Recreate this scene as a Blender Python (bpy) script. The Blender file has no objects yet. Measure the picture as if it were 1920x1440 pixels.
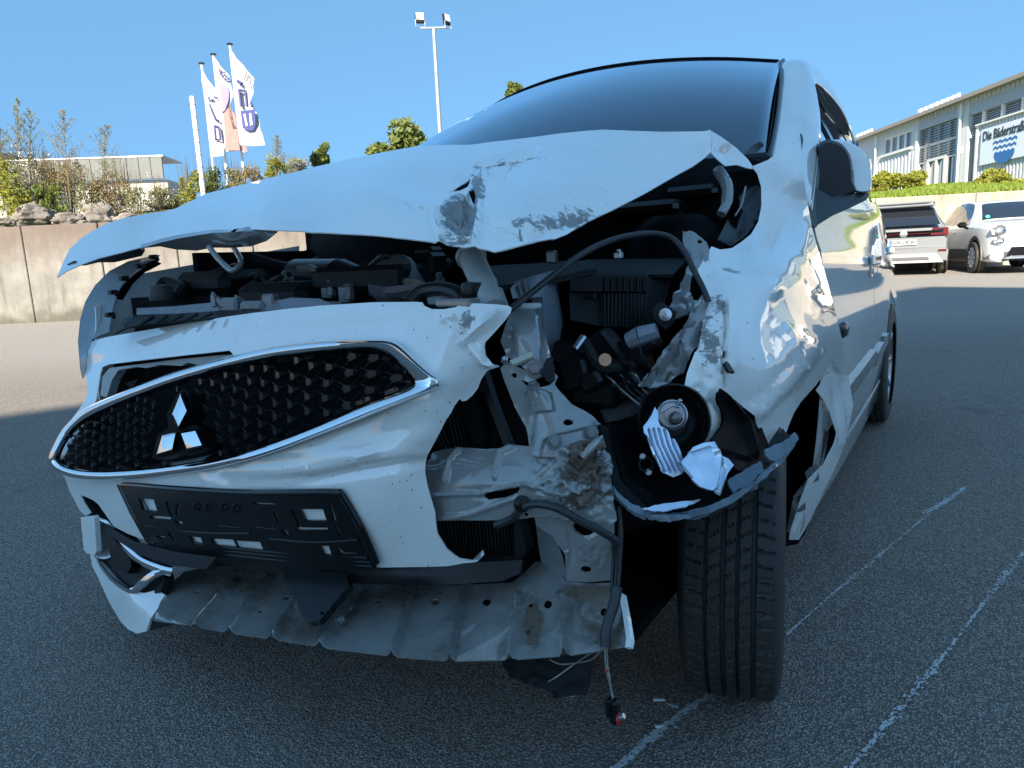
import bpy, math, random
import numpy as np
from mathutils import Vector, Matrix, Quaternion, noise as mnoise
from mathutils.geometry import delaunay_2d_cdt
random.seed(7); rng = np.random.default_rng(7)
scn = bpy.context.scene; COL = scn.collection
R_ = math.radians

# ---------------------------------------------------------------- camera, light
FPX = 1331.0; YAW, PITCH, ROLL = R_(32.6), R_(9.9), R_(-2.7)
CAM = np.array([1.10, -1.32, 0.85])
FW = np.array([-math.sin(YAW)*math.cos(PITCH), math.cos(YAW)*math.cos(PITCH), -math.sin(PITCH)])
_r0 = np.array([math.cos(YAW), math.sin(YAW), 0.0]); _u0 = np.cross(_r0, FW)
RT = _r0*math.cos(ROLL)+_u0*math.sin(ROLL); UP = -_r0*math.sin(ROLL)+_u0*math.cos(ROLL)
cd = bpy.data.cameras.new('camera'); cam = bpy.data.objects.new('camera', cd); COL.objects.link(cam)
cam.matrix_world = Matrix(((RT[0], UP[0], -FW[0], CAM[0]), (RT[1], UP[1], -FW[1], CAM[1]), (RT[2], UP[2], -FW[2], CAM[2]), (0, 0, 0, 1)))
cd.sensor_width = 36; cd.lens = FPX/1920*36; cd.clip_start = 0.02; cd.clip_end = 2000
scn.camera = cam
LAT = np.array([math.cos(YAW), math.sin(YAW), 0]); FWD = np.array([-math.sin(YAW), math.cos(YAW), 0])
def W(lat, fwd, z=0.0):                      # ground plan point: metres to the right of and ahead of the viewpoint
    p = CAM*np.array([1, 1, 0])+LAT*lat+FWD*fwd; p[2] = z; return p
SUN_EL = R_(30)
l2 = LAT*0.30+FWD*0.954
sun_dir = Vector((l2[0]*math.cos(SUN_EL), l2[1]*math.cos(SUN_EL), -math.sin(SUN_EL)))
sl = bpy.data.lights.new('sun', 'SUN'); sl.energy = 4.7; sl.angle = R_(0.53); sl.color = (1.0, 0.87, 0.70)
so = bpy.data.objects.new('sun', sl); COL.objects.link(so); so.rotation_mode = 'QUATERNION'
so.rotation_quaternion = sun_dir.to_track_quat('-Z', 'Y')
w = bpy.data.worlds.new('World'); scn.world = w; w.use_nodes = True
nt = w.node_tree; bg = nt.nodes['Background']
sky = nt.nodes.new('ShaderNodeTexSky'); sky.sky_type = 'NISHITA'; sky.sun_disc = False
sky.sun_elevation = SUN_EL; sky.sun_rotation = math.atan2(-sun_dir.x, -sun_dir.y)
sky.air_density = 1.0; sky.dust_density = 0.35; sky.ozone_density = 1.6; sky.altitude = 300
tcw = nt.nodes.new('ShaderNodeTexCoord'); vm = nt.nodes.new('ShaderNodeVectorMath'); vm.operation = 'ADD'; vm.inputs[1].default_value = (0, 0, .60)
vn = nt.nodes.new('ShaderNodeVectorMath'); vn.operation = 'NORMALIZE'; nt.links.new(tcw.outputs['Generated'], vm.inputs[0]); nt.links.new(vm.outputs[0], vn.inputs[0]); nt.links.new(vn.outputs[0], sky.inputs[0])
wb = nt.nodes.new('ShaderNodeVectorMath'); wb.operation = 'MULTIPLY'; wb.inputs[1].default_value = (.61, .83, .80)
nt.links.new(sky.outputs[0], wb.inputs[0]); nt.links.new(wb.outputs[0], bg.inputs[0]); bg.inputs[1].default_value = 0.15
scn.view_settings.view_transform = 'Standard'; scn.view_settings.look = 'None'
scn.view_settings.exposure = 1.68; scn.view_settings.gamma = 1.0
scn.cycles.max_bounces = 8; scn.cycles.transparent_max_bounces = 16

# ---------------------------------------------------------------- measuring helpers (a direction in the photo + a known distance or plane -> a place)
def ray(px, py): return FW+(px-960)/FPX*RT-(py-720)/FPX*UP
def P(px, py, a, v):
    d = ray(px, py); t = v if a == 'D' else (v-CAM['XYZ'.index(a)])/d['XYZ'.index(a)]
    return CAM+t*d
def depth(px, py, a, v):
    if a == 'D': return v
    d = ray(px, py); i = 'XYZ'.index(a); return (v-CAM[i])/d[i]
class Surf:                                  # smooth surface through measured control points
    def __init__(s, ctrl, lam=0.0):
        s.c = np.array([(c[0], c[1]) for c in ctrl], float)/500
        v = np.array([1/depth(*c) for c in ctrl]); n = len(ctrl)
        if n < 4:
            A = np.c_[np.ones(n), s.c]; s.w = None; s.a = np.linalg.lstsq(A, v, rcond=None)[0]; return
        K = s.k(s.c, s.c)+lam*np.eye(n); Pm = np.c_[np.ones(n), s.c]
        M = np.block([[K, Pm], [Pm.T, np.zeros((3, 3))]]); sol = np.linalg.solve(M+1e-9*np.eye(n+3), np.r_[v, 0, 0, 0])
        s.w = sol[:n]; s.a = sol[n:]
    @staticmethod
    def k(a, b):
        r2 = ((a[:, None, :]-b[None, :, :])**2).sum(-1); return 0.5*r2*np.log(r2+1e-12)
    def __call__(s, q):                      # (n,2) -> depths
        q = np.asarray(q, float)/500; v = np.c_[np.ones(len(q)), q]@s.a
        if s.w is not None: v = v+s.k(q, s.c)@s.w
        return 1/np.clip(v, 0.005, 20)
    def pts(s, q, off=0.0):
        q = np.asarray(q, float); D = s(q)+off
        return CAM+D[:, None]*(FW+(q[:, :1]-960)/FPX*RT-(q[:, 1:]-720)/FPX*UP)

# ---------------------------------------------------------------- object helpers
def newobj(name, mesh, mat=None, parent=None):
    o = bpy.data.objects.new(name, mesh); COL.objects.link(o)
    if mat is not None and mesh is not None: mesh.materials.append(mat)
    if parent: o.parent = parent
    return o
def mk(name, V, F, mat=None, parent=None, smooth=35, attr=None):
    me = bpy.data.meshes.new(name); me.from_pydata([tuple(map(float, v)) for v in V], [], [tuple(map(int, f)) for f in F])
    if attr is not None:
        a = me.attributes.new('wear', 'FLOAT', 'POINT'); a.data.foreach_set('value', np.asarray(attr, np.float32))
    me.update()
    if smooth:
        me.polygons.foreach_set('use_smooth', [True]*len(me.polygons)); me.set_sharp_from_angle(angle=R_(smooth))
    return newobj(name, me, mat, parent)
def tag(o, label=None, cat=None, group=None, kind=None):
    if label: o['label'] = label
    if cat: o['category'] = cat
    if group: o['group'] = group
    if kind: o['kind'] = kind
    return o
def empty(name, loc=(0, 0, 0), rz=0.0):
    o = bpy.data.objects.new(name, None); COL.objects.link(o); o.location = tuple(map(float, loc)); o.rotation_euler = (0, 0, rz); return o
def copy_tree(o, parent=None):
    c = o.copy(); COL.objects.link(c)
    if parent: c.parent = parent
    for ch in list(o.children): copy_tree(ch, c)
    return c
class MB:
    def __init__(s): s.V = []; s.F = []
    def add(s, V, F):
        n = len(s.V); s.V += [tuple(map(float, v)) for v in V]; s.F += [tuple(i+n for i in f) for f in F]; return s
    def box(s, c, d, rot=None):
        c = np.array(c, float); d = np.array(d, float)/2
        V = [np.array([sx, sy, sz])*d for sx in (-1, 1) for sy in (-1, 1) for sz in (-1, 1)]
        if rot is not None: V = [np.array(rot)@v for v in V]
        return s.add([c+v for v in V], [(0, 1, 3, 2), (4, 6, 7, 5), (0, 4, 5, 1), (2, 3, 7, 6), (0, 2, 6, 4), (1, 5, 7, 3)])
    def bbox(s, c, d, b=0.01, rot=None):     # box with chamfered edges
        c = np.array(c, float); h = np.array(d, float)/2; b = min(b, min(h)*0.9)
        V = []; idx = {}
        for sx in (-1, 1):
            for sy in (-1, 1):
                for sz in (-1, 1):
                    S = np.array([sx, sy, sz])
                    for k in range(3):
                        v = S*(h-b); v[k] = S[k]*h[k]; idx[(sx, sy, sz, k)] = len(V); V.append(v)
        F = []
        for k in range(3):
            i, j = [(1, 2), (0, 2), (0, 1)][k]
            for sg in (-1, 1):
                q = []
                for (a, b2) in ((-1, -1), (1, -1), (1, 1), (-1, 1)):
                    S = [0, 0, 0]; S[k] = sg; S[i] = a; S[j] = b2; q.append(idx[(*S, k)])
                F.append(tuple(q))
        for k in range(3):                   # edges parallel to axis k
            i, j = [(1, 2), (0, 2), (0, 1)][k]
            for a in (-1, 1):
                for b2 in (-1, 1):
                    S0 = [0, 0, 0]; S1 = [0, 0, 0]; S0[k] = -1; S1[k] = 1
                    for S in (S0, S1): S[i] = a; S[j] = b2
                    F.append((idx[(*S0, i)], idx[(*S1, i)], idx[(*S1, j)], idx[(*S0, j)]))
        for S in [(a, b2, c2) for a in (-1, 1) for b2 in (-1, 1) for c2 in (-1, 1)]:
            F.append((idx[(*S, 0)], idx[(*S, 1)], idx[(*S, 2)]))
        if rot is not None: V = [np.array(rot)@v for v in V]
        return s.add([c+v for v in V], F)
    def tube(s, pts, r, n=8, cap=True):
        pts = [np.array(p, float) for p in pts]; m = len(pts); rr = r if hasattr(r, '__len__') else [r]*m
        V = []; prev = None
        for i in range(m):
            t = pts[min(i+1, m-1)]-pts[max(i-1, 0)]; t = t/(np.linalg.norm(t)+1e-12)
            if prev is None:
                a = np.array([0, 0, 1.]) if abs(t[2]) < 0.9 else np.array([1., 0, 0]); u = np.cross(t, a)
            else: u = prev-t*(prev@t)
            u = u/(np.linalg.norm(u)+1e-12); prev = u; v = np.cross(t, u)
            for k in range(n):
                a = 2*math.pi*k/n; V.append(pts[i]+rr[i]*(u*math.cos(a)+v*math.sin(a)))
        F = [(i*n+k, i*n+(k+1) % n, (i+1)*n+(k+1) % n, (i+1)*n+k) for i in range(m-1) for k in range(n)]
        if cap: F += [tuple(reversed(range(n))), tuple((m-1)*n+k for k in range(n))]
        return s.add(V, F)
    def lathe(s, prof, c, axis, n=32, cap=True):     # prof: (r, h) along axis
        c = np.array(c, float); ax = np.array(axis, float); ax /= np.linalg.norm(ax)
        a = np.array([0, 0, 1.]) if abs(ax[2]) < 0.9 else np.array([1., 0, 0]); u = np.cross(ax, a); u /= np.linalg.norm(u); v = np.cross(ax, u)
        V = [c+ax*h+r*(u*math.cos(2*math.pi*k/n)+v*math.sin(2*math.pi*k/n)) for (r, h) in prof for k in range(n)]
        m = len(prof); F = [(i*n+k, i*n+(k+1) % n, (i+1)*n+(k+1) % n, (i+1)*n+k) for i in range(m-1) for k in range(n)]
        if cap: F += [tuple(reversed(range(n))), tuple((m-1)*n+k for k in range(n))]
        return s.add(V, F)
    def quad(s, a, b, c, d): return s.add([a, b, c, d], [(0, 1, 2, 3)])
    def build(s, name, mat, parent=None, smooth=35, **k): return mk(name, s.V, s.F, mat, parent, smooth, **k)

def cr(pts, n=8, closed=False):              # Catmull-Rom through points
    p = [np.array(q, float) for q in pts]; m = len(p); out = []
    for i in range(m if closed else m-1):
        g = (lambda j: p[j % m]) if closed else (lambda j: p[min(max(j, 0), m-1)])
        a, b, c, d = g(i-1), g(i), g(i+1), g(i+2)
        for k in range(n):
            t = k/n; out.append(0.5*((2*b)+(-a+c)*t+(2*a-5*b+4*c-d)*t*t+(-a+3*b-3*c+d)*t**3))
    if not closed: out.append(p[-1])
    return out
def resample(poly, step, closed=True):
    poly = [np.array(q, float) for q in poly]; out = []
    m = len(poly)
    for i in range(m if closed else m-1):
        a, b = poly[i], poly[(i+1) % m]; n = max(1, int(round(np.linalg.norm(b-a)/step)))
        for k in range(n): out.append(a+(b-a)*k/n)
    if not closed: out.append(poly[-1])
    return out
def inside(pts, poly):
    pts = np.asarray(pts); poly = np.asarray(poly); x, y = pts[:, 0], pts[:, 1]; r = np.zeros(len(pts), bool)
    x0, y0 = poly[:, 0], poly[:, 1]; x1, y1 = np.roll(x0, -1), np.roll(y0, -1)
    for a, b, c, d in zip(x0, y0, x1, y1):
        if b == d: continue
        m = ((b > y) != (d > y)) & (x < (c-a)*(y-b)/(d-b)+a); r ^= m
    return r
def edge_dist(pts, poly, closed=True):
    pts = np.asarray(pts, float); poly = np.asarray(poly, float); best = np.full(len(pts), 1e9)
    n = len(poly)
    for i in range(n if closed else n-1):
        a = poly[i]; b = poly[(i+1) % n]; ab = b-a; L = ab@ab+1e-9
        t = np.clip(((pts-a)@ab)/L, 0, 1); d = np.linalg.norm(pts-(a+t[:, None]*ab), axis=1); best = np.minimum(best, d)
    return best
def rag(poly, amp, step=7):
    q = resample(poly, step); return [p+rng.normal(0, amp, 2) for p in q]
def triangulate(outline, holes, res, lines=()):
    lo = np.min(outline, 0); hi = np.max(outline, 0); g = []; j = 0; y = lo[1]
    while y < hi[1]:
        xs = np.arange(lo[0]+(res/2 if j % 2 else 0), hi[0], res); g += [(x, y) for x in xs]; y += res*0.866; j += 1
    g = np.array(g) if g else np.zeros((0, 2))
    if len(g):
        m = inside(g, outline) & (edge_dist(g, outline) > res*0.45)
        for h in holes: m &= ~inside(g, h) & (edge_dist(g, h) > res*0.45)
        for ln, wd in lines: m &= ~(edge_dist(g, ln, False) < min(wd, res*1.2))
        g = g[m]
    ext = []
    for ln, wd in lines:
        st = min(res, max(3., wd)); c = np.array(resample(ln, st, False)); t = np.gradient(c, axis=0); t /= np.linalg.norm(t, axis=1)[:, None]+1e-9; nn = np.c_[-t[:, 1], t[:, 0]]
        for k in ((0, 1, -1) if wd < res*1.5 else (0, .5, -.5, 1, -1)): ext += list(c+nn*k*wd)
    if ext:
        e = np.array(ext); m = inside(e, outline) & (edge_dist(e, outline) > 1.2)
        for h in holes: m &= ~inside(e, h) & (edge_dist(e, h) > 1.2)
        g = np.r_[g, e[m]] if len(g) else e[m]
    vs = [tuple(p) for p in outline]; ed = [(i, (i+1) % len(outline)) for i in range(len(outline))]
    for h in holes:
        n = len(vs); vs += [tuple(p) for p in h]; ed += [(n+i, n+(i+1) % len(h)) for i in range(len(h))]
    vs += [tuple(p) for p in g]
    V, E, F, _, _, _ = delaunay_2d_cdt([Vector((float(a), float(b))) for a, b in vs], ed, [], 0, 1e-5)
    V = np.array([(v.x, v.y) for v in V]); F = np.array([f for f in F if len(f) == 3])
    c = V[F].mean(1); m = inside(c, outline)
    for h in holes: m &= ~inside(c, h)
    return V, F[m]
def sheet(name, outline, ctrl, mat, parent=None, holes=(), res=14, thick=0.0016, dents=(), creases=(), crump=(), wear=(), off=0.0, sm=False, smooth=40, back=True, lift=0.0):
    """A panel cut to an outline on a measured smooth surface, dented and creased, with real thickness."""
    S = ctrl if isinstance(ctrl, Surf) else Surf(ctrl)
    ol = [np.array(p, float) for p in outline]
    if sm: ol = cr(ol, 4, True)
    ol = resample(ol, res); hs = [resample([np.array(p, float) for p in h], res) for h in holes]
    q, F = triangulate(ol, hs, res, [(np.array(l, float), w_) for l, w_, _ in creases])
    X = S.pts(q, off); D = (X-CAM)@FW
    disp = np.full(len(q), float(lift))
    for (cx, cy, rx, ry, amp) in dents: disp += amp*np.exp(-(((q[:, 0]-cx)/rx)**2+((q[:, 1]-cy)/ry)**2))
    for (line, wd, amp) in creases:
        d = edge_dist(q, line, False); disp += amp*np.clip(1-d/wd, 0, 1)
    for (cx, cy, r, amp, sc) in crump:
        m = np.exp(-(((q[:, 0]-cx)/r)**2+((q[:, 1]-cy)/r)**2)**2)
        for i in np.nonzero(m > 0.02)[0]:
            p = Vector((q[i, 0]/sc, q[i, 1]/sc, cx*0.01)); n1 = 1-abs(mnoise.noise(p))*2; n2 = abs(mnoise.noise(p*2.3+Vector((3, 1, 7))))
            disp[i] += amp*m[i]*(n1-0.55-n2)
    # vertex normals towards camera
    def nrm(X):
        n = np.zeros_like(X); f = np.cross(X[F[:, 1]]-X[F[:, 0]], X[F[:, 2]]-X[F[:, 0]])
        s = np.sign(((CAM-X[F[:, 0]])*f).sum(1)); s[s == 0] = 1; f = f*s[:, None]
        for k in range(3): np.add.at(n, F[:, k], f)
        return n/(np.linalg.norm(n, axis=1)[:, None]+1e-12)
    N = nrm(X); X = X+N*disp[:, None]
    f = np.cross(X[F[:, 1]]-X[F[:, 0]], X[F[:, 2]]-X[F[:, 0]]); flip = ((CAM-X[F[:, 0]])*f).sum(1) < 0
    F = np.array([t[::-1] if fl else t for t, fl in zip(F, flip)])
    wr = np.zeros(len(q))
    for (cx, cy, rx, ry, a) in wear: wr = np.maximum(wr, a*np.exp(-(((q[:, 0]-cx)/rx)**2+((q[:, 1]-cy)/ry)**2)**1.5))
    n = len(X)
    if back:
        N = nrm(X); cnt = {}
        for t in F:
            for a, b in ((t[0], t[1]), (t[1], t[2]), (t[2], t[0])): cnt[(a, b)] = 1
        bd = [(a, b) for (a, b) in cnt if (b, a) not in cnt]
        V = np.r_[X, X-N*thick]; FF = [tuple(t) for t in F]+[(t[2]+n, t[1]+n, t[0]+n) for t in F]+[(b, a, a+n, b+n) for a, b in bd]
        wr = np.r_[wr, wr]
    else: V = X; FF = [tuple(t) for t in F]
    return mk(name, V, FF, mat, parent, smooth, attr=wr)
def tubep(pts, r, name, mat, parent, n=8, sub=6):   # cable through measured (px, py, depth) stations
    p = [P(x, y, 'D', d) for x, y, d in pts]; return MB().tube(cr(p, sub), r, n).build(name, mat, parent)

# ---------------------------------------------------------------- materials
def mat(name, col=(.5, .5, .5), rough=.5, metal=0.0, coat=0.0, bump=None, noise=None, spec=None, alpha=None, trans=0, emit=None):
    m = bpy.data.materials.new(name); m.use_nodes = True; nt = m.node_tree; b = nt.nodes['Principled BSDF']
    b.inputs['Base Color'].default_value = (*col, 1); b.inputs['Roughness'].default_value = rough; b.inputs['Metallic'].default_value = metal
    b.inputs['Coat Weight'].default_value = coat; b.inputs['Coat Roughness'].default_value = 0.05
    if spec is not None: b.inputs['Specular IOR Level'].default_value = spec
    if trans: b.inputs['Transmission Weight'].default_value = trans
    L = nt.links; tc = nt.nodes.new('ShaderNodeTexCoord')
    if noise:                                # (scale, strength 0..1, second colour)
        n = nt.nodes.new('ShaderNodeTexNoise'); n.inputs['Scale'].default_value = noise[0]; n.inputs['Detail'].default_value = 6; n.inputs['Roughness'].default_value = .65
        L.new(tc.outputs['Object'], n.inputs['Vector']); rp = nt.nodes.new('ShaderNodeValToRGB')
        rp.color_ramp.elements[0].position = .5-noise[1]*.5+.02; rp.color_ramp.elements[1].position = .5+noise[1]*.5
        rp.color_ramp.elements[0].color = (*noise[2], 1); rp.color_ramp.elements[1].color = (*col, 1)
        L.new(n.outputs['Fac'], rp.inputs[0]); L.new(rp.outputs[0], b.inputs['Base Color'])
    if bump:
        n = nt.nodes.new('ShaderNodeTexNoise'); n.inputs['Scale'].default_value = bump[0]; n.inputs['Detail'].default_value = 5
        L.new(tc.outputs['Object'], n.inputs['Vector']); bp = nt.nodes.new('ShaderNodeBump'); bp.inputs['Strength'].default_value = bump[1]; bp.inputs['Distance'].default_value = bump[2] if len(bump) > 2 else .01
        L.new(n.outputs['Fac'], bp.inputs['Height']); L.new(bp.outputs[0], b.inputs['Normal'])
    return m
class NB:                                    # node shorthand
    def __init__(s, m): s.nt = m.node_tree; s.b = s.nt.nodes['Principled BSDF']; s.tc = s.nt.nodes.new('ShaderNodeTexCoord')
    def n(s, t, **k):
        x = s.nt.nodes.new('ShaderNode'+t)
        for a, v in k.items():
            if a in x.inputs.keys() if False else False: pass
            setattr(x, a, v)
        return x
    def noise(s, scale, detail=4, rough=.6, vec=None, stretch=None):
        x = s.n('TexNoise'); x.inputs['Scale'].default_value = scale; x.inputs['Detail'].default_value = detail; x.inputs['Roughness'].default_value = rough
        s.vec(x, vec, stretch); return x.outputs['Fac']
    def vec(s, x, vec, stretch):
        v = vec or s.tc.outputs['Object']
        if stretch:
            mp = s.n('Mapping'); mp.inputs['Scale'].default_value = stretch; s.nt.links.new(v, mp.inputs['Vector']); v = mp.outputs[0]
        s.nt.links.new(v, x.inputs['Vector'])
    def vor(s, scale, feature='F1', out='Distance', vec=None, stretch=None):
        x = s.n('TexVoronoi'); x.feature = feature; x.inputs['Scale'].default_value = scale; s.vec(x, vec, stretch); return x.outputs[out]
    def math(s, op, a, b=None, c=None, clamp=False):
        x = s.n('Math'); x.operation = op; x.use_clamp = clamp
        for i, v in enumerate((a, b, c)):
            if v is None: continue
            if isinstance(v, (int, float)): x.inputs[i].default_value = v
            else: s.nt.links.new(v, x.inputs[i])
        return x.outputs[0]
    def ss(s, v, lo, hi): 
        x = s.n('MapRange'); x.interpolation_type = 'SMOOTHSTEP'; s.nt.links.new(v, x.inputs[0]); x.inputs[1].default_value = lo; x.inputs[2].default_value = hi; return x.outputs[0]
    def mix(s, f, a, b):
        x = s.n('Mix'); x.data_type = 'RGBA'
        for i, v in ((0, f), (6, a), (7, b)):
            if isinstance(v, (int, float)): x.inputs[i].default_value = v
            elif isinstance(v, tuple): x.inputs[i].default_value = (*v, 1)
            else: s.nt.links.new(v, x.inputs[i])
        return x.outputs[2]
    def set(s, k, v): s.nt.links.new(v, s.b.inputs[k])
    def bump(s, h, st, dist=.01):
        x = s.n('Bump'); x.inputs['Strength'].default_value = st; x.inputs['Distance'].default_value = dist; s.nt.links.new(h, x.inputs['Height']); s.nt.links.new(x.outputs[0], s.b.inputs['Normal'])
    def attr(s, name): x = s.n('Attribute'); x.attribute_name = name; return x.outputs['Fac']

def paint(name, col, specks=True, under=(.20, .20, .19), dirt=(.06, .055, .05), grime=0):
    m = mat(name, col, .32, 0, 1.0); N = NB(m)
    c = N.mix(N.ss(N.noise(6, 5), .45, .75), col, tuple(x*.9 for x in col))
    w = N.attr('wear')
    if grime: c = N.mix(N.math('MULTIPLY', N.ss(N.math('ADD', N.noise(7, 8, .75), N.math('MULTIPLY', w, .3)), .42, .72), grime), c, (.10, .082, .06)); c = N.mix(N.math('MULTIPLY', N.ss(N.noise(26, 8, .8, stretch=(.25, 1, 1)), .55, .75), grime*.6), c, (.42, .43, .42))
    chip = N.ss(N.math('ADD', N.noise(45, 8, .7), N.math('MULTIPLY', w, .55)), .83, .86)     # paint off down to the primer
    scr = N.ss(N.math('ADD', N.noise(30, 6, .7, stretch=(1, 1, 9)), N.math('MULTIPLY', w, .42)), .80, .86)   # dark rub marks
    c = N.mix(N.math('MULTIPLY', scr, .75), c, dirt); rim_ = N.ss(N.math('ADD', N.noise(45, 8, .7), N.math('MULTIPLY', w, .55)), .80, .83)
    c = N.mix(N.math('MULTIPLY', N.math('SUBTRACT', rim_, chip), .7), c, (.04, .035, .03)); c = N.mix(chip, c, N.mix(N.noise(20, 5), under, tuple(x*.6 for x in under)))
    if specks:
        a = N.ss(N.vor(75), .13, .05); keep = N.ss(N.noise(22, 2), .52, .57)
        c = N.mix(N.math('MULTIPLY', a, keep), c, (.02, .02, .02))
    N.set('Base Color', c)
    N.set('Roughness', N.math('ADD', N.math('MULTIPLY', N.noise(9, 4), .12), N.math('MULTIPLY', chip, .35)))
    N.nt.links.new(N.math('SUBTRACT', 1.0, N.math('MAXIMUM', chip, scr)), N.b.inputs['Coat Weight'])
    N.bump(N.math('ADD', N.math('MULTIPLY', N.noise(3, 2), 1), N.math('MULTIPLY', N.math('MULTIPLY', N.noise(60, 6), w), .25)), .12, .02)
    return m
M = {}
M['paint'] = paint('white_car_paint', (.90, .865, .81), under=(.30, .29, .27), dirt=(.14, .13, .12))
M['paint_clean'] = paint('white_door_paint', (.90, .865, .81), specks=False)
M['primer'] = paint('grey_primed_steel', (.25, .25, .245), specks=False, under=(.10, .075, .055), dirt=(.03, .028, .025))
M['beam'] = paint('grey_beam_steel', (.29, .288, .28), specks=False, under=(.13, .095, .07), dirt=(.02, .02, .02), grime=.35)
M['tray'] = paint('pale_grey_sheet_steel', (.25, .252, .24), specks=False, under=(.15, .115, .08), dirt=(.12, .10, .08), grime=.75)
M['black'] = mat('black_plastic', (.006, .0065, .0075), .34, spec=.28, bump=(60, .15, .003))
M['blackm'] = mat('matt_black_plastic', (.010, .0105, .012), .55, spec=.25, bump=(120, .3, .002))
M['gloss'] = mat('gloss_black_plastic', (.004, .004, .005), .14, spec=.35)
M['lampblk'] = mat('lamp_black_plastic', (.003, .0032, .004), .5, spec=.06)
M['gbl'] = mat('grille_blade_plastic', (.012, .0125, .014), .28, spec=.5)
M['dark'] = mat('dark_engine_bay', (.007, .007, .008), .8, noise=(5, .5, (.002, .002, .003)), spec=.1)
M['rubber'] = mat('tyre_rubber', (.017, .0165, .016), .62, noise=(9, .8, (.048, .044, .038)), bump=(160, .35, .001))
M['hose'] = mat('black_hose_rubber', (.02, .021, .023), .42)
M['chrome'] = mat('chrome', (.82, .84, .87), .07, 1.0)
M['silver'] = mat('silver_metal', (.6, .61, .63), .3, 1.0, noise=(20, .5, (.4, .4, .42)))
M['steel'] = mat('dull_steel', (.32, .32, .33), .45, .8, noise=(30, .8, (.14, .12, .10)))
M['castalu'] = mat('cast_aluminium', (.30, .31, .32), .5, .6, noise=(40, .8, (.15, .15, .15)))
M['reflector'] = mat('broken_reflector', (.75, .82, .92), .22, .6, noise=(25, .3, (.6, .68, .8)))
M['battery'] = mat('battery_case', (.20, .22, .25), .4)
M['label'] = mat('battery_label', (.45, .47, .5), .5)
M['reservoir'] = mat('washer_filler_plastic', (.45, .48, .48), .45, noise=(12, .4, (.36, .38, .38)))
M['yellow'] = mat('aged_white_clip', (.45, .42, .32), .5)
M['red'] = mat('red_plastic', (.35, .02, .015), .35)
M['copper'] = mat('copper_contact', (.6, .3, .2), .35, .8)
M['green'] = mat('green_plastic', (.005, .05, .03), .5)
M['fin'] = mat('radiator_fin', (.025, .022, .022), .5, .3)
M['wire'] = mat('bare_wire', (.35, .33, .30), .4, .5)
M['mirrorblk'] = mat('mirror_housing', (.008, .009, .012), .45, bump=(200, .2, .001))
def glass(name, tint, fac_mul=1.0, dirt=.05, rough=.01):
    m = bpy.data.materials.new(name); m.use_nodes = True; nt = m.node_tree; nt.nodes.clear(); L = nt.links
    o = nt.nodes.new('ShaderNodeOutputMaterial'); t = nt.nodes.new('ShaderNodeBsdfTransparent'); t.inputs[0].default_value = (*tint, 1)
    g = nt.nodes.new('ShaderNodeBsdfGlossy'); g.inputs['Roughness'].default_value = rough; g.inputs[0].default_value = (.72, .88, 1, 1); d = nt.nodes.new('ShaderNodeBsdfDiffuse'); d.inputs[0].default_value = (.55, .6, .62, 1)
    f = nt.nodes.new('ShaderNodeFresnel'); f.inputs[0].default_value = 1.52; mu = nt.nodes.new('ShaderNodeMath'); mu.operation = 'MULTIPLY'; mu.inputs[1].default_value = fac_mul; mu.use_clamp = True
    m1 = nt.nodes.new('ShaderNodeMixShader'); m2 = nt.nodes.new('ShaderNodeMixShader'); n = nt.nodes.new('ShaderNodeTexNoise'); n.inputs['Scale'].default_value = 2.2; n.inputs['Detail'].default_value = 6
    tc = nt.nodes.new('ShaderNodeTexCoord'); L.new(tc.outputs['Object'], n.inputs['Vector']); mm = nt.nodes.new('ShaderNodeMath'); mm.operation = 'MULTIPLY'; mm.inputs[1].default_value = dirt
    L.new(n.outputs['Fac'], mm.inputs[0]); L.new(mm.outputs[0], m2.inputs[0]); L.new(f.outputs[0], mu.inputs[0]); L.new(mu.outputs[0], m1.inputs[0]); L.new(t.outputs[0], m1.inputs[1]); L.new(g.outputs[0], m1.inputs[2])
    L.new(m1.outputs[0], m2.inputs[1]); L.new(d.outputs[0], m2.inputs[2]); L.new(m2.outputs[0], o.inputs[0]); return m
M['wind'] = glass('windscreen_glass', (.70, .76, .80), 2.3, .03)
M['sideglass'] = glass('side_window_glass', (.35, .42, .5), 1.5, .04)
M['clear'] = glass('clear_lens_plastic', (.75, .8, .84), 1.2, .22, .08)
M['lamp_clear'] = glass('dusty_lamp_cover', (.7, .75, .78), 1.2, .75, .15)
M['lensdirty'] = mat('scuffed_lens_edge', (.16, .20, .23), .25, 0, .6, noise=(14, .6, (.06, .075, .09)), bump=(50, .3, .003))
M['bulb'] = glass('bulb_glass', (.6, .65, .7), 1.5, .15)
M['deflector'] = glass('smoked_deflector', (.10, .13, .2), 1.6, .1)
M['smoked'] = mat('dark_tinted_glass', (.012, .015, .022), .04, 0, 1)

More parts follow.
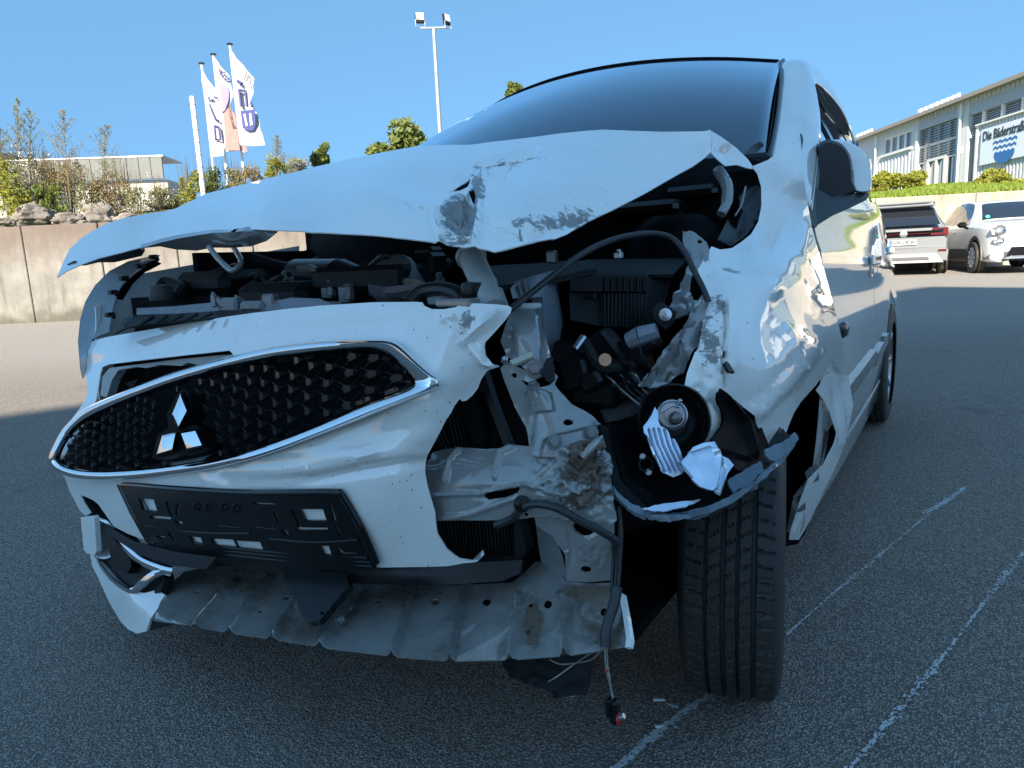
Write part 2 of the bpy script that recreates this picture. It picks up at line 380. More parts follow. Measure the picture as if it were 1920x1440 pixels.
def asphalt():
    m = mat('asphalt', (.05, .05, .052), .85); N = NB(m)
    v = N.n('TexVoronoi'); v.feature = 'F1'; v.inputs['Scale'].default_value = 215; N.vec(v, None, None)
    sep = N.n('SeparateColor'); N.nt.links.new(v.outputs['Color'], sep.inputs[0])
    stone = N.mix(sep.outputs[0], (.23, .20, .17), (.56, .51, .44))
    c = N.mix(N.ss(v.outputs['Distance'], .25, .6), stone, (.12, .104, .088))
    c = N.mix(N.math('MULTIPLY', N.ss(sep.outputs[1], .95, .98), .45), c, (.5, .5, .5))
    st_ = N.ss(N.noise(1.1, 6, .7), .56, .72); c = N.mix(N.math('MULTIPLY', st_, .5), c, (.04, .04, .042)); big = N.ss(N.noise(.6, 5), .3, .7); c2 = N.mix(.5, c, (.21, .185, .155)); c = N.mix(N.math('MULTIPLY', big, .5), c, c2)
    cn = N.n('TexCoord'); sx = N.n('SeparateXYZ'); N.nt.links.new(N.tc.outputs['Object'], sx.inputs[0])
    # paler sunlit tone put into the ground colour beyond the shaded near lot
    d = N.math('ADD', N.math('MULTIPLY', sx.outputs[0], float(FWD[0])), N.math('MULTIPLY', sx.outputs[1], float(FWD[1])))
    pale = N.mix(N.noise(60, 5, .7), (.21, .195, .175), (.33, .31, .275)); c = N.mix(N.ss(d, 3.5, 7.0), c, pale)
    N.set('Base Color', c); N.bump(N.math('SUBTRACT', 1.0, v.outputs['Distance']), .8, .007); return m
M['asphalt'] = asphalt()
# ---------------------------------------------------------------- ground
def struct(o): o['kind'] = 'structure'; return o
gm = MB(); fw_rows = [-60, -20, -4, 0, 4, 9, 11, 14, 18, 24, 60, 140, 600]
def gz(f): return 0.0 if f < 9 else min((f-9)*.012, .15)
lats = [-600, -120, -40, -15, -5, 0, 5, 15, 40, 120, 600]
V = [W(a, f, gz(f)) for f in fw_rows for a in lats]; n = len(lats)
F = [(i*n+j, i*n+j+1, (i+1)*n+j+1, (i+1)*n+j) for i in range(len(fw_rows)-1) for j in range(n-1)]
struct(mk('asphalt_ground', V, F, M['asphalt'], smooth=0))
# white scratch and marking lines on the asphalt: patchy thin sheets
def paintline(pts, wpx, label, seed):
    r = np.random.default_rng(seed); c = cr([P(x, y, 'Z', 0.004) for x, y in pts], 30); mb = MB(); L = 0
    for i in range(len(c)-1):
        t = c[i+1]-c[i]; ln = np.linalg.norm(t); t = t/(ln+1e-9); s = np.cross(t, [0, 0, 1]); L += ln
        for k in range(9):
            if r.random() < .45+.25*math.sin(L*23): continue
            a = c[i]+t*r.uniform(0, ln)+s*r.normal(0, wpx*.36)*(0.8+.5*math.sin(L*9)); q = r.uniform(.0012, .0042)*(wpx/.012)**.5; e = r.uniform(1, 2.4)
            a[2] = .004+.0001*k; an = [r.uniform(0, 6.28)+j*1.2566 for j in range(5)]
            mb.add([a+t*q*e*math.cos(x)+s*q*math.sin(x) for x in sorted(z % 6.2832 for z in an)], [(0, 1, 2, 3, 4)])
    o = mb.build('chalk_line', M['linepaint'], smooth=0); return tag(o, label, 'ground marking', kind='stuff')
M['linepaint'] = mat('worn_line_paint', (.70, .71, .72), .8, noise=(60, .8, (.40, .41, .42)))
paintline([(1812, 912), (1740, 965), (1650, 1040), (1560, 1115), (1475, 1190)], .007, 'thin worn white line running past the right side of the front tyre', 1)
paintline([(1335, 1300), (1290, 1330), (1230, 1375), (1150, 1445)], .010, 'worn white line below the front tyre at the bottom edge', 2)
paintline([(1920, 1035), (1860, 1110), (1780, 1215), (1690, 1325), (1590, 1445)], .009, 'thin worn white line in the lower right corner of the asphalt', 3)
paintline([(1808, 915), (1775, 938), (1735, 962)], .012, 'short doubled white stroke at the far end of the thin line', 4)

# ---------------------------------------------------------------- the crashed car (its own frame: x to the car's left, y to its rear, origin under the front axle)
car = empty('crashed_car'); tag(car, 'white hatchback with crushed front corner, torn bumper and buckled bonnet standing in the shade', 'car')
Y_, X_, D_ = 'Y', 'X', 'D'
def part(name, *a, **k): return sheet(name, *a, **k)

# body side: world-space profile x(y, z)
def side_x(y, z):
    x = .838-(.020+(.035*min(1, max(0, (z-.55)/.35)) if y > 1.35 else 0))*((y-1.35)/1.3)**2
    if z > .60: x -= .030*((z-.60)/.36)**2
    if z < .50: x -= .030*((.50-z)/.30)**1.5
    x += .010*math.exp(-((z-.80+.04*(y-1))/.035)**2)-.008*math.exp(-((z-.70+.04*(y-1))/.05)**2)
    if z > .95: x = .838-(.055 if y > 1.35 else .020)*((y-1.35)/1.3)**2-.030-.44*(z-.96)*(1+.25*(z-.96))
    return x
def side_panel(name, poly, mt, parent, off=0.0, thick=.004, res=.03, wear=(), mirror=False, holes=()):
    """poly in (y, z) on the car's side"""
    ol = np.array(resample([np.array(p, float) for p in poly], res)); hs = [resample([np.array(p, float) for p in h], res) for h in holes]
    q, F = triangulate(ol, hs, res)
    sg = -1 if mirror else 1
    X = np.array([(side_x(y, z)+off, y, z) for y, z in q]); Xi = X-np.array([thick, 0, 0]); X[:, 0] *= sg; Xi[:, 0] *= sg
    f = np.cross(X[F[:, 1]]-X[F[:, 0]], X[F[:, 2]]-X[F[:, 0]]); fl = f[:, 0]*sg < 0
    F = [tuple(t[::-1]) if b else tuple(t) for t, b in zip(F, fl)]; cnt = set()
    for t in F:
        for a, b in ((t[0], t[1]), (t[1], t[2]), (t[2], t[0])): cnt.add((a, b))
    n = len(X); bd = [(a, b) for a, b in cnt if (b, a) not in cnt]
    wr = np.zeros(len(q)); 
    for (cy, cz, ry, rz, a) in wear: wr = np.maximum(wr, a*np.exp(-(((q[:, 0]-cy)/ry)**2+((q[:, 1]-cz)/rz)**2)))
    return mk(name, np.r_[X, Xi], F+[(t[2]+n, t[1]+n, t[0]+n) for t in F]+[(b, a, a+n, b+n) for a, b in bd], mt, parent, 40, attr=np.r_[wr, wr])
def arc(cy, cz, r, a0, a1, n=14): return [(cy+r*math.cos(R_(a0+(a1-a0)*i/n)), cz+r*math.sin(R_(a0+(a1-a0)*i/n))) for i in range(n+1)]
belt = lambda y: .945+.045*(y-.45)
def roofz(y): return 1.47-.03*(y-1.5)**2 if y > 1.1 else 1.42
# front door and rear door of the near side
door = side_panel('front_door', [(.47, .27), (.45, .50), (.44, .72), (.42, .90), (.50, belt(.5)), (1.52, belt(1.52)), (1.52, .27)], M['paint_clean'], car, off=.002)
rdoor = side_panel('rear_door', [(1.530, .27), (1.530, belt(1.53)), (2.55, belt(2.5)), (2.50, .80), (2.36, .66), (2.20, .60), (2.10, .50), (2.06, .27)], M['paint_clean'], car, off=.002)
side_panel('rear_quarter_panel', [(2.56, belt(2.5)), (3.02, .98), (3.02, .35), (2.80, .26)]+arc(2.45, .285, .345, 5, 128)+[(2.37, .66), (2.51, .80)], M['paint_clean'], car)
for nm, mr in (('side_body_far', True),):
    o = side_panel('far_side_panel', [(.34, .22), (.34, .90), (.5, .95), (3.0, 1.05), (3.02, .35), (2.82, .22)]+arc(2.45, .285, .33, -10, 190)+[(2.05, .2)], M['paint_clean'], car, mirror=True)
sill = side_panel('sill', [(.40, .17), (.40, .262), (2.10, .262), (2.10, .17)], M['paint_clean'], car, off=.006, thick=.03)
# dark backing and interior tub so nothing is open behind the gaps
MB().box((0, 1.6, .24), (1.50, 2.5, .03)).build('floor_pan', M['dark'], car)
side_panel('inner_door_skin', [(.50, .25), (.50, belt(.5)-.03), (2.95, belt(2.8)-.05), (2.95, .62), (2.1, .62), (2.1, .25)], M['dark'], car, off=-.05)
# moulding and chrome strip on the doors
for (a, b) in ((.50, 1.50), (1.55, 2.04)):
    o = side_panel('door_moulding', [(a, .405), (b, .43), (b, .475), (a, .455)], M['paint_clean'], car, off=.014, thick=.014)
    o.data.materials.clear(); o.data.materials.append(M['silver'])
side_panel('sill_shadow_gap', [(.42, .263), (2.08, .263), (2.08, .268), (.42, .268)], M['gloss'], car, off=.001)
# door handles
for ax, par in ((1.33, door), (2.33, rdoor)):
    zz = .79+.02*(ax-1.3); x0 = side_x(ax, zz)+.004
    MB().bbox((x0+.008, ax, zz+.004), (.016, .20, .036), .007).build('door_handle', M['chrome'], par)
    MB().lathe([(.055, 0), (.052, .003), (.0, .004)], (x0-.004, ax, zz), (1, 0, 0), 20).build('handle_recess', M['paint_clean'], par)
# greenhouse side: window glass, frames
def gs(y, z, off=0.): return (side_x(y, z)+off, y, z)
win = [(.62, belt(.62)), (.78, 1.10), (.98, 1.25), (1.16, 1.335), (1.42, 1.37), (1.44, belt(1.44))]
side_panel('front_side_window', win, M['sideglass'], car, off=-.012)
win2 = [(1.52, belt(1.52)), (1.52, 1.365), (1.9, 1.35), (2.2, 1.27), (2.42, 1.12), (2.45, belt(2.45))]
side_panel('rear_side_window', win2, M['sideglass'], car, off=-.012)
side_panel('b_pillar', [(1.43, belt(1.43)), (1.42, 1.385), (1.53, 1.38), (1.53, belt(1.53))], M['gloss'], car, off=-.004)
# smoked wind deflectors over the door windows
side_panel('wind_deflector', [(.66, .99), (.79, 1.12), (.98, 1.265), (1.16, 1.352), (1.42, 1.385), (1.42, 1.315), (1.20, 1.275), (1.02, 1.19), (.86, 1.06), (.76, .985)], M['deflector'], car, off=.016, thick=.006)
side_panel('wind_deflector', [(1.54, 1.315), (1.54, 1.375), (1.88, 1.36), (2.15, 1.285), (2.1, 1.24), (1.86, 1.30)], M['deflector'], car, off=.016, thick=.006)
# cant rail and A-pillar (near side), roof and windscreen: built between measured rails
def rail(sgn):   # outer top edge of body from A-pillar base to rear
    return [(sgn*.715, .36, .985), (sgn*.675, .66, 1.16), (sgn*.625, .95, 1.32), (sgn*.585, 1.17, 1.425), (sgn*.57, 1.6, 1.475), (sgn*.565, 2.1, 1.465), (sgn*.54, 2.7, 1.38)]
inner_l = rail(1)
outer_l = [(.805, .40, .93), (.765, .70, 1.10), (.715, .97, 1.265), (.668, 1.16, 1.375), (.640, 1.6, 1.425), (.635, 2.1, 1.405), (.62, 2.7, 1.30)]
def loft(rows, name, mt, parent, sub=6, thick=.02, wear=None):
    A = [cr(r, sub) for r in rows]; A = [list(x) for x in zip(*A)]; A = [cr(x, 5) for x in A]
    n = len(A[0]); V = [v for r in A for v in r]; F = [(i*n+j, i*n+j+1, (i+1)*n+j+1, (i+1)*n+j) for i in range(len(A)-1) for j in range(n-1)]
    o = mk(name, V, F, mt, parent, 40); md = o.modifiers.new('thickness', 'SOLIDIFY'); md.thickness = thick; md.offset = 0; return o
mid_l = [((a[0]+b[0])/2+.012, (a[1]+b[1])/2, (a[2]+b[2])/2+.018) for a, b in zip(inner_l, outer_l)]
low_l = [(.812, .43, .905), (.800, .62, .975), (.752, .82, 1.12), (.700, 1.00, 1.275), (.672, 1.18, 1.36), (.652, 1.6, 1.395), (.65, 2.1, 1.37), (.64, 2.7, 1.27)]
loft([inner_l, mid_l, outer_l], 'a_pillar', M['paint_clean'], car, thick=.006)
loft([outer_l, [(a[0]+.004, a[1]+.02, a[2]-.03) for a in outer_l]], 'window_frame', M['paint_clean'], car, thick=.006)
loft([[(-a[0], a[1], a[2]) for a in r] for r in (inner_l, mid_l, outer_l)], 'a_pillar', M['paint_clean'], car, thick=.006)
MB().tube(cr([(a[0]-.004, a[1]-.004, a[2]+.004) for a in inner_l[:4]], 6), .007, 8).build('windscreen_seal', M['gloss'], car)
MB().tube(cr([(-a[0]+.004, a[1]-.004, a[2]+.004) for a in inner_l[:4]], 6), .007, 8).build('windscreen_seal', M['gloss'], car)
def topc(s, x): return 1.17-.17*(1-(x/.585)**2), 1.425+.045*(1-(x/.585)**2)
roofrows = []
for x in (-.585, -.4, -.2, 0, .2, .4, .585):
    y0, z0 = topc(0, x); k = 1-(x/.585)**2
    roofrows.append([(x*1.0, y0, z0), (x*.985, 1.35, 1.452+.05*k), (x*.975, 1.6, 1.475+.05*k), (x*.965, 2.1, 1.465+.05*k), (x*.92, 2.7, 1.38+.05*k), (x*.9, 2.95, 1.25+.02*k)])
loft(roofrows, 'roof', M['paint_clean'], car, thick=.01)
wsr = []
for t in np.linspace(0, 1, 6):
    row = []
    for x in np.linspace(-1, 1, 9):
        xb, xt = .708*x, .578*x; yt, zt = topc(0, xt); yb = .36-.20*(1-x*x); zb = .985
        bow = .035*math.sin(math.pi*t)
        row.append((xb+(xt-xb)*t, yb+(yt-yb)*t-bow*.5, zb+(zt-zb)*t+bow))
    wsr.append(row)
loft(wsr, 'windscreen', M['wind'], car, thick=.005, sub=4)
MB().tube(cr([(x, topc(0, x)[0]-.012, topc(0, x)[1]+.001) for x in np.linspace(-.57, .57, 9)], 4), .0035, 8).build('windscreen_top_seal', M['gloss'], car)
# black band inside the glass edge, near side
loft([[(a[0]-.012, a[1]+.01, a[2]-.012) for a in inner_l[:4]], [(a[0]-.06, a[1]+.0, a[2]-.016) for a in inner_l[:4]]], 'glass_border', M['gloss'], car, thick=.002)
loft([[(x*.708, .36-.20*(1-x*x)-.035, .84) for x in np.linspace(-1, 1, 9)], [(x*.706, .36-.20*(1-x*x)-.02, .97) for x in np.linspace(-1, 1, 9)], [(x*.700, .36-.20*(1-x*x)+.045, 1.055) for x in np.linspace(-1, 1, 9)]], 'cowl_panel', M['dark'], car, thick=.006)
# interior
MB().bbox((0, .72, .90), (1.30, .55, .14), .05).build('dashboard', M['blackm'], car)
sheet('glare_sheet', [(1180, 190), (1400, 178), (1388, 262), (1170, 262)], [(1180, 190, Y_, 1.05), (1400, 178, Y_, 1.0), (1388, 262, Y_, .72), (1170, 262, Y_, .75)], mat('pale_glare_sheet', (.55, .62, .62), .8), car, res=40)  # pale sheet added behind the glass in place of a faint windscreen reflection
for sx in (-.33, .36):
    MB().bbox((sx, 1.62, .88), (.46, .14, .62), .06, Matrix.Rotation(R_(-14), 3, 'X')).bbox((sx, 1.72, 1.27), (.25, .09, .17), .04, Matrix.Rotation(R_(-10), 3, 'X')).bbox((sx, 1.35, .52), (.48, .5, .16), .06).build('seat', mat('grey_seat_cloth', (.26, .27, .28), .9), car)
MB().bbox((0.02, 1.02, 1.355), (.20, .05, .065), .02).build('interior_mirror', M['gloss'], car)
MB().lathe([(.17, 0), (.185, .01), (.19, .02), (.185, .03), (.17, .02), (.17, 0)], (-.0+.36, .98, .98), (0, -.9, .45), 28, cap=False).build('steering_wheel', M['blackm'], car)
loft([[(-.62, 2.5, 1.0), (-.62, 2.75, 1.35)], [(0, 2.6, 1.0), (0, 2.85, 1.38)], [(.62, 2.5, 1.0), (.62, 2.75, 1.35)]], 'rear_window', M['sideglass'], car, thick=.004)
MB().bbox((0, 2.98, .66), (1.40, .12, .74), .05).build('tailgate', M['paint_clean'], car)

# ---- wiper stump + black cowl corner by the windscreen foot
tubep([(1395, 305, 1.62), (1410, 285, 1.68), (1425, 275, 1.70)], .012, 'wiper_arm', M['black'], car)
MB().bbox(P(1425, 305, 'D', 1.66), (.07, .14, .03), .01).build('cowl_end', M['blackm'], car)
# ---------------------------------------------------------------- door mirror
mir = MB()
c = P(1572, 335, 'D', 1.80)
pts_out = [(1533, 278), (1540, 266), (1560, 262), (1585, 266), (1605, 280), (1618, 302), (1626, 335), (1630, 358), (1626, 362), (1600, 364), (1560, 366), (1535, 360), (1531, 330)]
def shell(name, ol, ctrl, depths, mt, parent, sm=True):
    """closed rounded body: front outline pushed back through several shrinking outlines (px) at increasing depth"""
    S = Surf(ctrl); o0 = np.array(cr([np.array(p, float) for p in ol], 5, True) if sm else resample(ol, 10)); cen = o0.mean(0); V = []; n = len(o0)
    for dd, sc in depths: 
        q = cen+(o0-cen)*sc; V += list(S.pts(q, dd))
    m = len(depths); F = [(i*n+k, i*n+(k+1) % n, (i+1)*n+(k+1) % n, (i+1)*n+k) for i in range(m-1) for k in range(n)]
    F += [tuple(range(n)), tuple((m-1)*n+k for k in reversed(range(n)))]
    return mk(name, V, F, mt, parent, 40)
mirror = shell('door_mirror', [(1533, 282), (1540, 266), (1556, 262), (1578, 270), (1592, 288), (1598, 315), (1600, 342), (1606, 358), (1590, 368), (1560, 384), (1535, 385), (1530, 340)], [(1533, 320, D_, 1.76), (1600, 290, D_, 1.74), (1590, 380, D_, 1.74)], [(-.0, .90), (.012, .98), (.03, 1.0), (.09, .98), (.13, .9)], M['mirrorblk'], car)
shell('mirror_cap', [(1545, 264), (1575, 262), (1600, 270), (1622, 288), (1633, 315), (1635, 345), (1630, 360), (1610, 361), (1603, 352), (1600, 318), (1592, 287), (1575, 270)], [(1545, 264, D_, 1.79), (1633, 300, D_, 1.80), (1610, 360, D_, 1.78)], [(-.012, .94), (-.004, .98), (.012, 1.0), (.07, .97), (.10, .88)], M['paint_clean'], mirror)
shell('mirror_foot', [(1528, 350), (1560, 370), (1612, 360), (1632, 362), (1625, 375), (1590, 392), (1560, 405), (1530, 424), (1522, 400)], [(1528, 350, D_, 1.66), (1625, 365, D_, 1.80), (1525, 420, D_, 1.56)], [(0, .98), (.01, 1.0), (.08, 1.0)], M['black'], mirror, sm=False)
# black quarter sail between pillar and mirror
sheet('mirror_sail', [(1503, 250), (1512, 285), (1528, 345), (1532, 425), (1524, 425), (1515, 395), (1503, 330)], [(1503, 250, D_, 1.76), (1530, 350, D_, 1.66), (1524, 425, D_, 1.53)], M['black'], car, thick=.01)

# ---------------------------------------------------------------- fender with its folds
fend_ctrl = [(1415, 315, D_, 1.55), (1500, 330, X_, .80), (1428, 400, D_, 1.44), (1380, 462, D_, 1.32), (1330, 470, D_, 1.24), (1308, 515, D_, 1.17), (1330, 600, D_, 1.08), (1290, 730, D_, 1.035),
             (1300, 830, D_, 1.03), (1360, 640, D_, 1.04), (1400, 700, D_, 1.055), (1440, 820, D_, 1.12), (1460, 720, D_, 1.12), (1420, 600, D_, 1.09), (1440, 520, D_, 1.17), (1490, 480, D_, 1.33),
             (1530, 500, D_, 1.54), (1480, 600, D_, 1.185), (1515, 640, D_, 1.27), (1530, 730, D_, 1.41), (1588, 690, D_, 1.86), (1560, 560, D_, 1.66), (1520, 420, D_, 1.53), (1460, 400, D_, 1.47), (1500, 770, D_, 1.25), (1548, 620, D_, 1.46)]
fs = Surf(fend_ctrl, 1e-6)
fend = [(1410, 312), (1440, 300), (1480, 268), (1500, 262), (1506, 300), (1508, 340), (1514, 380), (1522, 425), (1530, 460), (1544, 505), (1556, 545), (1568, 590), (1580, 640), (1588, 690), (1580, 700), (1574, 680), (1562, 678), (1545, 700), (1530, 722), (1515, 738), (1500, 755), (1488, 775), (1478, 800), (1474, 812), (1462, 800), (1440, 833), (1430, 815), (1420, 795),
        (1414, 780), (1400, 765), (1385, 757), (1368, 745), (1362, 735), (1352, 728), (1346, 735), (1345, 745), (1356, 775), (1350, 800), (1338, 815), (1322, 843), (1318, 830), (1330, 795), (1327, 765), (1312, 742), (1300, 734), (1283, 730), (1288, 700), (1303, 660), (1312, 640), (1318, 600), (1330, 565), (1318, 530), (1308, 506), (1334, 462), (1350, 468), (1372, 466), (1390, 455), (1408, 440), (1422, 415), (1428, 385), (1427, 350), (1420, 326)]
body = sheet('front_fender', fend, fs, M['paint'], car, res=8, thick=.0022,
    dents=[(1425, 600, 48, 80, -.009), (1380, 560, 50, 40, .006), (1480, 560, 60, 80, .003), (1450, 690, 50, 55, .007), (1400, 760, 36, 40, -.008), (1530, 600, 30, 70, -.003), (1520, 500, 26, 60, .003), (1470, 460, 40, 50, -.003), (1498, 650, 34, 34, .003), (1420, 480, 40, 35, .005)],
    creases=[([(1440, 545), (1420, 600), (1418, 700), (1425, 770)], 30, .007), ([(1475, 615), (1500, 690)], 10, .006), ([(1420, 770), (1470, 720), (1530, 650)], 22, .007), ([(1462, 560), (1500, 600), (1545, 640), (1575, 680)], 22, -.005),
             ([(1358, 565), (1362, 610), (1358, 680), (1360, 725)], 7, -.012), ([(1330, 565), (1345, 570), (1358, 565)], 8, .008), ([(1470, 510), (1500, 540), (1545, 580)], 20, .003), ([(1345, 520), (1400, 535), (1450, 545)], 22, .007), ([(1508, 430), (1500, 480), (1530, 540)], 10, .006)],
    crump=[(1325, 640, 55, .006, 14), (1440, 640, 60, .0015, 34), (1320, 740, 30, .004, 12)],
    wear=[(1330, 640, 34, 90, .62), (1345, 575, 22, 24, .7), (1400, 560, 60, 40, .28), (1350, 650, 40, 60, .35), (1340, 740, 30, 20, .5), (1500, 735, 26, 24, .3), (1460, 660, 40, 60, .25)], smooth=50)
# rear piece of the fender behind the arch, down to the sill
rearp = [(1530, 732), (1548, 705), (1566, 682), (1578, 700), (1592, 706), (1600, 760), (1585, 830), (1560, 890), (1540, 930), (1520, 975), (1498, 1012), (1480, 1012), (1482, 995), (1500, 940), (1515, 900), (1545, 870), (1566, 812), (1556, 772), (1543, 748)]
sheet('fender_rear_section', rearp, [(1530, 732, D_, 1.62), (1590, 706, D_, 1.885), (1566, 812, D_, 1.74), (1590, 820, D_, 1.84), (1500, 1010, X_, .79), (1482, 995, X_, .785), (1545, 900, D_, 1.72)], M['paint_clean'], car, res=9,
      dents=[(1575, 740, 14, 30, -.008), (1560, 830, 12, 30, .006)], creases=[([(1572, 700), (1578, 760), (1580, 830)], 8, .006)])
for (x, y) in ((1528, 890), (1503, 945)):
    sheet('mounting_tab', [(x-18, y-4), (x-8, y-14), (x+6, y-20), (x+8, y+10), (x-4, y+16), (x-14, y+12)], [(x, y, D_, 1.66), (x+20, y, D_, 1.70), (x, y+20, D_, 1.67)], M['steel'], car, holes=[[(x-4+4*math.cos(a), y-1+4*math.sin(a)) for a in np.linspace(0, 6.28, 9)[:-1]]], res=6)
# side repeater lamp stub at the door edge
MB().lathe([(.020, 0), (.022, .006), (.016, .014), (0, .016)], P(1577, 618, 'D', 1.80), (1, -.3, 0), 16).build('side_repeater', M['smoked'], car)
# inner wheel well
sheet('wheel_arch_liner', [(1120, 700), (1450, 760), (1530, 720), (1562, 740), (1572, 800), (1545, 900), (1490, 1020), (1240, 1080), (1160, 1190), (1150, 1000)], [(1150, 800, D_, 1.55), (1530, 730, D_, 1.80), (1540, 900, D_, 1.85), (1490, 1010, D_, 1.82), (1200, 1150, D_, 1.50), (1300, 900, D_, 1.75)], M['dark'], car, res=20, dents=[(1500, 880, 14, 200, .03)])

at_ = lambda px, py, d: P(px, py, 'D', d)
# ---------------------------------------------------------------- bonnet
hood_ctrl = [(107, 515, X_, -.78), (235, 408, X_, -.75), (330, 394, X_, -.68), (265, 460, X_, -.53), (335, 445, X_, -.33), (460, 431, X_, -.02), (600, 436, X_, .22), (700, 443, X_, .36), (830, 455, X_, .50), (925, 471, X_, .585), (1000, 452, X_, .63), (1080, 425, D_, 1.06), (1210, 362, D_, 1.22), (1270, 330, D_, 1.32), (1332, 287, D_, 1.42), (1332, 246, D_, 1.44),
             (450, 347, Y_, -.02), (600, 313, Y_, .06), (690, 290, Y_, .12), (850, 270, Y_, .10), (1000, 256, Y_, .08), (1130, 243, Y_, .10), (1240, 247, Y_, .14), (500, 390, X_, .0), (700, 370, X_, .26), (900, 380, X_, .48), (1100, 330, D_, 1.22)]
hs_ = Surf(hood_ctrl, 1e-6)
hood_ol = [(107, 520), (118, 492), (130, 468), (150, 448), (178, 430), (205, 417), (235, 408), (280, 400), (330, 394), (355, 380), (385, 364), (450, 347), (520, 330), (600, 313), (650, 302), (700, 290), (745, 281), (785, 274), (850, 271), (900, 268), (950, 263), (1000, 257), (1050, 250), (1100, 245), (1130, 243), (1160, 244), (1240, 247), (1332, 246),
           (1334, 287), (1300, 311), (1270, 327), (1210, 362), (1150, 393), (1110, 412), (1080, 428), (1062, 440), (1040, 448), (1020, 449), (1000, 453), (975, 460), (950, 467), (927, 472), (915, 468), (890, 462), (830, 455), (760, 448), (700, 443), (650, 440), (600, 436), (530, 433), (460, 430), (400, 434), (335, 445), (300, 453), (262, 464), (225, 474), (185, 484), (150, 497), (125, 508)]
hood = sheet('bonnet', hood_ol, hs_, M['paint'], car, res=8, thick=.002,
    holes=[[(893, 312), (905, 306), (925, 301), (950, 296), (938, 303), (915, 309), (900, 316)], [(846, 351), (856, 342), (880, 322), (874, 334), (860, 346)], [(876, 345), (886, 341), (889, 352), (886, 366), (881, 358)]],
    dents=[(690, 370, 90, 60, .009), (790, 345, 60, 35, -.010), (880, 345, 22, 60, -.012), (1020, 360, 70, 40, .008), (600, 400, 120, 26, -.004), (1180, 300, 80, 30, -.006), (420, 400, 60, 30, .005), (865, 400, 34, 46, -.012)],
    creases=[([(895, 312), (930, 302), (1000, 290)], 10, -.012), ([(905, 316), (898, 350), (893, 400), (888, 455)], 9, .012), ([(818, 398), (812, 412), (822, 430), (826, 452)], 7, .007), ([(820, 398), (842, 380), (866, 368), (878, 345)], 6, .008),
             ([(838, 392), (842, 412), (836, 448)], 5, .006), ([(862, 372), (868, 400), (864, 430), (872, 440)], 5, .006), ([(826, 436), (850, 440), (880, 446)], 4, .006), ([(846, 398), (862, 402)], 4, -.005), ([(330, 396), (420, 400), (560, 420)], 26, .004),
             ([(935, 445), (1000, 440), (1080, 415)], 12, -.006), ([(912, 412), (950, 424), (975, 436), (985, 448)], 7, -.006), ([(975, 415), (1000, 430), (1040, 432), (1090, 410)], 6, .005), ([(1330, 250), (1330, 285)], 8, .008), ([(590, 330), (700, 320), (785, 300)], 30, .004),
             ([(917, 325), (945, 335), (958, 312)], 4, -.005), ([(940, 300), (980, 290), (1015, 288)], 5, .004), ([(762, 382), (775, 392), (795, 390), (815, 400)], 4, -.004), ([(1010, 285), (1000, 340), (985, 400)], 24, .004)],
    crump=[(862, 402, 38, .006, 12), (890, 340, 24, .003, 14), (1030, 425, 44, .002, 16), (840, 440, 40, .002, 14)],
    wear=[(862, 400, 42, 58, .92), (893, 345, 20, 50, .80), (950, 305, 56, 14, .66), (1000, 300, 34, 10, .60), (1030, 418, 96, 20, .70), (1080, 405, 74, 24, .62), (850, 450, 50, 12, .72), (1150, 370, 90, 30, .28), (1030, 340, 90, 40, .20), (790, 388, 30, 10, .4)], smooth=50)
# what shows in the gap under the folded corner: hinge, strut tower, scuttle
MB().tube(cr([at_(1345, 318, 1.50), at_(1362, 345, 1.48), at_(1362, 380, 1.47), at_(1352, 402, 1.46)], 5), [.012]*11+[.010]*5, 8).build('bonnet_hinge', M['primer'], car)
MB().lathe([(0, 0), (.06, 0), (.085, -.02), (.10, -.06), (.10, -.2)], at_(1265, 405, 1.52), (0, 0, 1), 28, cap=False).lathe([(0, .02), (.02, .02), (.022, 0)], at_(1265, 405, 1.52), (0, 0, 1), 10).build('strut_tower', M['lampblk'], car)
MB().bbox(at_(1215, 392, 1.55), (.16, .08, .03), .01).bbox(at_(1300, 362, 1.58), (.12, .06, .03), .01).build('scuttle_trim', M['gloss'], car)
sheet('inner_wing_panel', [(1395, 318), (1420, 330), (1428, 370), (1424, 412), (1400, 445), (1370, 462), (1345, 450), (1370, 400), (1385, 350)], [(1395, 318, D_, 1.60), (1424, 412, D_, 1.47), (1345, 450, D_, 1.44), (1370, 400, D_, 1.54)], M['gloss'], car, dents=[(1395, 400, 14, 40, .02)])
tubep([(1398, 350, 1.52), (1390, 385, 1.50), (1378, 405, 1.49)], .0022, 'thin_cable', M['wire'], car, 5)
# the second, folded-over facet of the bonnet running down to the windscreen foot
sheet('bonnet_corner', [(1331, 244), (1350, 255), (1380, 276), (1402, 298), (1416, 318), (1400, 315), (1382, 309), (1360, 311), (1334, 288)], [(1331, 244, D_, 1.440), (1334, 288, D_, 1.422), (1416, 318, D_, 1.56), (1380, 276, D_, 1.53)], M['paint'], hood, res=9, dents=[(1365, 290, 16, 12, -.006)], wear=[(1340, 280, 10, 30, .4)])
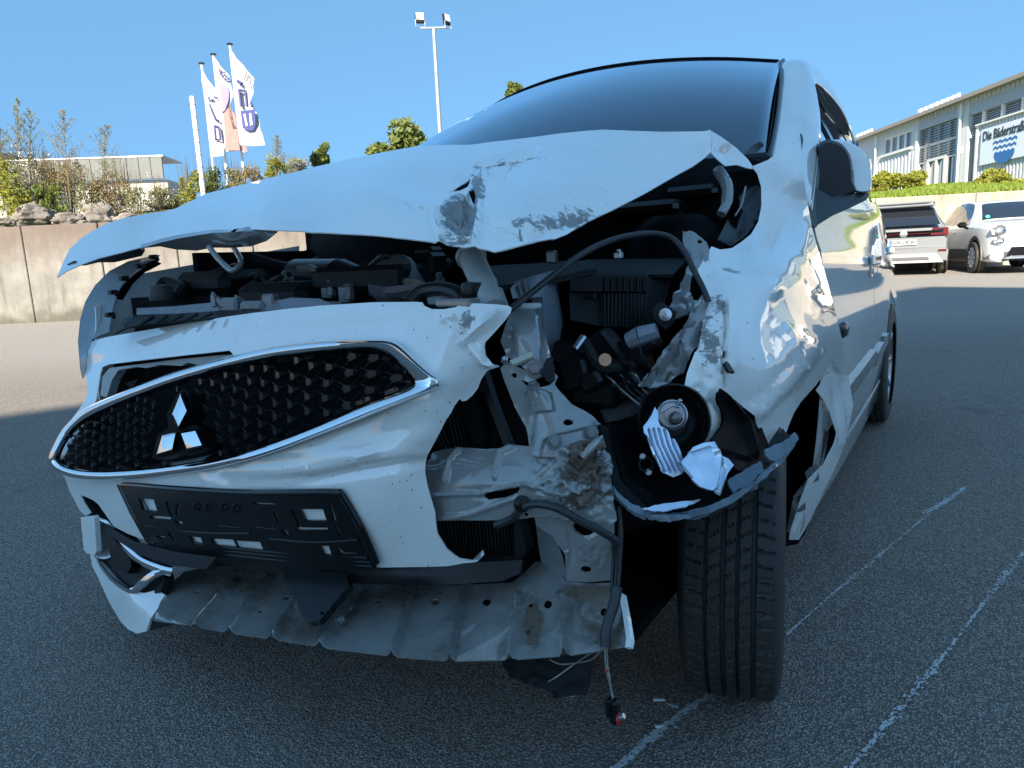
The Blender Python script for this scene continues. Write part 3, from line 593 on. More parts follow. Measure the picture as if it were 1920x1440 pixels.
# underside inner frame hanging under the bonnet's edge
sheet('bonnet_inner_frame', [(262, 466), (300, 455), (335, 447), (400, 436), (455, 433), (520, 436), (500, 452), (470, 462), (420, 463), (400, 464), (370, 470), (330, 468), (300, 462)], [(262, 466, X_, -.50), (335, 447, X_, -.30), (455, 433, X_, .0), (520, 436, X_, .10), (400, 468, D_, 1.46)], M['primer'], hood, res=10, off=.012, thick=.01, dents=[(430, 450, 26, 12, .008)])
sheet('bonnet_seal', [(128, 504), (160, 494), (200, 482), (262, 466), (272, 470), (266, 480), (240, 486), (215, 492), (185, 492), (160, 498), (140, 498)], [(128, 504, D_, 1.74), (262, 466, D_, 1.69), (200, 490, D_, 1.74)], M['black'], hood, res=9, off=.02, thick=.012)
tubep([(392, 462, 1.44), (405, 480, 1.43), (428, 504, 1.42), (440, 505, 1.42), (452, 492, 1.43), (445, 475, 1.44), (432, 455, 1.45)], .0055, 'latch_striker', M['primer'], hood)
# ---------------------------------------------------------------- engine bay shell
def circ(x, y, rx, ry=None, n=14, rot=0.0):
    ry = ry or rx; c, s = math.cos(rot), math.sin(rot)
    return [(x+rx*math.cos(a)*c-ry*math.sin(a)*s, y+rx*math.cos(a)*s+ry*math.sin(a)*c) for a in np.linspace(0, 2*math.pi, n+1)[:-1]]
tub = MB()
tub.box((0, .34, .62), (1.46, .02, .80)); tub.box((-.70, .12, .60), (.02, .44, .62)); tub.box((0, -.02, .27), (1.40, .74, .02)); tub.box((.50, .05, .55), (.02, .56, .50))
tub.build('engine_bay_shell', M['dark'], car)
side_panel('far_fender', [(-.36, .50), (-.34, .78), (-.20, .86), (.36, .93), (.36, .22), (.34, .2)]+arc(0, .285, .33, -5, 165), M['paint_clean'], car, mirror=True)
MB().box((-.50, -.10, .55), (.38, .40, .50)).build('inner_fender', M['dark'], car)

# ---- lumps of machinery in the dark
def rotm(v): return np.stack([RT, UP, -FW], 1)
VR = np.stack([np.array([math.cos(R_(0)), math.sin(R_(0)), 0]), np.array([0, 1, 0]), np.array([0, 0, 1])], 1)
def at(px, py, d): return P(px, py, 'D', d)
MB().tube([at(560, 520, 1.75), at(640, 522, 1.62)], .045, 18).tube([at(640, 522, 1.62), at(690, 530, 1.55)], [.045, .028], 14).build('air_intake_duct', M['black'], car)
mm = MB()
for (x, y, d) in ((622, 540, 1.50), (668, 528, 1.48), (655, 548, 1.46)):
    mm.tube([at(x, y+14, d), at(x+2, y-14, d)], [.013, .009], 8); mm.lathe([(.0, 0), (.014, .0), (.014, .006), (0, .006)], at(x+2, y-14, d), (0, -.3, 1), 10); mm.bbox(at(x-6, y+4, d+.01), (.03, .02, .035), .003)
mm.build('throttle_linkage', M['castalu'], car)
mm = MB()
mm.bbox(at(700, 520, 1.5), (.26, .12, .05), .01).bbox(at(560, 560, 1.62), (.22, .18, .08), .02).bbox(at(420, 530, 1.75), (.2, .15, .06), .02).bbox(at(760, 500, 1.55), (.2, .1, .03), .01)
mm.tube(cr([at(470, 480, 1.8), at(540, 500, 1.76), at(600, 490, 1.74)], 5), .012, 8).tube(cr([at(330, 560, 1.66), at(340, 540, 1.7), at(310, 530, 1.75), at(300, 545, 1.72)], 5), .015, 8)
mm.build('engine_top_cover', M['blackm'], car)
rr = np.random.default_rng(77)
for k in range(16):
    x0 = rr.uniform(330, 860); y0 = rr.uniform(500, 560); d0 = 1.75-(x0-330)*.0008; pts_ = [(x0, y0, d0)]
    for q in range(3): pts_.append((pts_[-1][0]+rr.uniform(12, 50), pts_[-1][1]+rr.uniform(-16, 16), d0+rr.uniform(-.06, .03)))
    tubep(pts_, rr.choice([.003, .005, .008]), 'engine_hose', M['hose'] if k % 3 else M['wire'], car, 6, 4)
for k in range(9):
    x0 = rr.uniform(420, 860); y0 = rr.uniform(515, 562); d0 = 1.70-(x0-420)*.0008
    MB().lathe([(0, 0), (.009, 0), (.009, .004), (.006, .005), (.006, .018), (0, .019)], at(x0, y0, d0), (rr.uniform(-.3, .3), -.4, 1), 10).build('engine_bolt', M['castalu'], car)
MB().bbox(at(790, 497, 1.5), (.10, .06, .05), .008).bbox(at(805, 480, 1.55), (.05, .05, .04), .008).build('air_box', M['black'], car)
MB().lathe([(0, .0), (.05, .0), (.055, -.01), (.055, -.05), (0, -.05)], at(730, 515, 1.42), (.1, -.8, .6), 24).build('pulley_cover', M['castalu'], car)
MB().bbox(at(443, 527, 1.72), (.05, .01, .03), .002).build('green_cover', M['green'], car)
MB().tube([at(447, 546, 1.62), at(480, 525, 1.66)], .003, 6).build('dipstick', M['steel'], car)
MB().lathe([(0, 0), (.026, 0), (.028, .006), (.024, .02), (.022, .034), (0, .036)], at(305, 563, 1.62), (0, 0, 1), 20).build('rubber_buffer', M['rubber'], car)
# radiator support crossmember + latch
def strip(name, pts_top, pts_bot, mt, parent, dtop, dbot, res=12, thick=.004, **k):
    ol = pts_top+list(reversed(pts_bot)); c = [(x, y, D_, dtop(x)) for x, y in pts_top]+[(x, y, D_, dbot(x)) for x, y in pts_bot]
    return sheet(name, ol, c, mt, parent, res=res, thick=thick, **k)
dl = lambda a, b, x0, x1: (lambda x: a+(b-a)*(x-x0)/(x1-x0))
cmx = strip('radiator_support', [(256, 578), (330, 574), (410, 566), (480, 566), (545, 560), (640, 566)], [(256, 590), (330, 588), (410, 586), (480, 582), (560, 582), (640, 575)], M['castalu'], car, dl(1.62, 1.25, 256, 640), dl(1.60, 1.23, 256, 640), thick=.02)
sheet('grey_bracket_plate', [(520, 564), (545, 558), (600, 560), (625, 572), (580, 577), (530, 580)], [(520, 564, D_, 1.36), (625, 570, D_, 1.24), (560, 580, D_, 1.30)], M['battery'], car, res=14, thick=.015)
mm = MB()
for (x, y, dx, dy) in ((403, 575, -4, -26), (418, 575, -14, -18), (450, 575, -8, -20), (462, 572, -20, -12), (500, 575, 8, -14)):
    mm.tube([at(x, y, 1.44), at(x+dx*.6, y+dy*.7, 1.44), at(x+dx, y+dy, 1.45)], [.008, .007, .003], 6)
mm.bbox(at(435, 572, 1.44), (.06, .03, .03), .006).bbox(at(480, 574, 1.40), (.07, .03, .02), .006).bbox(at(508, 566, 1.38), (.035, .02, .03), .004)
mm.build('bonnet_latch', M['castalu'], cmx)
# ribbed black cover in front of it
strip('radiator_shroud_cover', [(210, 618), (230, 598), (262, 590), (330, 588), (420, 582), (480, 582), (560, 580)], [(214, 625), (235, 615), (270, 608), (330, 602), (420, 594), (480, 590), (560, 583)], M['blackm'], car, dl(1.66, 1.25, 210, 560), dl(1.62, 1.22, 210, 560))
mm = MB()
for i in range(6):
    x = 235+i*28; MB().tube([at(x, 612-i*2.6, 1.60-i*.045), at(x+24, 594-i*1.4, 1.60-i*.045)], .004, 6).build('cover_rib', M['black'], car)

# ---- far headlamp (picture left): clear lens shell wrapped round the corner
hl = sheet('far_headlight', [(150, 690), (146, 640), (150, 600), (160, 565), (178, 535), (205, 508), (240, 490), (275, 482), (300, 478), (290, 486), (262, 498), (238, 520), (222, 545), (212, 575), (206, 610), (205, 622), (172, 636), (164, 655), (160, 700), (155, 710)],
    [(150, 690, X_, -.835), (146, 640, X_, -.84), (178, 535, X_, -.815), (300, 478, X_, -.62), (262, 498, X_, -.66), (206, 612, X_, -.76), (172, 636, X_, -.80), (215, 560, X_, -.74), (160, 700, X_, -.825)], M['lamp_clear'] if 'lamp_clear' in M else M['clear'], car, res=10, thick=.003)
strip('headlight_rim', [(164, 655), (166, 620), (176, 575), (200, 535), (235, 505), (275, 488)], [(205, 622), (208, 590), (216, 560), (236, 526), (262, 500), (290, 487)], M['gloss'], hl, dl(1.92, 1.86, 164, 290), dl(1.88, 1.84, 200, 290), thick=.02)
strip('headlight_bowl', [(168, 630), (178, 585), (200, 545), (232, 515), (268, 493)], [(190, 622), (196, 590), (214, 552), (240, 524), (272, 498)], M['silver'], hl, dl(1.885, 1.85, 168, 272), dl(1.87, 1.84, 190, 272), thick=.004)
for (x, y) in ((288, 482), (262, 499), (232, 522), (212, 548), (206, 590)):
    MB().bbox(at(x, y, 1.80), (.02, .02, .012), .003).tube([at(x, y, 1.80), at(x+8, y+5, 1.79)], .005, 6).build('headlight_clip', M['black'], hl)
# bits behind the left edge of the bumper: arch stub
MB().bbox((-.80, -.30, .36), (.05, .22, .30), .02).build('bumper_side', M['paint'], car)

# ---- battery, reservoir, hoses
bt = sheet('battery', [(955, 530), (1062, 500), (1066, 560), (1064, 620), (1055, 680), (1035, 700), (1015, 640), (985, 560)], [(955, 530, D_, 1.16), (1008, 520, D_, 1.17), (1062, 500, D_, 1.32), (1055, 680, D_, 1.30), (1015, 640, D_, 1.16)], M['battery'], car, res=20, thick=.02, holes=[[(968, 562), (1017, 556), (1022, 640), (1000, 600)]])
sheet('battery_top', [(900, 500), (1040, 490), (1110, 488), (1118, 502), (1040, 520), (960, 532), (900, 540), (880, 530)], [(900, 500, D_, 1.26), (1110, 488, D_, 1.34), (960, 530, D_, 1.16), (1118, 502, D_, 1.22)], M['blackm'], car, res=16, thick=.01)
sheet('battery_label', [(955, 533), (1006, 523), (1007, 553), (962, 560)], [(955, 533, D_, 1.15), (1006, 523, D_, 1.17), (962, 560, D_, 1.15)], M['label'], bt, thick=.001)
MB().tube([at(972, 528, 1.148), at(978, 556, 1.148)], .0022, 4).tube([at(984, 526, 1.148), at(988, 554, 1.148)], .0022, 4).tube([at(993, 525, 1.148), at(997, 552, 1.148)], .0015, 4).build('label_stripe', M['battery'], bt)
lab = sheet('warning_label', [(800, 556), (815, 550), (868, 553), (878, 567), (802, 567)], [(800, 556, D_, 1.20), (878, 560, D_, 1.15), (840, 567, D_, 1.16)], M['label'], car, thick=.004)
def text(body, size, mt, parent, name='lettering', ext=.0006, align='CENTER', bold=.0):
    c = bpy.data.curves.new(name, 'FONT'); c.body = body; c.size = size; c.extrude = ext; c.align_x = align; c.align_y = 'CENTER'; c.offset = bold; c.resolution_u = 3
    o = bpy.data.objects.new('tmp', c); COL.objects.link(o); dg = bpy.context.evaluated_depsgraph_get(); dg.update()
    me = bpy.data.meshes.new_from_object(o.evaluated_get(dg)); bpy.data.objects.remove(o); me.name = name
    me.materials.clear(); return newobj(name, me, mt, parent)
def orient(o, loc, xa, up):
    xa = Vector(xa).normalized(); up = Vector(up); z = xa.cross(up).normalized(); y = z.cross(xa)
    o.matrix_local = Matrix(((xa[0], y[0], z[0], loc[0]), (xa[1], y[1], z[1], loc[1]), (xa[2], y[2], z[2], loc[2]), (0, 0, 0, 1)))
t = text('12V60 L2', .013, M['red'], lab); orient(t, at(846, 562, 1.150), at(870, 562, 1.14)-at(830, 563, 1.17), UP)
nk = MB().lathe([(0, 0), (.024, 0), (.024, .008), (.020, .010), (.0195, .07), (.021, .072), (.021, .078), (.0185, .082), (.018, .13), (.0, .13)], at(882, 478, 1.10), at(925, 575, 1.02)-at(882, 478, 1.10), 26)
nk.build('washer_filler_neck', M['reservoir'], car)
sheet('washer_reservoir', [(912, 548), (930, 536), (942, 540), (955, 575), (930, 572), (915, 570)], [(912, 548, D_, 1.04), (942, 540, D_, 1.06), (955, 575, D_, 1.04)], M['reservoir'], car, thick=.03)
MB().lathe([(0, 0), (.020, 0), (.022, .004), (.021, .02), (.019, .026), (0, .028)], at(893, 562, 1.05), (0, -.1, 1), 22).build('radiator_cap', M['black'], car)
tubep([(770, 566, 1.20), (790, 548, 1.20), (825, 542, 1.19), (858, 550, 1.17), (872, 566, 1.15)], .013, 'coolant_hose', M['hose'], car, 10)
sheet('top_bracket', [(717, 545), (730, 537), (782, 532), (786, 540), (740, 549), (720, 549)], [(717, 545, D_, 1.32), (786, 532, D_, 1.24), (740, 549, D_, 1.28)], M['castalu'], car, thick=.012)
MB().bbox(at(858, 567, 1.0), (.06, .03, .012), .003).build('torn_mount', M['primer'], car)

# ---- black relay box with ribs
fb = shell('fuse_box', [(1066, 532), (1130, 512), (1260, 515), (1236, 616), (1130, 612), (1070, 600)], [(1092, 532, D_, 1.22), (1260, 515, D_, 1.26), (1130, 612, D_, 1.22)], [(0, 1.0), (.20, .98)], M['blackm'], car, sm=False)
sheet('fuse_box_lid', [(1065, 508), (1100, 486), (1290, 484), (1262, 514), (1130, 516), (1068, 524)], [(1065, 508, D_, 1.24), (1290, 484, D_, 1.42), (1100, 486, D_, 1.40), (1262, 514, D_, 1.235), (1068, 524, D_, 1.21)], M['blackm'], car, thick=.006, res=16)
sheet('fuse_box_lid_skirt', [(1068, 524), (1130, 516), (1212, 518), (1212, 548), (1130, 546), (1070, 545)], [(1068, 524, D_, 1.205), (1212, 518, D_, 1.205), (1130, 546, D_, 1.20)], M['blackm'], fb, thick=.008, res=16)
for x in (1136, 1148, 1160, 1172, 1184, 1196, 1208):
    MB().tube([at(x, 519, 1.197), at(x, 546, 1.197)], .0030, 6).build('lid_rib', M['black'], fb)
for x in range(1134, 1214, 7):
    MB().tube([at(x, 551, 1.203), at(x-1, 612, 1.208)], .0018, 5).build('box_rib', M['black'], fb)
MB().bbox(at(1107, 556, 1.19), (.022, .01, .010), .002).build('box_clip', M['black'], fb)
MB().tube([at(1160, 482, 1.26), at(1160, 468, 1.26)], [.005, .004], 8).bbox(at(1160, 479, 1.26), (.014, .014, .012), .002).build('terminal_stud', M['silver'], car)
MB().bbox(at(1035, 484, 1.4), (.02, .02, .03), .004).build('sensor_plug', M['steel'], car)
# the long black cable arching over the bay
tubep([(955, 582, .985), (985, 558, 1.0), (1030, 522, 1.02), (1080, 484, 1.05), (1130, 457, 1.08), (1180, 442, 1.10), (1228, 438, 1.12), (1262, 448, 1.12), (1285, 475, 1.11), (1300, 505, 1.10), (1318, 540, 1.09), (1328, 565, 1.08)], .0048, 'bonnet_cable', M['hose'], car, 10)

# ---- twisted bracketry at the inner edge of the fender
sheet('strut_bracket', rag([(1292, 432), (1310, 440), (1325, 455), (1332, 470), (1330, 485), (1312, 500), (1296, 520), (1290, 545), (1300, 560), (1325, 562), (1308, 590), (1290, 585), (1262, 600), (1255, 575), (1268, 545), (1285, 520), (1290, 490), (1284, 460), (1280, 435)], 1.0), [(1292, 432, D_, 1.26), (1332, 470, D_, 1.22), (1290, 545, D_, 1.16), (1325, 562, D_, 1.10), (1255, 580, D_, 1.18)], M['primer'], car, holes=[circ(1312, 452, 5, 3)], res=8, thick=.003, crump=[(1300, 520, 80, .006, 24)], wear=[(1300, 540, 40, 50, .3)])
bk = sheet('crushed_support', rag([(1322, 548), (1310, 560), (1290, 600), (1275, 620), (1258, 640), (1236, 670), (1215, 700), (1195, 722), (1206, 726), (1240, 728), (1262, 712), (1285, 690), (1290, 672), (1300, 640), (1308, 610), (1318, 595), (1326, 575)], .9), [(1322, 548, D_, 1.10), (1290, 600, D_, 1.085), (1236, 670, D_, 1.09), (1195, 722, D_, 1.08), (1290, 672, D_, 1.07), (1326, 575, D_, 1.09)], M['primer'], car, res=7, thick=.003, crump=[(1260, 660, 70, .008, 22)], creases=[([(1315, 570), (1270, 650), (1210, 722)], 9, .012)], wear=[(1240, 700, 50, 30, .5), (1290, 620, 30, 40, .3)])
MB().lathe([(0, 0), (.010, 0), (.010, .003), (.006, .004), (.006, .010), (0, .011)], at(1247, 590, 1.10), -FW, 12).build('bolt', M['silver'], bk)
sheet('bolt_plate', rag([(1222, 578), (1240, 566), (1270, 585), (1262, 606), (1248, 618), (1228, 600)], .8), [(1222, 578, D_, 1.12), (1270, 585, D_, 1.11), (1248, 618, D_, 1.11)], M['blackm'], bk, thick=.003)
sheet('torn_flap', rag([(1296, 585), (1325, 592), (1318, 640), (1300, 655), (1282, 700), (1275, 690), (1280, 640)], .8), [(1296, 585, D_, 1.075), (1325, 592, D_, 1.085), (1282, 700, D_, 1.06)], M['primer'], bk, thick=.003, crump=[(1300, 640, 50, .006, 20)])
sheet('steel_rail', rag([(1125, 770), (1180, 745), (1240, 716), (1262, 722), (1235, 745), (1180, 772), (1132, 784)], .8), [(1125, 775, D_, 1.12), (1262, 718, D_, 1.12), (1180, 772, D_, 1.09)], M['steel'], car, holes=[circ(1221, 733, 3, 5)], thick=.01, wear=[(1220, 730, 50, 20, .5)])
mm = MB()   # connectors and broken plastic in the shadows behind the lamp
for (x, y, d, w_, h_) in ((1085, 700, 1.14, .05, .05), (1115, 712, 1.12, .04, .03), (1072, 665, 1.18, .06, .04), (1140, 660, 1.16, .05, .07), (1165, 700, 1.14, .06, .05), (1190, 668, 1.15, .05, .06), (1210, 650, 1.14, .05, .03), (1120, 735, 1.14, .08, .04), (1180, 720, 1.12, .05, .03)):
    mm.bbox(at(x, y, d), (w_, .04, h_), .006, Matrix.Rotation(random.uniform(-.8, .8), 3, 'Y'))
mm.build('broken_connector_block', M['black'], car)
MB().tube([at(1178, 640, 1.10), at(1200, 630, 1.09)], [.013, .015], 8).tube([at(1200, 630, 1.09), at(1232, 620, 1.08)], [.015, .012], 8).build('lamp_connector', M['battery'], car)
MB().tube([at(1078, 655, 1.08), at(1094, 632, 1.09)], [.005, .006], 8).build('bright_clip', M['silver'], car)
MB().lathe([(0, 0), (.010, 0), (.010, .01), (0, .01)], at(1133, 675, 1.10), -FW, 12).build('copper_contact', M['copper'], car)
tubep([(1095, 640, 1.12), (1108, 665, 1.11), (1128, 690, 1.10), (1155, 690, 1.10), (1162, 700, 1.11)], .009, 'bulb_holder_arm', M['blackm'], car)
for k in range(7):
    x0 = 1130+k*14; tubep([(x0, 700+(k % 3)*10, 1.12), (x0+20, 715-(k % 2)*12, 1.08), (x0+34, 730, 1.09), (x0+70-k*4, 760-k*4, 1.07)], .0016, 'loose_wire', M['wire'] if k % 3 == 0 else M['hose'], car, 5)

# ---- radiator behind the torn bumper
rad = sheet('radiator', [(800, 750), (905, 700), (980, 1050), (790, 1052)], [(800, 750, Y_, -.44), (980, 760, Y_, -.44), (980, 1050, Y_, -.44)], M['dark'], car, res=40, thick=.03)
for i in range(24):
    x = 812+i*7.2; y0 = 800 if x < 830 else 745; 
    if x < 905: MB().tube([at(x, y0-(x-812)*.25, depth(x, 780, Y_, -.445)), at(x+22, 850, depth(x+22, 850, Y_, -.445))], .0009, 4).build('fin', M['fin'], rad)
for i in range(22):
    x = 818+i*6.6; MB().tube([at(x, 970, depth(x, 970, Y_, -.445)), at(x+8, 1045, depth(x+8, 1045, Y_, -.445))], .0010, 4).build('fin', M['fin'], rad)
sheet('radiator_side_tank', [(862, 745), (885, 740), (900, 790), (912, 842), (888, 842), (878, 790)], [(862, 745, Y_, -.47), (912, 842, Y_, -.47), (900, 790, Y_, -.47)], M['black'], rad, thick=.03, res=20)
sheet('radiator_frame', [(962, 975), (974, 975), (988, 1030), (975, 1052), (870, 1060), (870, 1048), (966, 1042)], [(962, 975, Y_, -.46), (988, 1040, Y_, -.46), (870, 1055, Y_, -.46)], M['blackm'], rad, thick=.02, res=20)
MB().tube([at(903, 690, 1.08), at(925, 760, 1.08), at(960, 850, 1.07)], .012, 8).build('air_guide', M['black'], car)
sheet('dark_air_duct', [(880, 740), (905, 700), (945, 690), (1000, 850), (940, 845), (915, 842)], [(880, 740, D_, 1.10), (945, 690, D_, 1.08), (1000, 850, D_, 1.06)], M['dark'], car, res=30)

# ---- near radiator support / lamp bracket, crash beam, lower bracket
tw = sheet('support_post', [(958, 582), (968, 575), (985, 573), (997, 580), (1008, 600), (1020, 625), (1030, 655), (1036, 685), (1022, 688), (1005, 700), (985, 692), (966, 680), (948, 668), (938, 640), (946, 610)], [(958, 582, D_, 1.01), (1008, 600, D_, 1.03), (1036, 690, D_, 1.0), (990, 690, D_, .97), (945, 660, D_, .995), (975, 630, D_, .975)], M['primer'], car, res=7, thick=.004, dents=[(1000, 640, 14, 50, .010), (955, 640, 10, 40, -.008)], wear=[(970, 590, 20, 12, .3), (1015, 650, 12, 40, .25)])
MB().bbox(at(990, 574, 1.0), (.035, .02, .008), .002).build('post_cap', M['reservoir'], tw)
ub = sheet('lamp_bracket', [(938, 690), (952, 678), (975, 690), (1000, 697), (1020, 690), (1035, 694), (1046, 706), (1040, 720), (1046, 730), (1058, 742), (1072, 758), (1095, 770), (1112, 782), (1124, 796), (1130, 812), (1134, 838), (1120, 850), (1060, 858), (1010, 856), (992, 850), (978, 800), (960, 750), (946, 715)],
    [(938, 690, D_, .985), (1035, 694, D_, .985), (1000, 740, D_, .965), (1072, 758, D_, .985), (1130, 812, D_, .995), (1134, 838, D_, .985), (1010, 856, D_, .955), (978, 800, D_, .985), (960, 750, D_, .995), (1050, 800, D_, .962)], M['beam'], car, res=6, thick=.003,
    holes=[circ(1065, 792, 9, 6), circ(964, 704, 5), [(976, 712), (990, 716), (1030, 702), (1042, 712), (1030, 722), (1008, 728), (992, 734), (984, 730)]], dents=[(985, 780, 12, 60, -.016), (1095, 800, 20, 20, .006)], creases=[([(1014, 846), (1020, 826), (1036, 815), (1126, 797)], 4, .005), ([(993, 745), (1000, 775), (1040, 770), (1034, 738)], 3, -.004)], wear=[(1080, 760, 20, 10, .3), (1110, 835, 30, 14, .35)])
def bolt(x, y, d, r, par, mt='silver', nrm=None):
    n = -FW if nrm is None else np.array(nrm)
    m_ = MB().lathe([(0, 0), (r*1.5, 0), (r*1.45, r*.3), (0, r*.3)], at(x, y, d), n, 14); m_.lathe([(0, r*.3), (r, r*.3), (r, r*.95), (r*.82, r*1.1), (0, r*1.1)], at(x, y, d), n, 6)
    return m_.build('bolt', M[mt], par, 20)
bolt(1040, 828, .952, .0072, ub, 'castalu'); bolt(1108, 812, .975, .0072, ub, 'castalu'); bolt(1002, 691, .972, .009, ub, 'steel'); bolt(948, 675, .972, .005, ub, 'silver', (-.6, -.8, .3)); bolt(1000, 724, .955, .006, ub, 'castalu', (0, -.2, 1))
MB().tube(cr([at(985, 742, .957), at(990, 731, .952), at(1010, 728, .95), at(1028, 734, .953), at(1036, 750, .957)], 5), .0018, 6).build('retaining_clip', M['silver'], ub)
sheet('cracked_clip', [(955, 676), (998, 658), (999, 668), (962, 684)], [(955, 676, D_, .965), (998, 658, D_, .965), (962, 684, D_, .96)], M['yellow'], ub, thick=.006)
sheet('torn_plate', rag([(1025, 672), (1034, 668), (1040, 685), (1040, 712), (1030, 718), (1014, 700)], 1), [(1025, 672, D_, .97), (1040, 712, D_, .965), (1014, 700, D_, .965)], M['blackm'], ub, thick=.004)
beam = sheet('crash_beam', [(797, 885), (800, 866), (812, 848), (835, 842), (870, 839), (910, 842), (940, 840), (965, 834), (1000, 838), (1018, 846), (1040, 838), (1062, 842), (1085, 835), (1105, 840), (1125, 836), (1142, 848), (1150, 870), (1148, 900), (1152, 940), (1157, 975), (1140, 990), (1110, 985), (1060, 975), (1030, 968), (1000, 970), (960, 975), (900, 976), (820, 975), (812, 950), (803, 915)],
    [(797, 885, D_, 1.085), (820, 975, D_, 1.08), (812, 848, D_, 1.10), (900, 840, D_, 1.035), (900, 905, D_, 1.005), (900, 976, D_, 1.02), (1000, 900, D_, .955), (1000, 840, D_, .985), (1000, 970, D_, .97), (1100, 840, D_, .95), (1100, 900, D_, .925), (1152, 940, D_, .94), (1142, 850, D_, .945), (1110, 985, D_, .94)], M['beam'], car, res=4, thick=.003,
    holes=[[(903, 932), (912, 925), (930, 919), (960, 912), (975, 911), (976, 915), (968, 925), (945, 934), (915, 938)], circ(986, 965, 4)],
    dents=[(930, 928, 45, 10, -.006)], creases=[([(864, 842), (846, 862), (836, 902)], 6, .007), ([(962, 838), (940, 850), (932, 868), (928, 895)], 6, .007), ([(800, 928), (900, 926), (985, 908), (1060, 930)], 7, .006), ([(810, 975), (880, 965), (960, 935)], 8, .005)],
    crump=[(1085, 880, 66, .012, 26), (1050, 910, 60, .005, 18), (1110, 940, 55, .005, 20), (1120, 870, 40, .005, 14)], wear=[(1095, 875, 60, 46, .85), (1080, 935, 80, 40, .62), (1010, 870, 30, 20, .3), (1130, 900, 30, 60, .7)], smooth=85)
sheet('torn_beam_plate', rag([(1050, 842), (1075, 828), (1110, 822), (1130, 818), (1136, 835), (1120, 850), (1075, 852)], 1.2), [(1050, 842, D_, .94), (1130, 818, D_, .935), (1075, 852, D_, .93)], M['beam'], beam, res=6, thick=.004, crump=[(1095, 838, 40, .008, 10)], wear=[(1095, 838, 60, 30, .8)])
MB().tube([at(1092, 858, .925), at(1108, 840, .925), at(1122, 826, .93)], [.004, .006, .005], 8).build('bent_rod', M['wire'], beam)
lb = sheet('lower_bracket', [(1002, 968), (1025, 962), (1060, 972), (1110, 985), (1152, 975), (1152, 1010), (1150, 1050), (1146, 1088), (1100, 1092), (1062, 1090), (1056, 1070), (1052, 1045), (1046, 1025), (1036, 1005), (1022, 993), (1005, 985)], [(1002, 968, D_, 1.0), (1152, 975, D_, .955), (1146, 1088, D_, .985), (1062, 1090, D_, 1.02), (1100, 1020, D_, .965), (1036, 1005, D_, 1.01)], M['beam'], car, res=6, thick=.003,
    holes=[circ(1094, 990, 21, 14, rot=.25), circ(1098, 1068, 10, 7)], dents=[(1055, 1040, 8, 40, -.01)], crump=[(1110, 1030, 40, .003, 14)], wear=[(1110, 1030, 36, 50, .42), (1090, 980, 60, 14, .4)])
sheet('support_web', [(1005, 985), (1036, 1005), (1052, 1045), (1062, 1090), (1068, 1100), (1020, 1080), (1010, 1030)], [(1005, 985, D_, 1.06), (1062, 1090, D_, 1.03), (1020, 1080, D_, 1.10)], M['primer'], lb, thick=.003)
tubep([(930, 985, 1.0), (960, 972, .98), (980, 952, .955), (1010, 945, .94), (1050, 955, .93), (1085, 975, .925), (1120, 992, .925), (1152, 1012, .935), (1156, 1022, .94)], .0055, 'wiring_loom', M['hose'], car, 10)
MB().lathe([(0, 0), (.010, 0), (.012, .003), (.008, .006), (0, .007)], at(979, 944, .955), -FW, 14).build('grommet', M['black'], car)
for k, xx in enumerate((1148, 1153, 1157)):
    tubep([(xx, 1015, .945), (xx+2, 1040, .95), (xx-1+k*2, 1080, .945), (xx-2, 1110, .935)], .0022, 'loose_wire', M['hose'], car, 6)
tubep([(1160, 950, .96), (1164, 1000, .955), (1161, 1060, .95), (1157, 1110, .94)], .0035, 'loose_wire', M['hose'], car, 6)

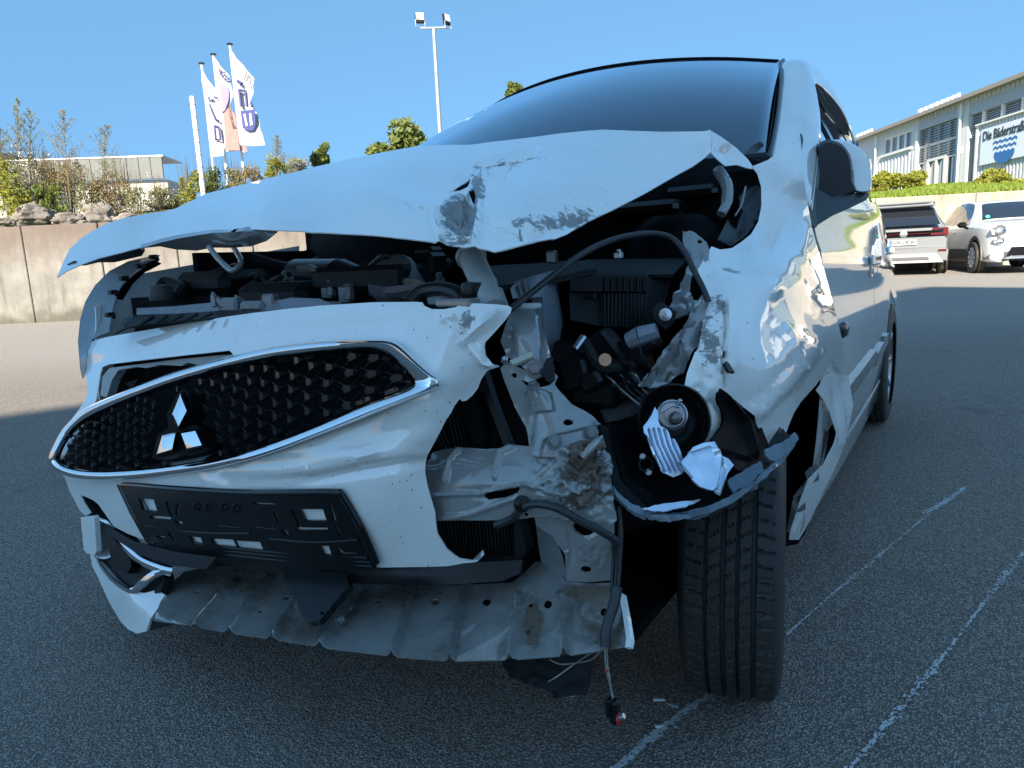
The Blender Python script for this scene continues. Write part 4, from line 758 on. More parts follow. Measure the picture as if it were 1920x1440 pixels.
# ---- under tray with pressed ribs
ribs = [((440, 1090), (368, 1172)), ((505, 1082), (430, 1188)), ((560, 1120), (510, 1202)), ((672, 1100), (600, 1216)), ((778, 1100), (736, 1230)), ((872, 1100), (846, 1238)), ((972, 1118), (958, 1236)), ((1058, 1120), (1058, 1230))]
tray = sheet('under_tray', [(288, 1163), (300, 1130), (320, 1095), (345, 1072), (400, 1060), (470, 1064), (530, 1075), (610, 1088), (700, 1098), (850, 1098), (960, 1092), (985, 1072), (1005, 1052), (1040, 1060), (1062, 1090), (1100, 1094), (1155, 1092), (1158, 1108), (1168, 1115), (1176, 1160), (1182, 1200), (1180, 1212), (1150, 1217), (1070, 1228), (1058, 1222), (1048, 1230), (964, 1236), (955, 1230), (945, 1237), (850, 1239), (842, 1232), (832, 1238), (740, 1231), (732, 1223), (722, 1228), (608, 1214), (598, 1205), (588, 1210), (516, 1199), (508, 1191), (498, 1196), (436, 1187), (428, 1179), (418, 1184), (350, 1171)],
    [(288, 1163, D_, 1.40), (350, 1072, D_, 1.62), (430, 1187, D_, 1.27), (530, 1075, D_, 1.46), (600, 1212, D_, 1.13), (700, 1098, D_, 1.29), (740, 1231, D_, 1.04), (850, 1098, D_, 1.19), (850, 1239, D_, .985), (964, 1236, D_, .945), (960, 1092, D_, 1.10), (1058, 1230, D_, .92), (1062, 1090, D_, 1.02), (1180, 1212, D_, .915), (1158, 1100, D_, .97)], M['tray'], car, res=7, thick=.002,
    holes=[circ(367, 1111, 7, 4, rot=-.4), circ(537, 1121, 7, 4, rot=-.3), circ(488, 1147, 4, 3), circ(709, 1129, 8, 5.5, rot=-.2), circ(816, 1129, 8, 6), circ(912, 1129, 8, 7), circ(1027, 1133, 8, 8), circ(995, 1135, 4), circ(990, 1184, 4.5), circ(1131, 1145, 7)],
    creases=[([a, b], 9, .011) for a, b in ribs]+[([(985, 1110), (960, 1160)], 5, -.004)], dents=[(1120, 1160, 30, 30, -.006)],
    wear=[(1000, 1165, 22, 60, .78), (1110, 1110, 74, 20, .90), (1120, 1150, 60, 60, .66), (560, 1170, 60, 34, .52), (450, 1090, 90, 30, .60), (640, 1110, 60, 34, .5), (1150, 1195, 40, 34, .82), (780, 1110, 70, 26, .42)])
sheet('tray_end_lip', [(1160, 1110), (1168, 1113), (1177, 1160), (1183, 1200), (1180, 1213), (1172, 1214), (1174, 1195), (1168, 1155)], [(1160, 1110, D_, .96), (1183, 1200, D_, .905), (1172, 1214, D_, .905)], M['paint'], tray, thick=.008, res=8)
# dark plastic under the bumper
sheet('lower_air_guide', [(395, 1040), (470, 1052), (600, 1060), (712, 1064), (980, 1050), (975, 1075), (940, 1090), (820, 1098), (700, 1096), (640, 1092), (560, 1080), (480, 1066), (400, 1060)], [(395, 1040, D_, 1.52), (712, 1064, D_, 1.14), (980, 1050, D_, 1.06), (600, 1085, D_, 1.26), (940, 1090, D_, 1.06)], M['black'], car, res=16, thick=.01, dents=[(760, 1075, 60, 8, .01)])
sheet('hanging_bracket', rag([(530, 1064), (600, 1072), (650, 1076), (655, 1098), (630, 1125), (610, 1150), (598, 1165), (575, 1168), (562, 1150), (555, 1115), (535, 1105)], .8), [(530, 1064, D_, 1.28), (655, 1090, D_, 1.16), (590, 1166, D_, 1.13)], M['black'], car, holes=[circ(604, 1150, 4, 3)], thick=.012, res=10)
sheet('lower_trim_edge', [(160, 960), (200, 985), (250, 1015), (330, 1035), (405, 1045), (385, 1068), (320, 1060), (260, 1040), (200, 1000)], [(160, 960, D_, 1.80), (405, 1045, D_, 1.30), (320, 1060, D_, 1.42), (200, 990, D_, 1.66)], M['blackm'], car, thick=.006)
sheet('torn_belly_panel', rag([(938, 1236), (1000, 1232), (1060, 1228), (1112, 1226), (1108, 1265), (1098, 1302), (1050, 1308), (1010, 1290), (955, 1268)], 1), [(938, 1236, Z_ if False else D_, 1.12), (1112, 1226, D_, 1.08), (1098, 1302, D_, 1.06), (955, 1268, D_, 1.10)], M['blackm'], car, thick=.006, res=10, crump=[(1030, 1270, 60, .006, 26)])

# ---- hanging corner lamp wiring
tubep([(1157, 1100, .93), (1152, 1130, .925), (1142, 1160, .92), (1136, 1185, .915), (1136, 1212, .912)], .0075, 'taped_loom', M['hose'], car, 10)
tubep([(1134, 1214, .91), (1135, 1240, .91), (1138, 1262, .91), (1145, 1290, .91), (1150, 1318, .91)], .0011, 'loose_wire', M['wire'], car, 5)
tubep([(1138, 1214, .91), (1139, 1245, .912), (1143, 1270, .908), (1147, 1295, .91), (1152, 1318, .91)], .0011, 'loose_wire', M['wire'], car, 5)
tubep([(1134, 1212, .91), (1110, 1236, .93), (1080, 1243, .95), (1050, 1245, .96), (1030, 1236, .96)], .0010, 'loose_wire', M['wire'], car, 5)
tubep([(1134, 1212, .91), (1100, 1230, .94), (1070, 1250, .96), (1045, 1268, .96), (1028, 1278, .97)], .0010, 'loose_wire', M['wire'], car, 5)
pl = MB().bbox(at(1149, 1328, .91), (.017, .015, .026), .003).bbox(at(1153, 1344, .91), (.011, .012, .018), .002).bbox(at(1142, 1322, .905), (.006, .01, .016), .001).build('hanging_plug', M['black'], car)
MB().lathe([(0, 0), (.0075, 0), (.0085, .003), (.006, .005), (0, .005)], at(1157, 1348, .905), RT*.9+UP*.1-FW*.3, 14).build('seal_ring', M['red'], pl)
MB().tube([at(1160, 1346, .902), at(1170, 1342, .898)], .0035, 10).build('small_bulb', M['silver'], pl)
MB().tube([at(1134, 1256, .91), at(1141, 1258, .91)], .002, 6).build('red_tape', M['red'], pl)

# ---------------------------------------------------------------- bumper skin
b_ctrl = [(172, 640, X_, -.80), (160, 700, X_, -.825), (105, 860, X_, -.80), (122, 897, X_, -.79), (160, 965, D_, 1.74), (280, 618, D_, 1.62), (380, 600, D_, 1.44), (480, 586, D_, 1.28), (600, 573, D_, 1.15), (780, 566, D_, 1.02), (950, 573, D_, .965), (955, 590, D_, .96), (912, 650, D_, .965), (936, 686, D_, .985), (862, 748, D_, 1.0),
          (250, 690, D_, 1.58), (440, 650, D_, 1.31), (640, 640, D_, 1.10), (760, 640, D_, 1.01), (840, 680, D_, .98), (820, 760, D_, .985), (700, 780, D_, 1.035), (560, 835, D_, 1.13), (400, 880, D_, 1.31), (250, 890, D_, 1.54), (600, 870, D_, 1.10), (750, 900, D_, 1.035), (797, 885, D_, 1.035), (820, 990, D_, 1.06), (870, 1056, D_, 1.08), (712, 1063, D_, 1.12), (500, 1040, D_, 1.26), (300, 1018, D_, 1.49), (330, 940, D_, 1.40), (500, 910, D_, 1.20), (230, 960, D_, 1.58)]
bs = Surf(b_ctrl, 1e-5)
b_out = [(172, 641), (185, 636), (200, 632), (240, 625), (280, 618), (330, 609), (380, 601), (430, 593), (480, 586), (540, 579), (600, 573), (650, 570), (700, 567), (780, 566), (792, 567), (797, 574), (812, 581), (835, 581), (855, 576), (865, 569), (900, 569), (935, 571), (952, 573), (959, 577), (957, 586), (948, 600), (932, 618), (918, 633), (909, 642), (907, 652), (911, 668), (922, 679), (936, 686), (925, 688), (912, 697), (902, 712), (896, 728), (886, 741), (874, 751), (866, 752), (861, 747), (852, 760), (845, 775), (836, 788), (825, 810), (812, 833), (803, 850), (798, 868), (797, 885), (802, 912), (810, 940), (816, 960), (818, 985), (821, 1002), (832, 1020), (838, 1030), (850, 1040), (862, 1048), (885, 1052), (905, 1032), (908, 1040), (896, 1052), (880, 1058), (850, 1061), (800, 1063), (712, 1064), (650, 1058), (600, 1052), (500, 1040), (400, 1028), (330, 1020), (298, 1019), (273, 1013), (240, 1001), (213, 987), (203, 972), (193, 958), (184, 945), (175, 938), (162, 932), (150, 928), (158, 944), (170, 962), (160, 967), (150, 958), (142, 943), (130, 920), (122, 897), (110, 880), (105, 860), (115, 820), (135, 785), (150, 765), (160, 750), (165, 735), (163, 715), (158, 690), (160, 665)]
grille_hole = [(188, 700), (192, 688), (205, 683), (260, 676), (330, 668), (430, 657), (440, 668), (530, 655), (600, 650), (690, 648), (720, 655), (770, 690), (800, 714), (795, 728), (700, 762), (600, 805), (500, 842), (400, 868), (300, 882), (200, 888), (130, 880), (118, 862), (135, 825), (165, 785), (180, 750)]
bumper = sheet('front_bumper', b_out, bs, M['paint'], car, holes=[grille_hole], res=9, thick=.003,
    dents=[(700, 850, 140, 16, .006), (880, 640, 30, 30, -.008), (900, 600, 30, 14, .006), (845, 720, 30, 30, .006), (690, 960, 80, 60, .003)],
    creases=[([(940, 590), (885, 625), (868, 640)], 12, .010), ([(830, 610), (850, 600), (868, 640)], 9, -.005), ([(400, 905), (560, 885), (700, 850), (800, 815)], 26, .007), ([(420, 900), (600, 895), (760, 870), (800, 862)], 16, -.006), ([(172, 660), (400, 617), (700, 583), (850, 588)], 20, .004), ([(868, 640), (905, 680), (930, 686)], 10, .006)],
    crump=[(870, 600, 30, .004, 14)], wear=[(878, 600, 26, 26, .66), (850, 620, 20, 26, .5), (870, 700, 40, 40, .36), (890, 1040, 20, 14, .7), (822, 970, 8, 40, .6), (805, 900, 6, 50, .5)], smooth=50)
# inner white flange inside the slot above the grille + clips
fl = sheet('bumper_inner_flange', [(205, 690), (260, 683), (330, 674), (400, 667), (440, 664), (520, 655), (520, 664), (440, 674), (430, 682), (400, 678), (370, 684), (352, 680), (340, 686), (300, 684), (275, 690), (255, 688), (222, 694), (210, 712), (200, 745), (188, 742), (192, 706)], [(205, 690, D_, 1.70), (440, 664, D_, 1.35), (520, 660, D_, 1.24), (188, 742, D_, 1.74), (300, 684, D_, 1.56)], mat('raw_bumper_plastic', (.42, .44, .43), .6), bumper, thick=.02, res=9)
sheet('slot_backing', [(180, 670), (440, 640), (640, 640), (640, 720), (180, 780)], [(180, 700, D_, 1.95), (640, 640, D_, 1.35), (640, 720, D_, 1.35), (180, 780, D_, 1.95)], M['dark'], car, holes=[[(232, 718), (258, 711), (252, 722), (243, 728)]], res=40)
sheet('grille_backing', [(112, 860), (150, 790), (300, 720), (560, 660), (800, 650), (820, 740), (600, 830), (300, 890), (120, 885)], [(112, 860, D_, 1.90), (560, 660, D_, 1.30), (820, 740, D_, 1.12), (300, 890, D_, 1.60), (120, 885, D_, 1.90)], M['dark'], car, res=60)
# ---- grille: chrome surround, honeycomb blades, emblem
g_ctrl = [(90, 862, D_, 1.735), (130, 790, D_, 1.70), (250, 725, D_, 1.50), (350, 690, D_, 1.36), (480, 655, D_, 1.20), (600, 638, D_, 1.085), (720, 636, D_, 1.005), (825, 715, D_, .965), (700, 775, D_, 1.005), (600, 815, D_, 1.07), (500, 852, D_, 1.16), (400, 878, D_, 1.28), (300, 892, D_, 1.42), (200, 900, D_, 1.57), (110, 888, D_, 1.72), (340, 800, D_, 1.32), (600, 730, D_, 1.06)]
gsf = Surf(g_ctrl, 1e-5)
g_out = [(89, 860), (100, 835), (115, 808), (135, 786), (165, 762), (250, 726), (350, 690), (480, 656), (560, 643), (640, 637), (700, 636), (726, 637), (745, 643), (762, 655), (795, 684), (822, 706), (827, 716), (820, 728), (780, 745), (700, 777), (600, 816), (500, 853), (400, 879), (300, 893), (210, 900), (150, 898), (112, 888), (93, 876)]
g_in = [(107, 858), (116, 836), (130, 814), (150, 794), (180, 776), (255, 744), (350, 711), (480, 679), (560, 667), (640, 659), (690, 657), (712, 661), (726, 668), (740, 680), (758, 699), (770, 713), (768, 720), (758, 727), (738, 736), (680, 757), (590, 797), (495, 833), (400, 859), (300, 875), (215, 882), (160, 881), (128, 875), (112, 867)]
go = np.array(cr(g_out, 5, True)); gi = np.array(cr(g_in, 5, True)); n = len(go); prof = [(0, .018), (0, .004), (.12, -.009), (.30, -.014), (.55, -.012), (.80, -.004), (1.0, .010), (1.02, .03)]
V = []
for t, off in prof: V += list(gsf.pts(go+(gi-go)*t, off))
m_ = len(prof); F = [(i*n+k, (i+1)*n+k, (i+1)*n+(k+1) % n, i*n+(k+1) % n) for i in range(m_-1) for k in range(n)]
grille = empty('grille'); 
grille.parent = car
mk('chrome_surround', V, F, M['chrome'], grille, 50)
# black inner lip
V = []
for t, off in ((1.0, .002), (1.10, .008), (1.35, .020)): V += list(gsf.pts(go+(gi-go)*t, off))
mk('inner_lip', V, [(i*n+k, (i+1)*n+k, (i+1)*n+(k+1) % n, i*n+(k+1) % n) for i in range(2) for k in range(n)], M['gloss'], grille, 50)
# lattice in the grille's own x-z directions, carried by the measured surface
yy, xx = np.mgrid[640:900:2.5, 95:790:2.5]; qq = np.c_[xx.ravel(), yy.ravel()]; ins = inside(qq, gi); qq = qq[ins]; X3 = gsf.pts(qq, .022)
dist_in = edge_dist(qq, gi)
s_ = []    # arc length along x
U3 = np.array([1, -.15, .06]); U3 /= np.linalg.norm(U3)
def wedge(c, u, v, nrm, w_, h_, d_):
    return ([c-u*w_*.5, c-u*w_*.1+v*h_*.5+nrm*d_*.6, c+u*w_*.5+v*h_*.25+nrm*d_, c+u*w_*.5-v*h_*.35+nrm*d_, c-u*w_*.1-v*h_*.5+nrm*d_*.6, c+u*w_*.62-nrm*.004, c-u*w_*.5-nrm*.006],
            [(0, 4, 3, 2, 1), (0, 1, 2, 5, 6), (4, 0, 6, 5, 3), (2, 3, 5)])
# arclength table along the middle of the grille
mid = gsf.pts(np.array([(x, 800-(x-340)*.20) for x in np.arange(110, 780, 3)]), .022)
al = np.r_[0, np.cumsum(np.linalg.norm(np.diff(mid, axis=0), axis=1))]
webm = MB(); nb = 0
stepu, stepv = .044, .0225
emb_zone = [(296, 735), (365, 728), (388, 780), (412, 845), (388, 862), (290, 866), (278, 850), (300, 800)]
for iu in range(0, 60):
    s0 = .012+iu*stepu
    if s0 > al[-1]: break
    c0 = np.array([np.interp(s0, al, mid[:, k]) for k in range(3)]); c1 = np.array([np.interp(min(s0+.01, al[-1]), al, mid[:, k]) for k in range(3)]); u = (c1-c0); u /= np.linalg.norm(u)+1e-9
    for iv in range(-12, 13):
        tgt = c0+np.array([0, 0, 1.])*(iv+.35*(iu%2))*stepv
        d2 = (X3[:, 0]-tgt[0])**2+(X3[:, 2]-tgt[2])**2; j = int(np.argmin(d2))
        if d2[j] > .004**2 or dist_in[j] < 5: continue
        c = X3[j]; 
        if inside([qq[j]], emb_zone)[0]: continue
        v = np.array([0, 0, 1.]); nr = np.cross(u, v); 
        if nr@(CAM-c) < 0: nr = -nr
        Vw, Fw = wedge(c, u, v, nr, .028, .0125, .011)
        mk('grille_blade', Vw, Fw, M['gbl'] if 'gbl' in M else M['blackm'], grille, 0); nb += 1
        for su in (-1, 1):
            for sv in (-1, 1): webm.tube([c-nr*.002, c+u*su*stepu*.5+v*sv*stepv*.5-nr*.004], 0.0011, 4, cap=False)
webm.build('grille_web', M['black'], grille, 30)['kind'] = 'stuff'
eb = sheet('emblem_base', [(336, 734), (343, 729), (354, 735), (362, 768), (350, 798), (368, 797), (378, 806), (391, 838), (384, 846), (350, 854), (340, 850), (294, 862), (285, 857), (297, 815), (316, 802), (312, 776)], [(343, 728, D_, 1.315), (400, 840, D_, 1.245), (292, 860, D_, 1.34), (340, 800, D_, 1.30)], M['lampblk'], grille, res=9, thick=.03)
def gem(pts_, cen, d_):
    es = Surf([(343, 728, D_, 1.305), (385, 838, D_, 1.245), (292, 860, D_, 1.33), (340, 800, D_, 1.29)])
    o = es.pts(np.array(pts_), .0); i = es.pts(np.array([np.array(p)*.80+np.array(cen)*.20 for p in pts_]), -.010); cc = es.pts(np.array([cen]), -.013)
    b = es.pts(np.array(pts_), .014)
    V = list(b)+list(o)+list(i)+list(cc); F = []
    for k in range(4):
        l = (k+1) % 4; F += [(k, l, 4+l, 4+k), (4+k, 4+l, 8+l, 8+k), (8+k, 8+l, 12)]
    return mk('emblem_diamond', V, F, M['chrome'], grille, 20)
gem([(339, 735), (353, 770), (334, 806), (321, 778)], (337, 772), 1.3)
gem([(332, 810), (325, 845), (291, 855), (303, 817)], (313, 832), 1.3)
gem([(335, 810), (368, 804), (383, 837), (348, 845)], (358, 824), 1.3)
# ---- number plate carrier
ph = bs
rect = lambda *p: [tuple(q) for q in p]
holes = [rect((269, 935), (294, 936), (300, 955), (275, 953)), rect((570, 952), (610, 952), (616, 971), (580, 971)), rect((403, 1007), (442, 1009), (448, 1022), (410, 1018)), rect((450, 1011), (492, 1013), (498, 1028), (457, 1025)),
         rect((362, 1003), (382, 1005), (387, 1018), (370, 1017)), rect((605, 1019), (622, 1020), (627, 1037), (613, 1035)), rect((563, 985), (617, 985), (617, 990), (565, 990)), rect((290, 965), (325, 967), (325, 972), (292, 970)), rect((624, 945), (629, 945), (637, 972), (631, 972)),
         rect((634, 985), (640, 985), (653, 1007), (648, 1007)), rect((519, 957), (525, 957), (532, 972), (526, 974)), rect((318, 940), (323, 940), (330, 962), (325, 962)), rect((321, 996), (328, 996), (334, 1008), (329, 1008)), rect((302, 1001), (316, 1003), (314, 1007), (303, 1005)),
         rect((640, 1022), (644, 1022), (650, 1030), (672, 1031), (672, 1035), (642, 1033)), rect((502, 984), (518, 985), (518, 989), (504, 988)), rect((334, 974), (348, 975), (350, 981), (338, 979)), rect((535, 990), (544, 990), (548, 999), (540, 999)), rect((553, 955), (558, 955), (572, 984), (567, 984)), rect((485, 940), (520, 941), (522, 944), (486, 943)), rect((338, 945), (343, 945), (340, 962), (336, 960))]
holes = [[tuple(np.mean(h, 0)+(np.array(q)-np.mean(h, 0))*1.15) for q in h] for h in holes]
plate = sheet('number_plate_holder', [(225, 908), (240, 907), (330, 914), (450, 921), (560, 921), (625, 921), (640, 924), (652, 938), (680, 990), (710, 1052), (708, 1062), (690, 1065), (600, 1062), (500, 1052), (400, 1041), (290, 1023), (278, 1010), (250, 960)], ph, M['black'], car, holes=holes, res=10, thick=.004, lift=.008)
def ptube(pts_, r, name, off=.0, mt='black', par=None, n=8):
    p = ph.pts(np.array(pts_, float), off-.006); return MB().tube(cr(list(p), 4), r, n).build(name, M[mt], par)
ptube([(228, 911), (240, 909), (330, 916), (450, 923), (560, 923), (628, 923), (642, 930), (678, 992), (706, 1056)], .0055, 'holder_rim', -.008, 'gloss', plate)
ptube([(228, 911), (252, 962), (280, 1010), (292, 1020)], .0045, 'holder_rim', -.008, 'gloss', plate)
for (a, b) in (((285, 1008), (690, 1046)), ((288, 1014), (696, 1054)), ((275, 985), (470, 1000)), ((508, 1010), (672, 1012)), ((292, 1021), (700, 1062))):
    ptube([a, ((a[0]+b[0])/2, (a[1]+b[1])/2+6), b], .0028, 'holder_ledge', -.008, 'black', plate)
for (a, b) in (((470, 942), (508, 1028)), ((350, 935), (395, 1012)), ((268, 935), (300, 1005)), ((410, 985), (450, 990)), ((480, 988), (520, 993)), ((620, 940), (668, 1030))):
    ptube([a, b], .0016, 'holder_rib', -.008, 'black', plate)
for (x, y) in ((373, 949), (393, 950), (423, 951), (445, 953)):
    o = ph.pts(np.array([(x, y)]), -.014)[0]; MB().lathe([(.0085, 0), (.0095, .003), (.0075, .004), (.005, .001), (.003, .003), (0, .003)], o, -FW, 16, cap=False).build('holder_ring', M['blackm'], plate)
# ---- far lower corner: fog lamp trim, bumper tip, small flap
tip = sheet('bumper_corner', [(168, 1036), (190, 1050), (215, 1085), (240, 1104), (270, 1112), (295, 1106), (309, 1115), (296, 1140), (282, 1160), (274, 1184), (256, 1188), (240, 1180), (225, 1164), (205, 1130), (185, 1085), (172, 1060)], [(168, 1036, D_, 1.80), (309, 1115, D_, 1.50), (256, 1188, D_, 1.52), (205, 1130, D_, 1.64), (250, 1130, D_, 1.53)], M['paint'], car, res=9, thick=.006)
sheet('tip_underside', [(262, 1186), (274, 1184), (283, 1160), (310, 1165), (340, 1168), (312, 1175), (284, 1182)], [(262, 1186, D_, 1.52), (340, 1168, D_, 1.44), (283, 1160, D_, 1.50)], M['black'], tip, thick=.01)
fog = sheet('fog_lamp_bezel', [(170, 972), (186, 968), (215, 985), (250, 1020), (300, 1055), (310, 1085), (300, 1110), (268, 1120), (240, 1112), (205, 1080), (178, 1045), (166, 1010)], [(170, 972, D_, 1.78), (310, 1085, D_, 1.50), (178, 1045, D_, 1.76), (268, 1120, D_, 1.54), (230, 1040, D_, 1.66)], M['blackm'], car, res=12, thick=.02)
fc = Surf([(170, 972, D_, 1.765), (325, 1070, D_, 1.46), (178, 1045, D_, 1.745), (262, 1108, D_, 1.525), (240, 1010, D_, 1.60)])
def chromestrip(name, cl, w_, par, surf, off=-.004):
    c = np.array(cr(cl, 6)); n_ = len(c); t = np.gradient(c, axis=0); t /= np.linalg.norm(t, axis=1)[:, None]; nn = np.c_[-t[:, 1], t[:, 0]]; ww = np.interp(np.linspace(0, 1, n_), np.linspace(0, 1, len(w_)), w_)
    V = []
    for s, o in ((-.5, .008), (-.5, 0), (-.25, -.008), (.2, -.009), (.5, 0), (.5, .008)): V += list(surf.pts(c+nn*ww[:, None]*s, off+o))
    F = [(i*n_+k, i*n_+k+1, (i+1)*n_+k+1, (i+1)*n_+k) for i in range(5) for k in range(n_-1)]
    F += [tuple(i*n_ for i in range(6)), tuple(i*n_+n_-1 for i in reversed(range(6)))]
    return mk(name, V, F, M['chrome'], par, 50)
chromestrip('chrome_trim', [(176, 974), (195, 982), (212, 1002), (232, 1026), (262, 1050), (300, 1066), (322, 1071)], [8, 16, 18, 18, 16, 20, 20], fog, fc)
chromestrip('chrome_trim', [(304, 1070), (285, 1078), (268, 1092), (252, 1106), (235, 1104), (210, 1086), (190, 1062), (180, 1040)], [16, 16, 18, 14, 10, 8, 6, 4], fog, fc)
MB().lathe([(.030, 0), (.032, .006), (.026, .004), (.012, -.004), (0, -.004)], at(196, 1022, 1.70), -FW, 20, cap=False).build('fog_lamp', M['silver'], fog)
sheet('fog_insert', [(200, 1000), (215, 1012), (240, 1045), (246, 1062), (238, 1076), (215, 1066), (206, 1040)], [(200, 1000, D_, 1.66), (246, 1062, D_, 1.57), (215, 1066, D_, 1.62)], M['black'], fog, thick=.02)
sheet('bumper_flap', [(151, 970), (174, 967), (177, 972), (181, 1034), (178, 1039), (162, 1038), (157, 1030)], [(151, 970, D_, 1.69), (181, 1034, D_, 1.66), (157, 1036, D_, 1.69)], M['paint_clean'], car, res=12, thick=.012)
sheet('bumper_dark_slot', [(150, 929), (163, 930), (178, 938), (196, 958), (214, 988), (240, 1003), (200, 998), (172, 972)], [(150, 929, D_, 1.80), (178, 938, D_, 1.76), (240, 1003, D_, 1.62), (172, 972, D_, 1.80)], M['dark'], car, res=20)
# ---------------------------------------------------------------- near headlamp, smashed
hb = sheet('headlight_housing', rag([(1128, 800), (1142, 794), (1170, 796), (1195, 775), (1212, 748), (1240, 732), (1268, 729), (1298, 738), (1318, 765), (1330, 772), (1330, 790), (1318, 820), (1330, 850), (1362, 862), (1400, 870), (1436, 874), (1440, 886), (1400, 915), (1350, 942), (1300, 952), (1240, 955), (1190, 935), (1165, 900), (1148, 860), (1136, 830)], .7), [(1128, 800, D_, 1.02), (1262, 785, D_, 1.05), (1330, 790, D_, 1.03), (1436, 878, D_, 1.08), (1350, 942, D_, 1.0), (1240, 955, D_, .965), (1165, 900, D_, .975), (1230, 880, D_, 1.03)], M['lampblk'], car, res=9, thick=.006, creases=[([(1150, 830), (1170, 900), (1220, 940)], 8, .008)], crump=[(1390, 890, 50, .006, 24)])
ctr = at(1262, 788, 1.02); ax = -FW*.93-RT*.10+UP*.12
MB().lathe([(.050, -.02), (.052, .012), (.049, .016), (.046, .010), (.045, -.004), (.041, -.006), (.040, .002), (.036, -.004), (.034, -.014), (.026, -.018), (.022, -.022), (0, -.022)], ctr, ax, 40, cap=False).build('reflector_bore', M['black'], hb)
MB().lathe([(0, .0), (.021, .0), (.0215, .010), (.019, .012), (.0175, .008), (.011, .008), (.011, .014), (.0, .014)], at(1259, 779, 1.0), ax, 30).build('bulb_socket', M['silver'], hb)
MB().lathe([(.009, .012), (.0095, .022), (.008, .030), (.004, .034), (0, .035)], at(1264, 786, .995), ax, 20, cap=False).build('bulb_tip', M['steel'], hb)
MB().bbox(at(1272, 756, .99), (.006, .006, .014), .0015, Matrix.Rotation(.5, 3, 'Y')).tube([at(1240, 772, .985), at(1262, 760, .985), at(1276, 764, .985)], .0012, 5).build('bulb_spring_clip', M['silver'], hb)
sh1 = sheet('reflector_shard', [(1228, 763), (1233, 772), (1234, 788), (1238, 798), (1252, 808), (1262, 822), (1272, 845), (1280, 865), (1283, 880), (1275, 890), (1262, 895), (1248, 888), (1238, 876), (1232, 862), (1225, 840), (1218, 822), (1208, 812), (1206, 800), (1214, 790), (1222, 778)], [(1228, 763, D_, .975), (1283, 880, D_, .955), (1206, 800, D_, .965), (1262, 895, D_, .955)], M['reflector'], hb, res=4, thick=.003,
            creases=[([(x0, 806), (x0+8, 835), (x0+30, 882)], 3.2, -.006) for x0 in (1217, 1226, 1236, 1246, 1256)])
sheet('lens_shard', [(1275, 868), (1290, 852), (1300, 838), (1320, 830), (1340, 828), (1350, 842), (1354, 855), (1366, 860), (1376, 872), (1366, 885), (1358, 900), (1350, 924), (1330, 918), (1312, 912), (1296, 898), (1282, 882)], [(1275, 868, D_, .945), (1340, 828, D_, .965), (1376, 872, D_, .965), (1350, 924, D_, .94)], M['reflector'], hb, res=5, thick=.004,
      creases=[([(1340, 840), (1348, 855), (1346, 880), (1340, 915)], 7, .006), ([(1275, 868), (1296, 895)], 3, .003), ([(1300, 850), (1345, 836)], 5, -.003), ([(1352, 860), (1360, 880), (1350, 920)], 4, -.004)], dents=[(1310, 880, 16, 16, .003)])
for (x, y) in ((1205, 856), (1216, 885)): bolt(x, y, .985, .0030, hb, 'silver')
MB().lathe([(.010, 0), (.011, .006), (.008, .006), (.008, 0)], at(1210, 870, .99), -FW, 16, cap=False).build('aiming_socket', M['blackm'], hb)
# clear lens remains: the long rim round the bottom
lens = Surf([(1150, 905, D_, .950), (1200, 965, D_, .935), (1260, 978, D_, .93), (1330, 962, D_, .945), (1400, 920, D_, .985), (1440, 885, D_, 1.02), (1490, 830, D_, 1.08)])
sheet('headlight_lens_edge', rag([(1143, 895), (1150, 900), (1160, 925), (1185, 945), (1215, 957), (1250, 962), (1290, 958), (1335, 946), (1380, 925), (1420, 895), (1460, 858), (1490, 817), (1494, 826), (1490, 838), (1465, 868), (1440, 890), (1412, 915), (1378, 940), (1330, 962), (1290, 974), (1255, 979), (1215, 974), (1180, 955), (1155, 930)], .6), lens, M['lensdirty'], hb, res=5, thick=.006, dents=[(1260, 970, 80, 6, .006), (1400, 915, 60, 8, .004)], crump=[(1430, 890, 50, .004, 10), (1250, 965, 60, .003, 12)])
sheet('clear_lens_piece', rag([(1430, 845), (1450, 838), (1470, 828), (1488, 812), (1494, 826), (1475, 850), (1452, 870), (1435, 862)], .8), lens, M['lensdirty'], hb, res=5, thick=.004, lift=.004)
sheet('clear_lens_piece', rag([(1360, 905), (1395, 884), (1420, 870), (1428, 886), (1400, 912), (1372, 928)], .8), lens, M['clear'], hb, res=5, thick=.003, lift=.006)
sheet('white_lens_splinter', rag([(1200, 958), (1240, 948), (1290, 944), (1312, 940), (1290, 952), (1240, 964)], .6), lens, M['reflector'], hb, res=6, thick=.003, lift=.006)
fin = sheet('broken_black_housing', rag([(1352, 728), (1358, 736), (1368, 746), (1385, 757), (1400, 766), (1410, 778), (1416, 792), (1419, 812), (1424, 806), (1428, 802), (1436, 820), (1442, 840), (1430, 856), (1432, 876), (1405, 886), (1380, 880), (1352, 850), (1330, 838), (1338, 822), (1350, 806), (1357, 790), (1356, 772), (1346, 752), (1347, 738)], .7), [(1352, 728, D_, 1.02), (1419, 800, D_, 1.08), (1380, 870, D_, 1.00), (1335, 840, D_, .99), (1436, 850, D_, 1.08), (1385, 800, D_, 1.06)], M['lampblk'], hb, res=8, thick=.004, creases=[([(1360, 740), (1400, 790), (1415, 850)], 10, .008), ([(1345, 845), (1400, 860)], 6, .006)])
sheet('broken_black_housing', rag([(1440, 834), (1448, 824), (1462, 812), (1468, 803), (1476, 814), (1486, 814), (1470, 826), (1452, 836), (1443, 840)], .6), [(1440, 834, D_, 1.09), (1468, 803, D_, 1.13), (1486, 814, D_, 1.12)], M['blackm'], hb, thick=.006, res=6)
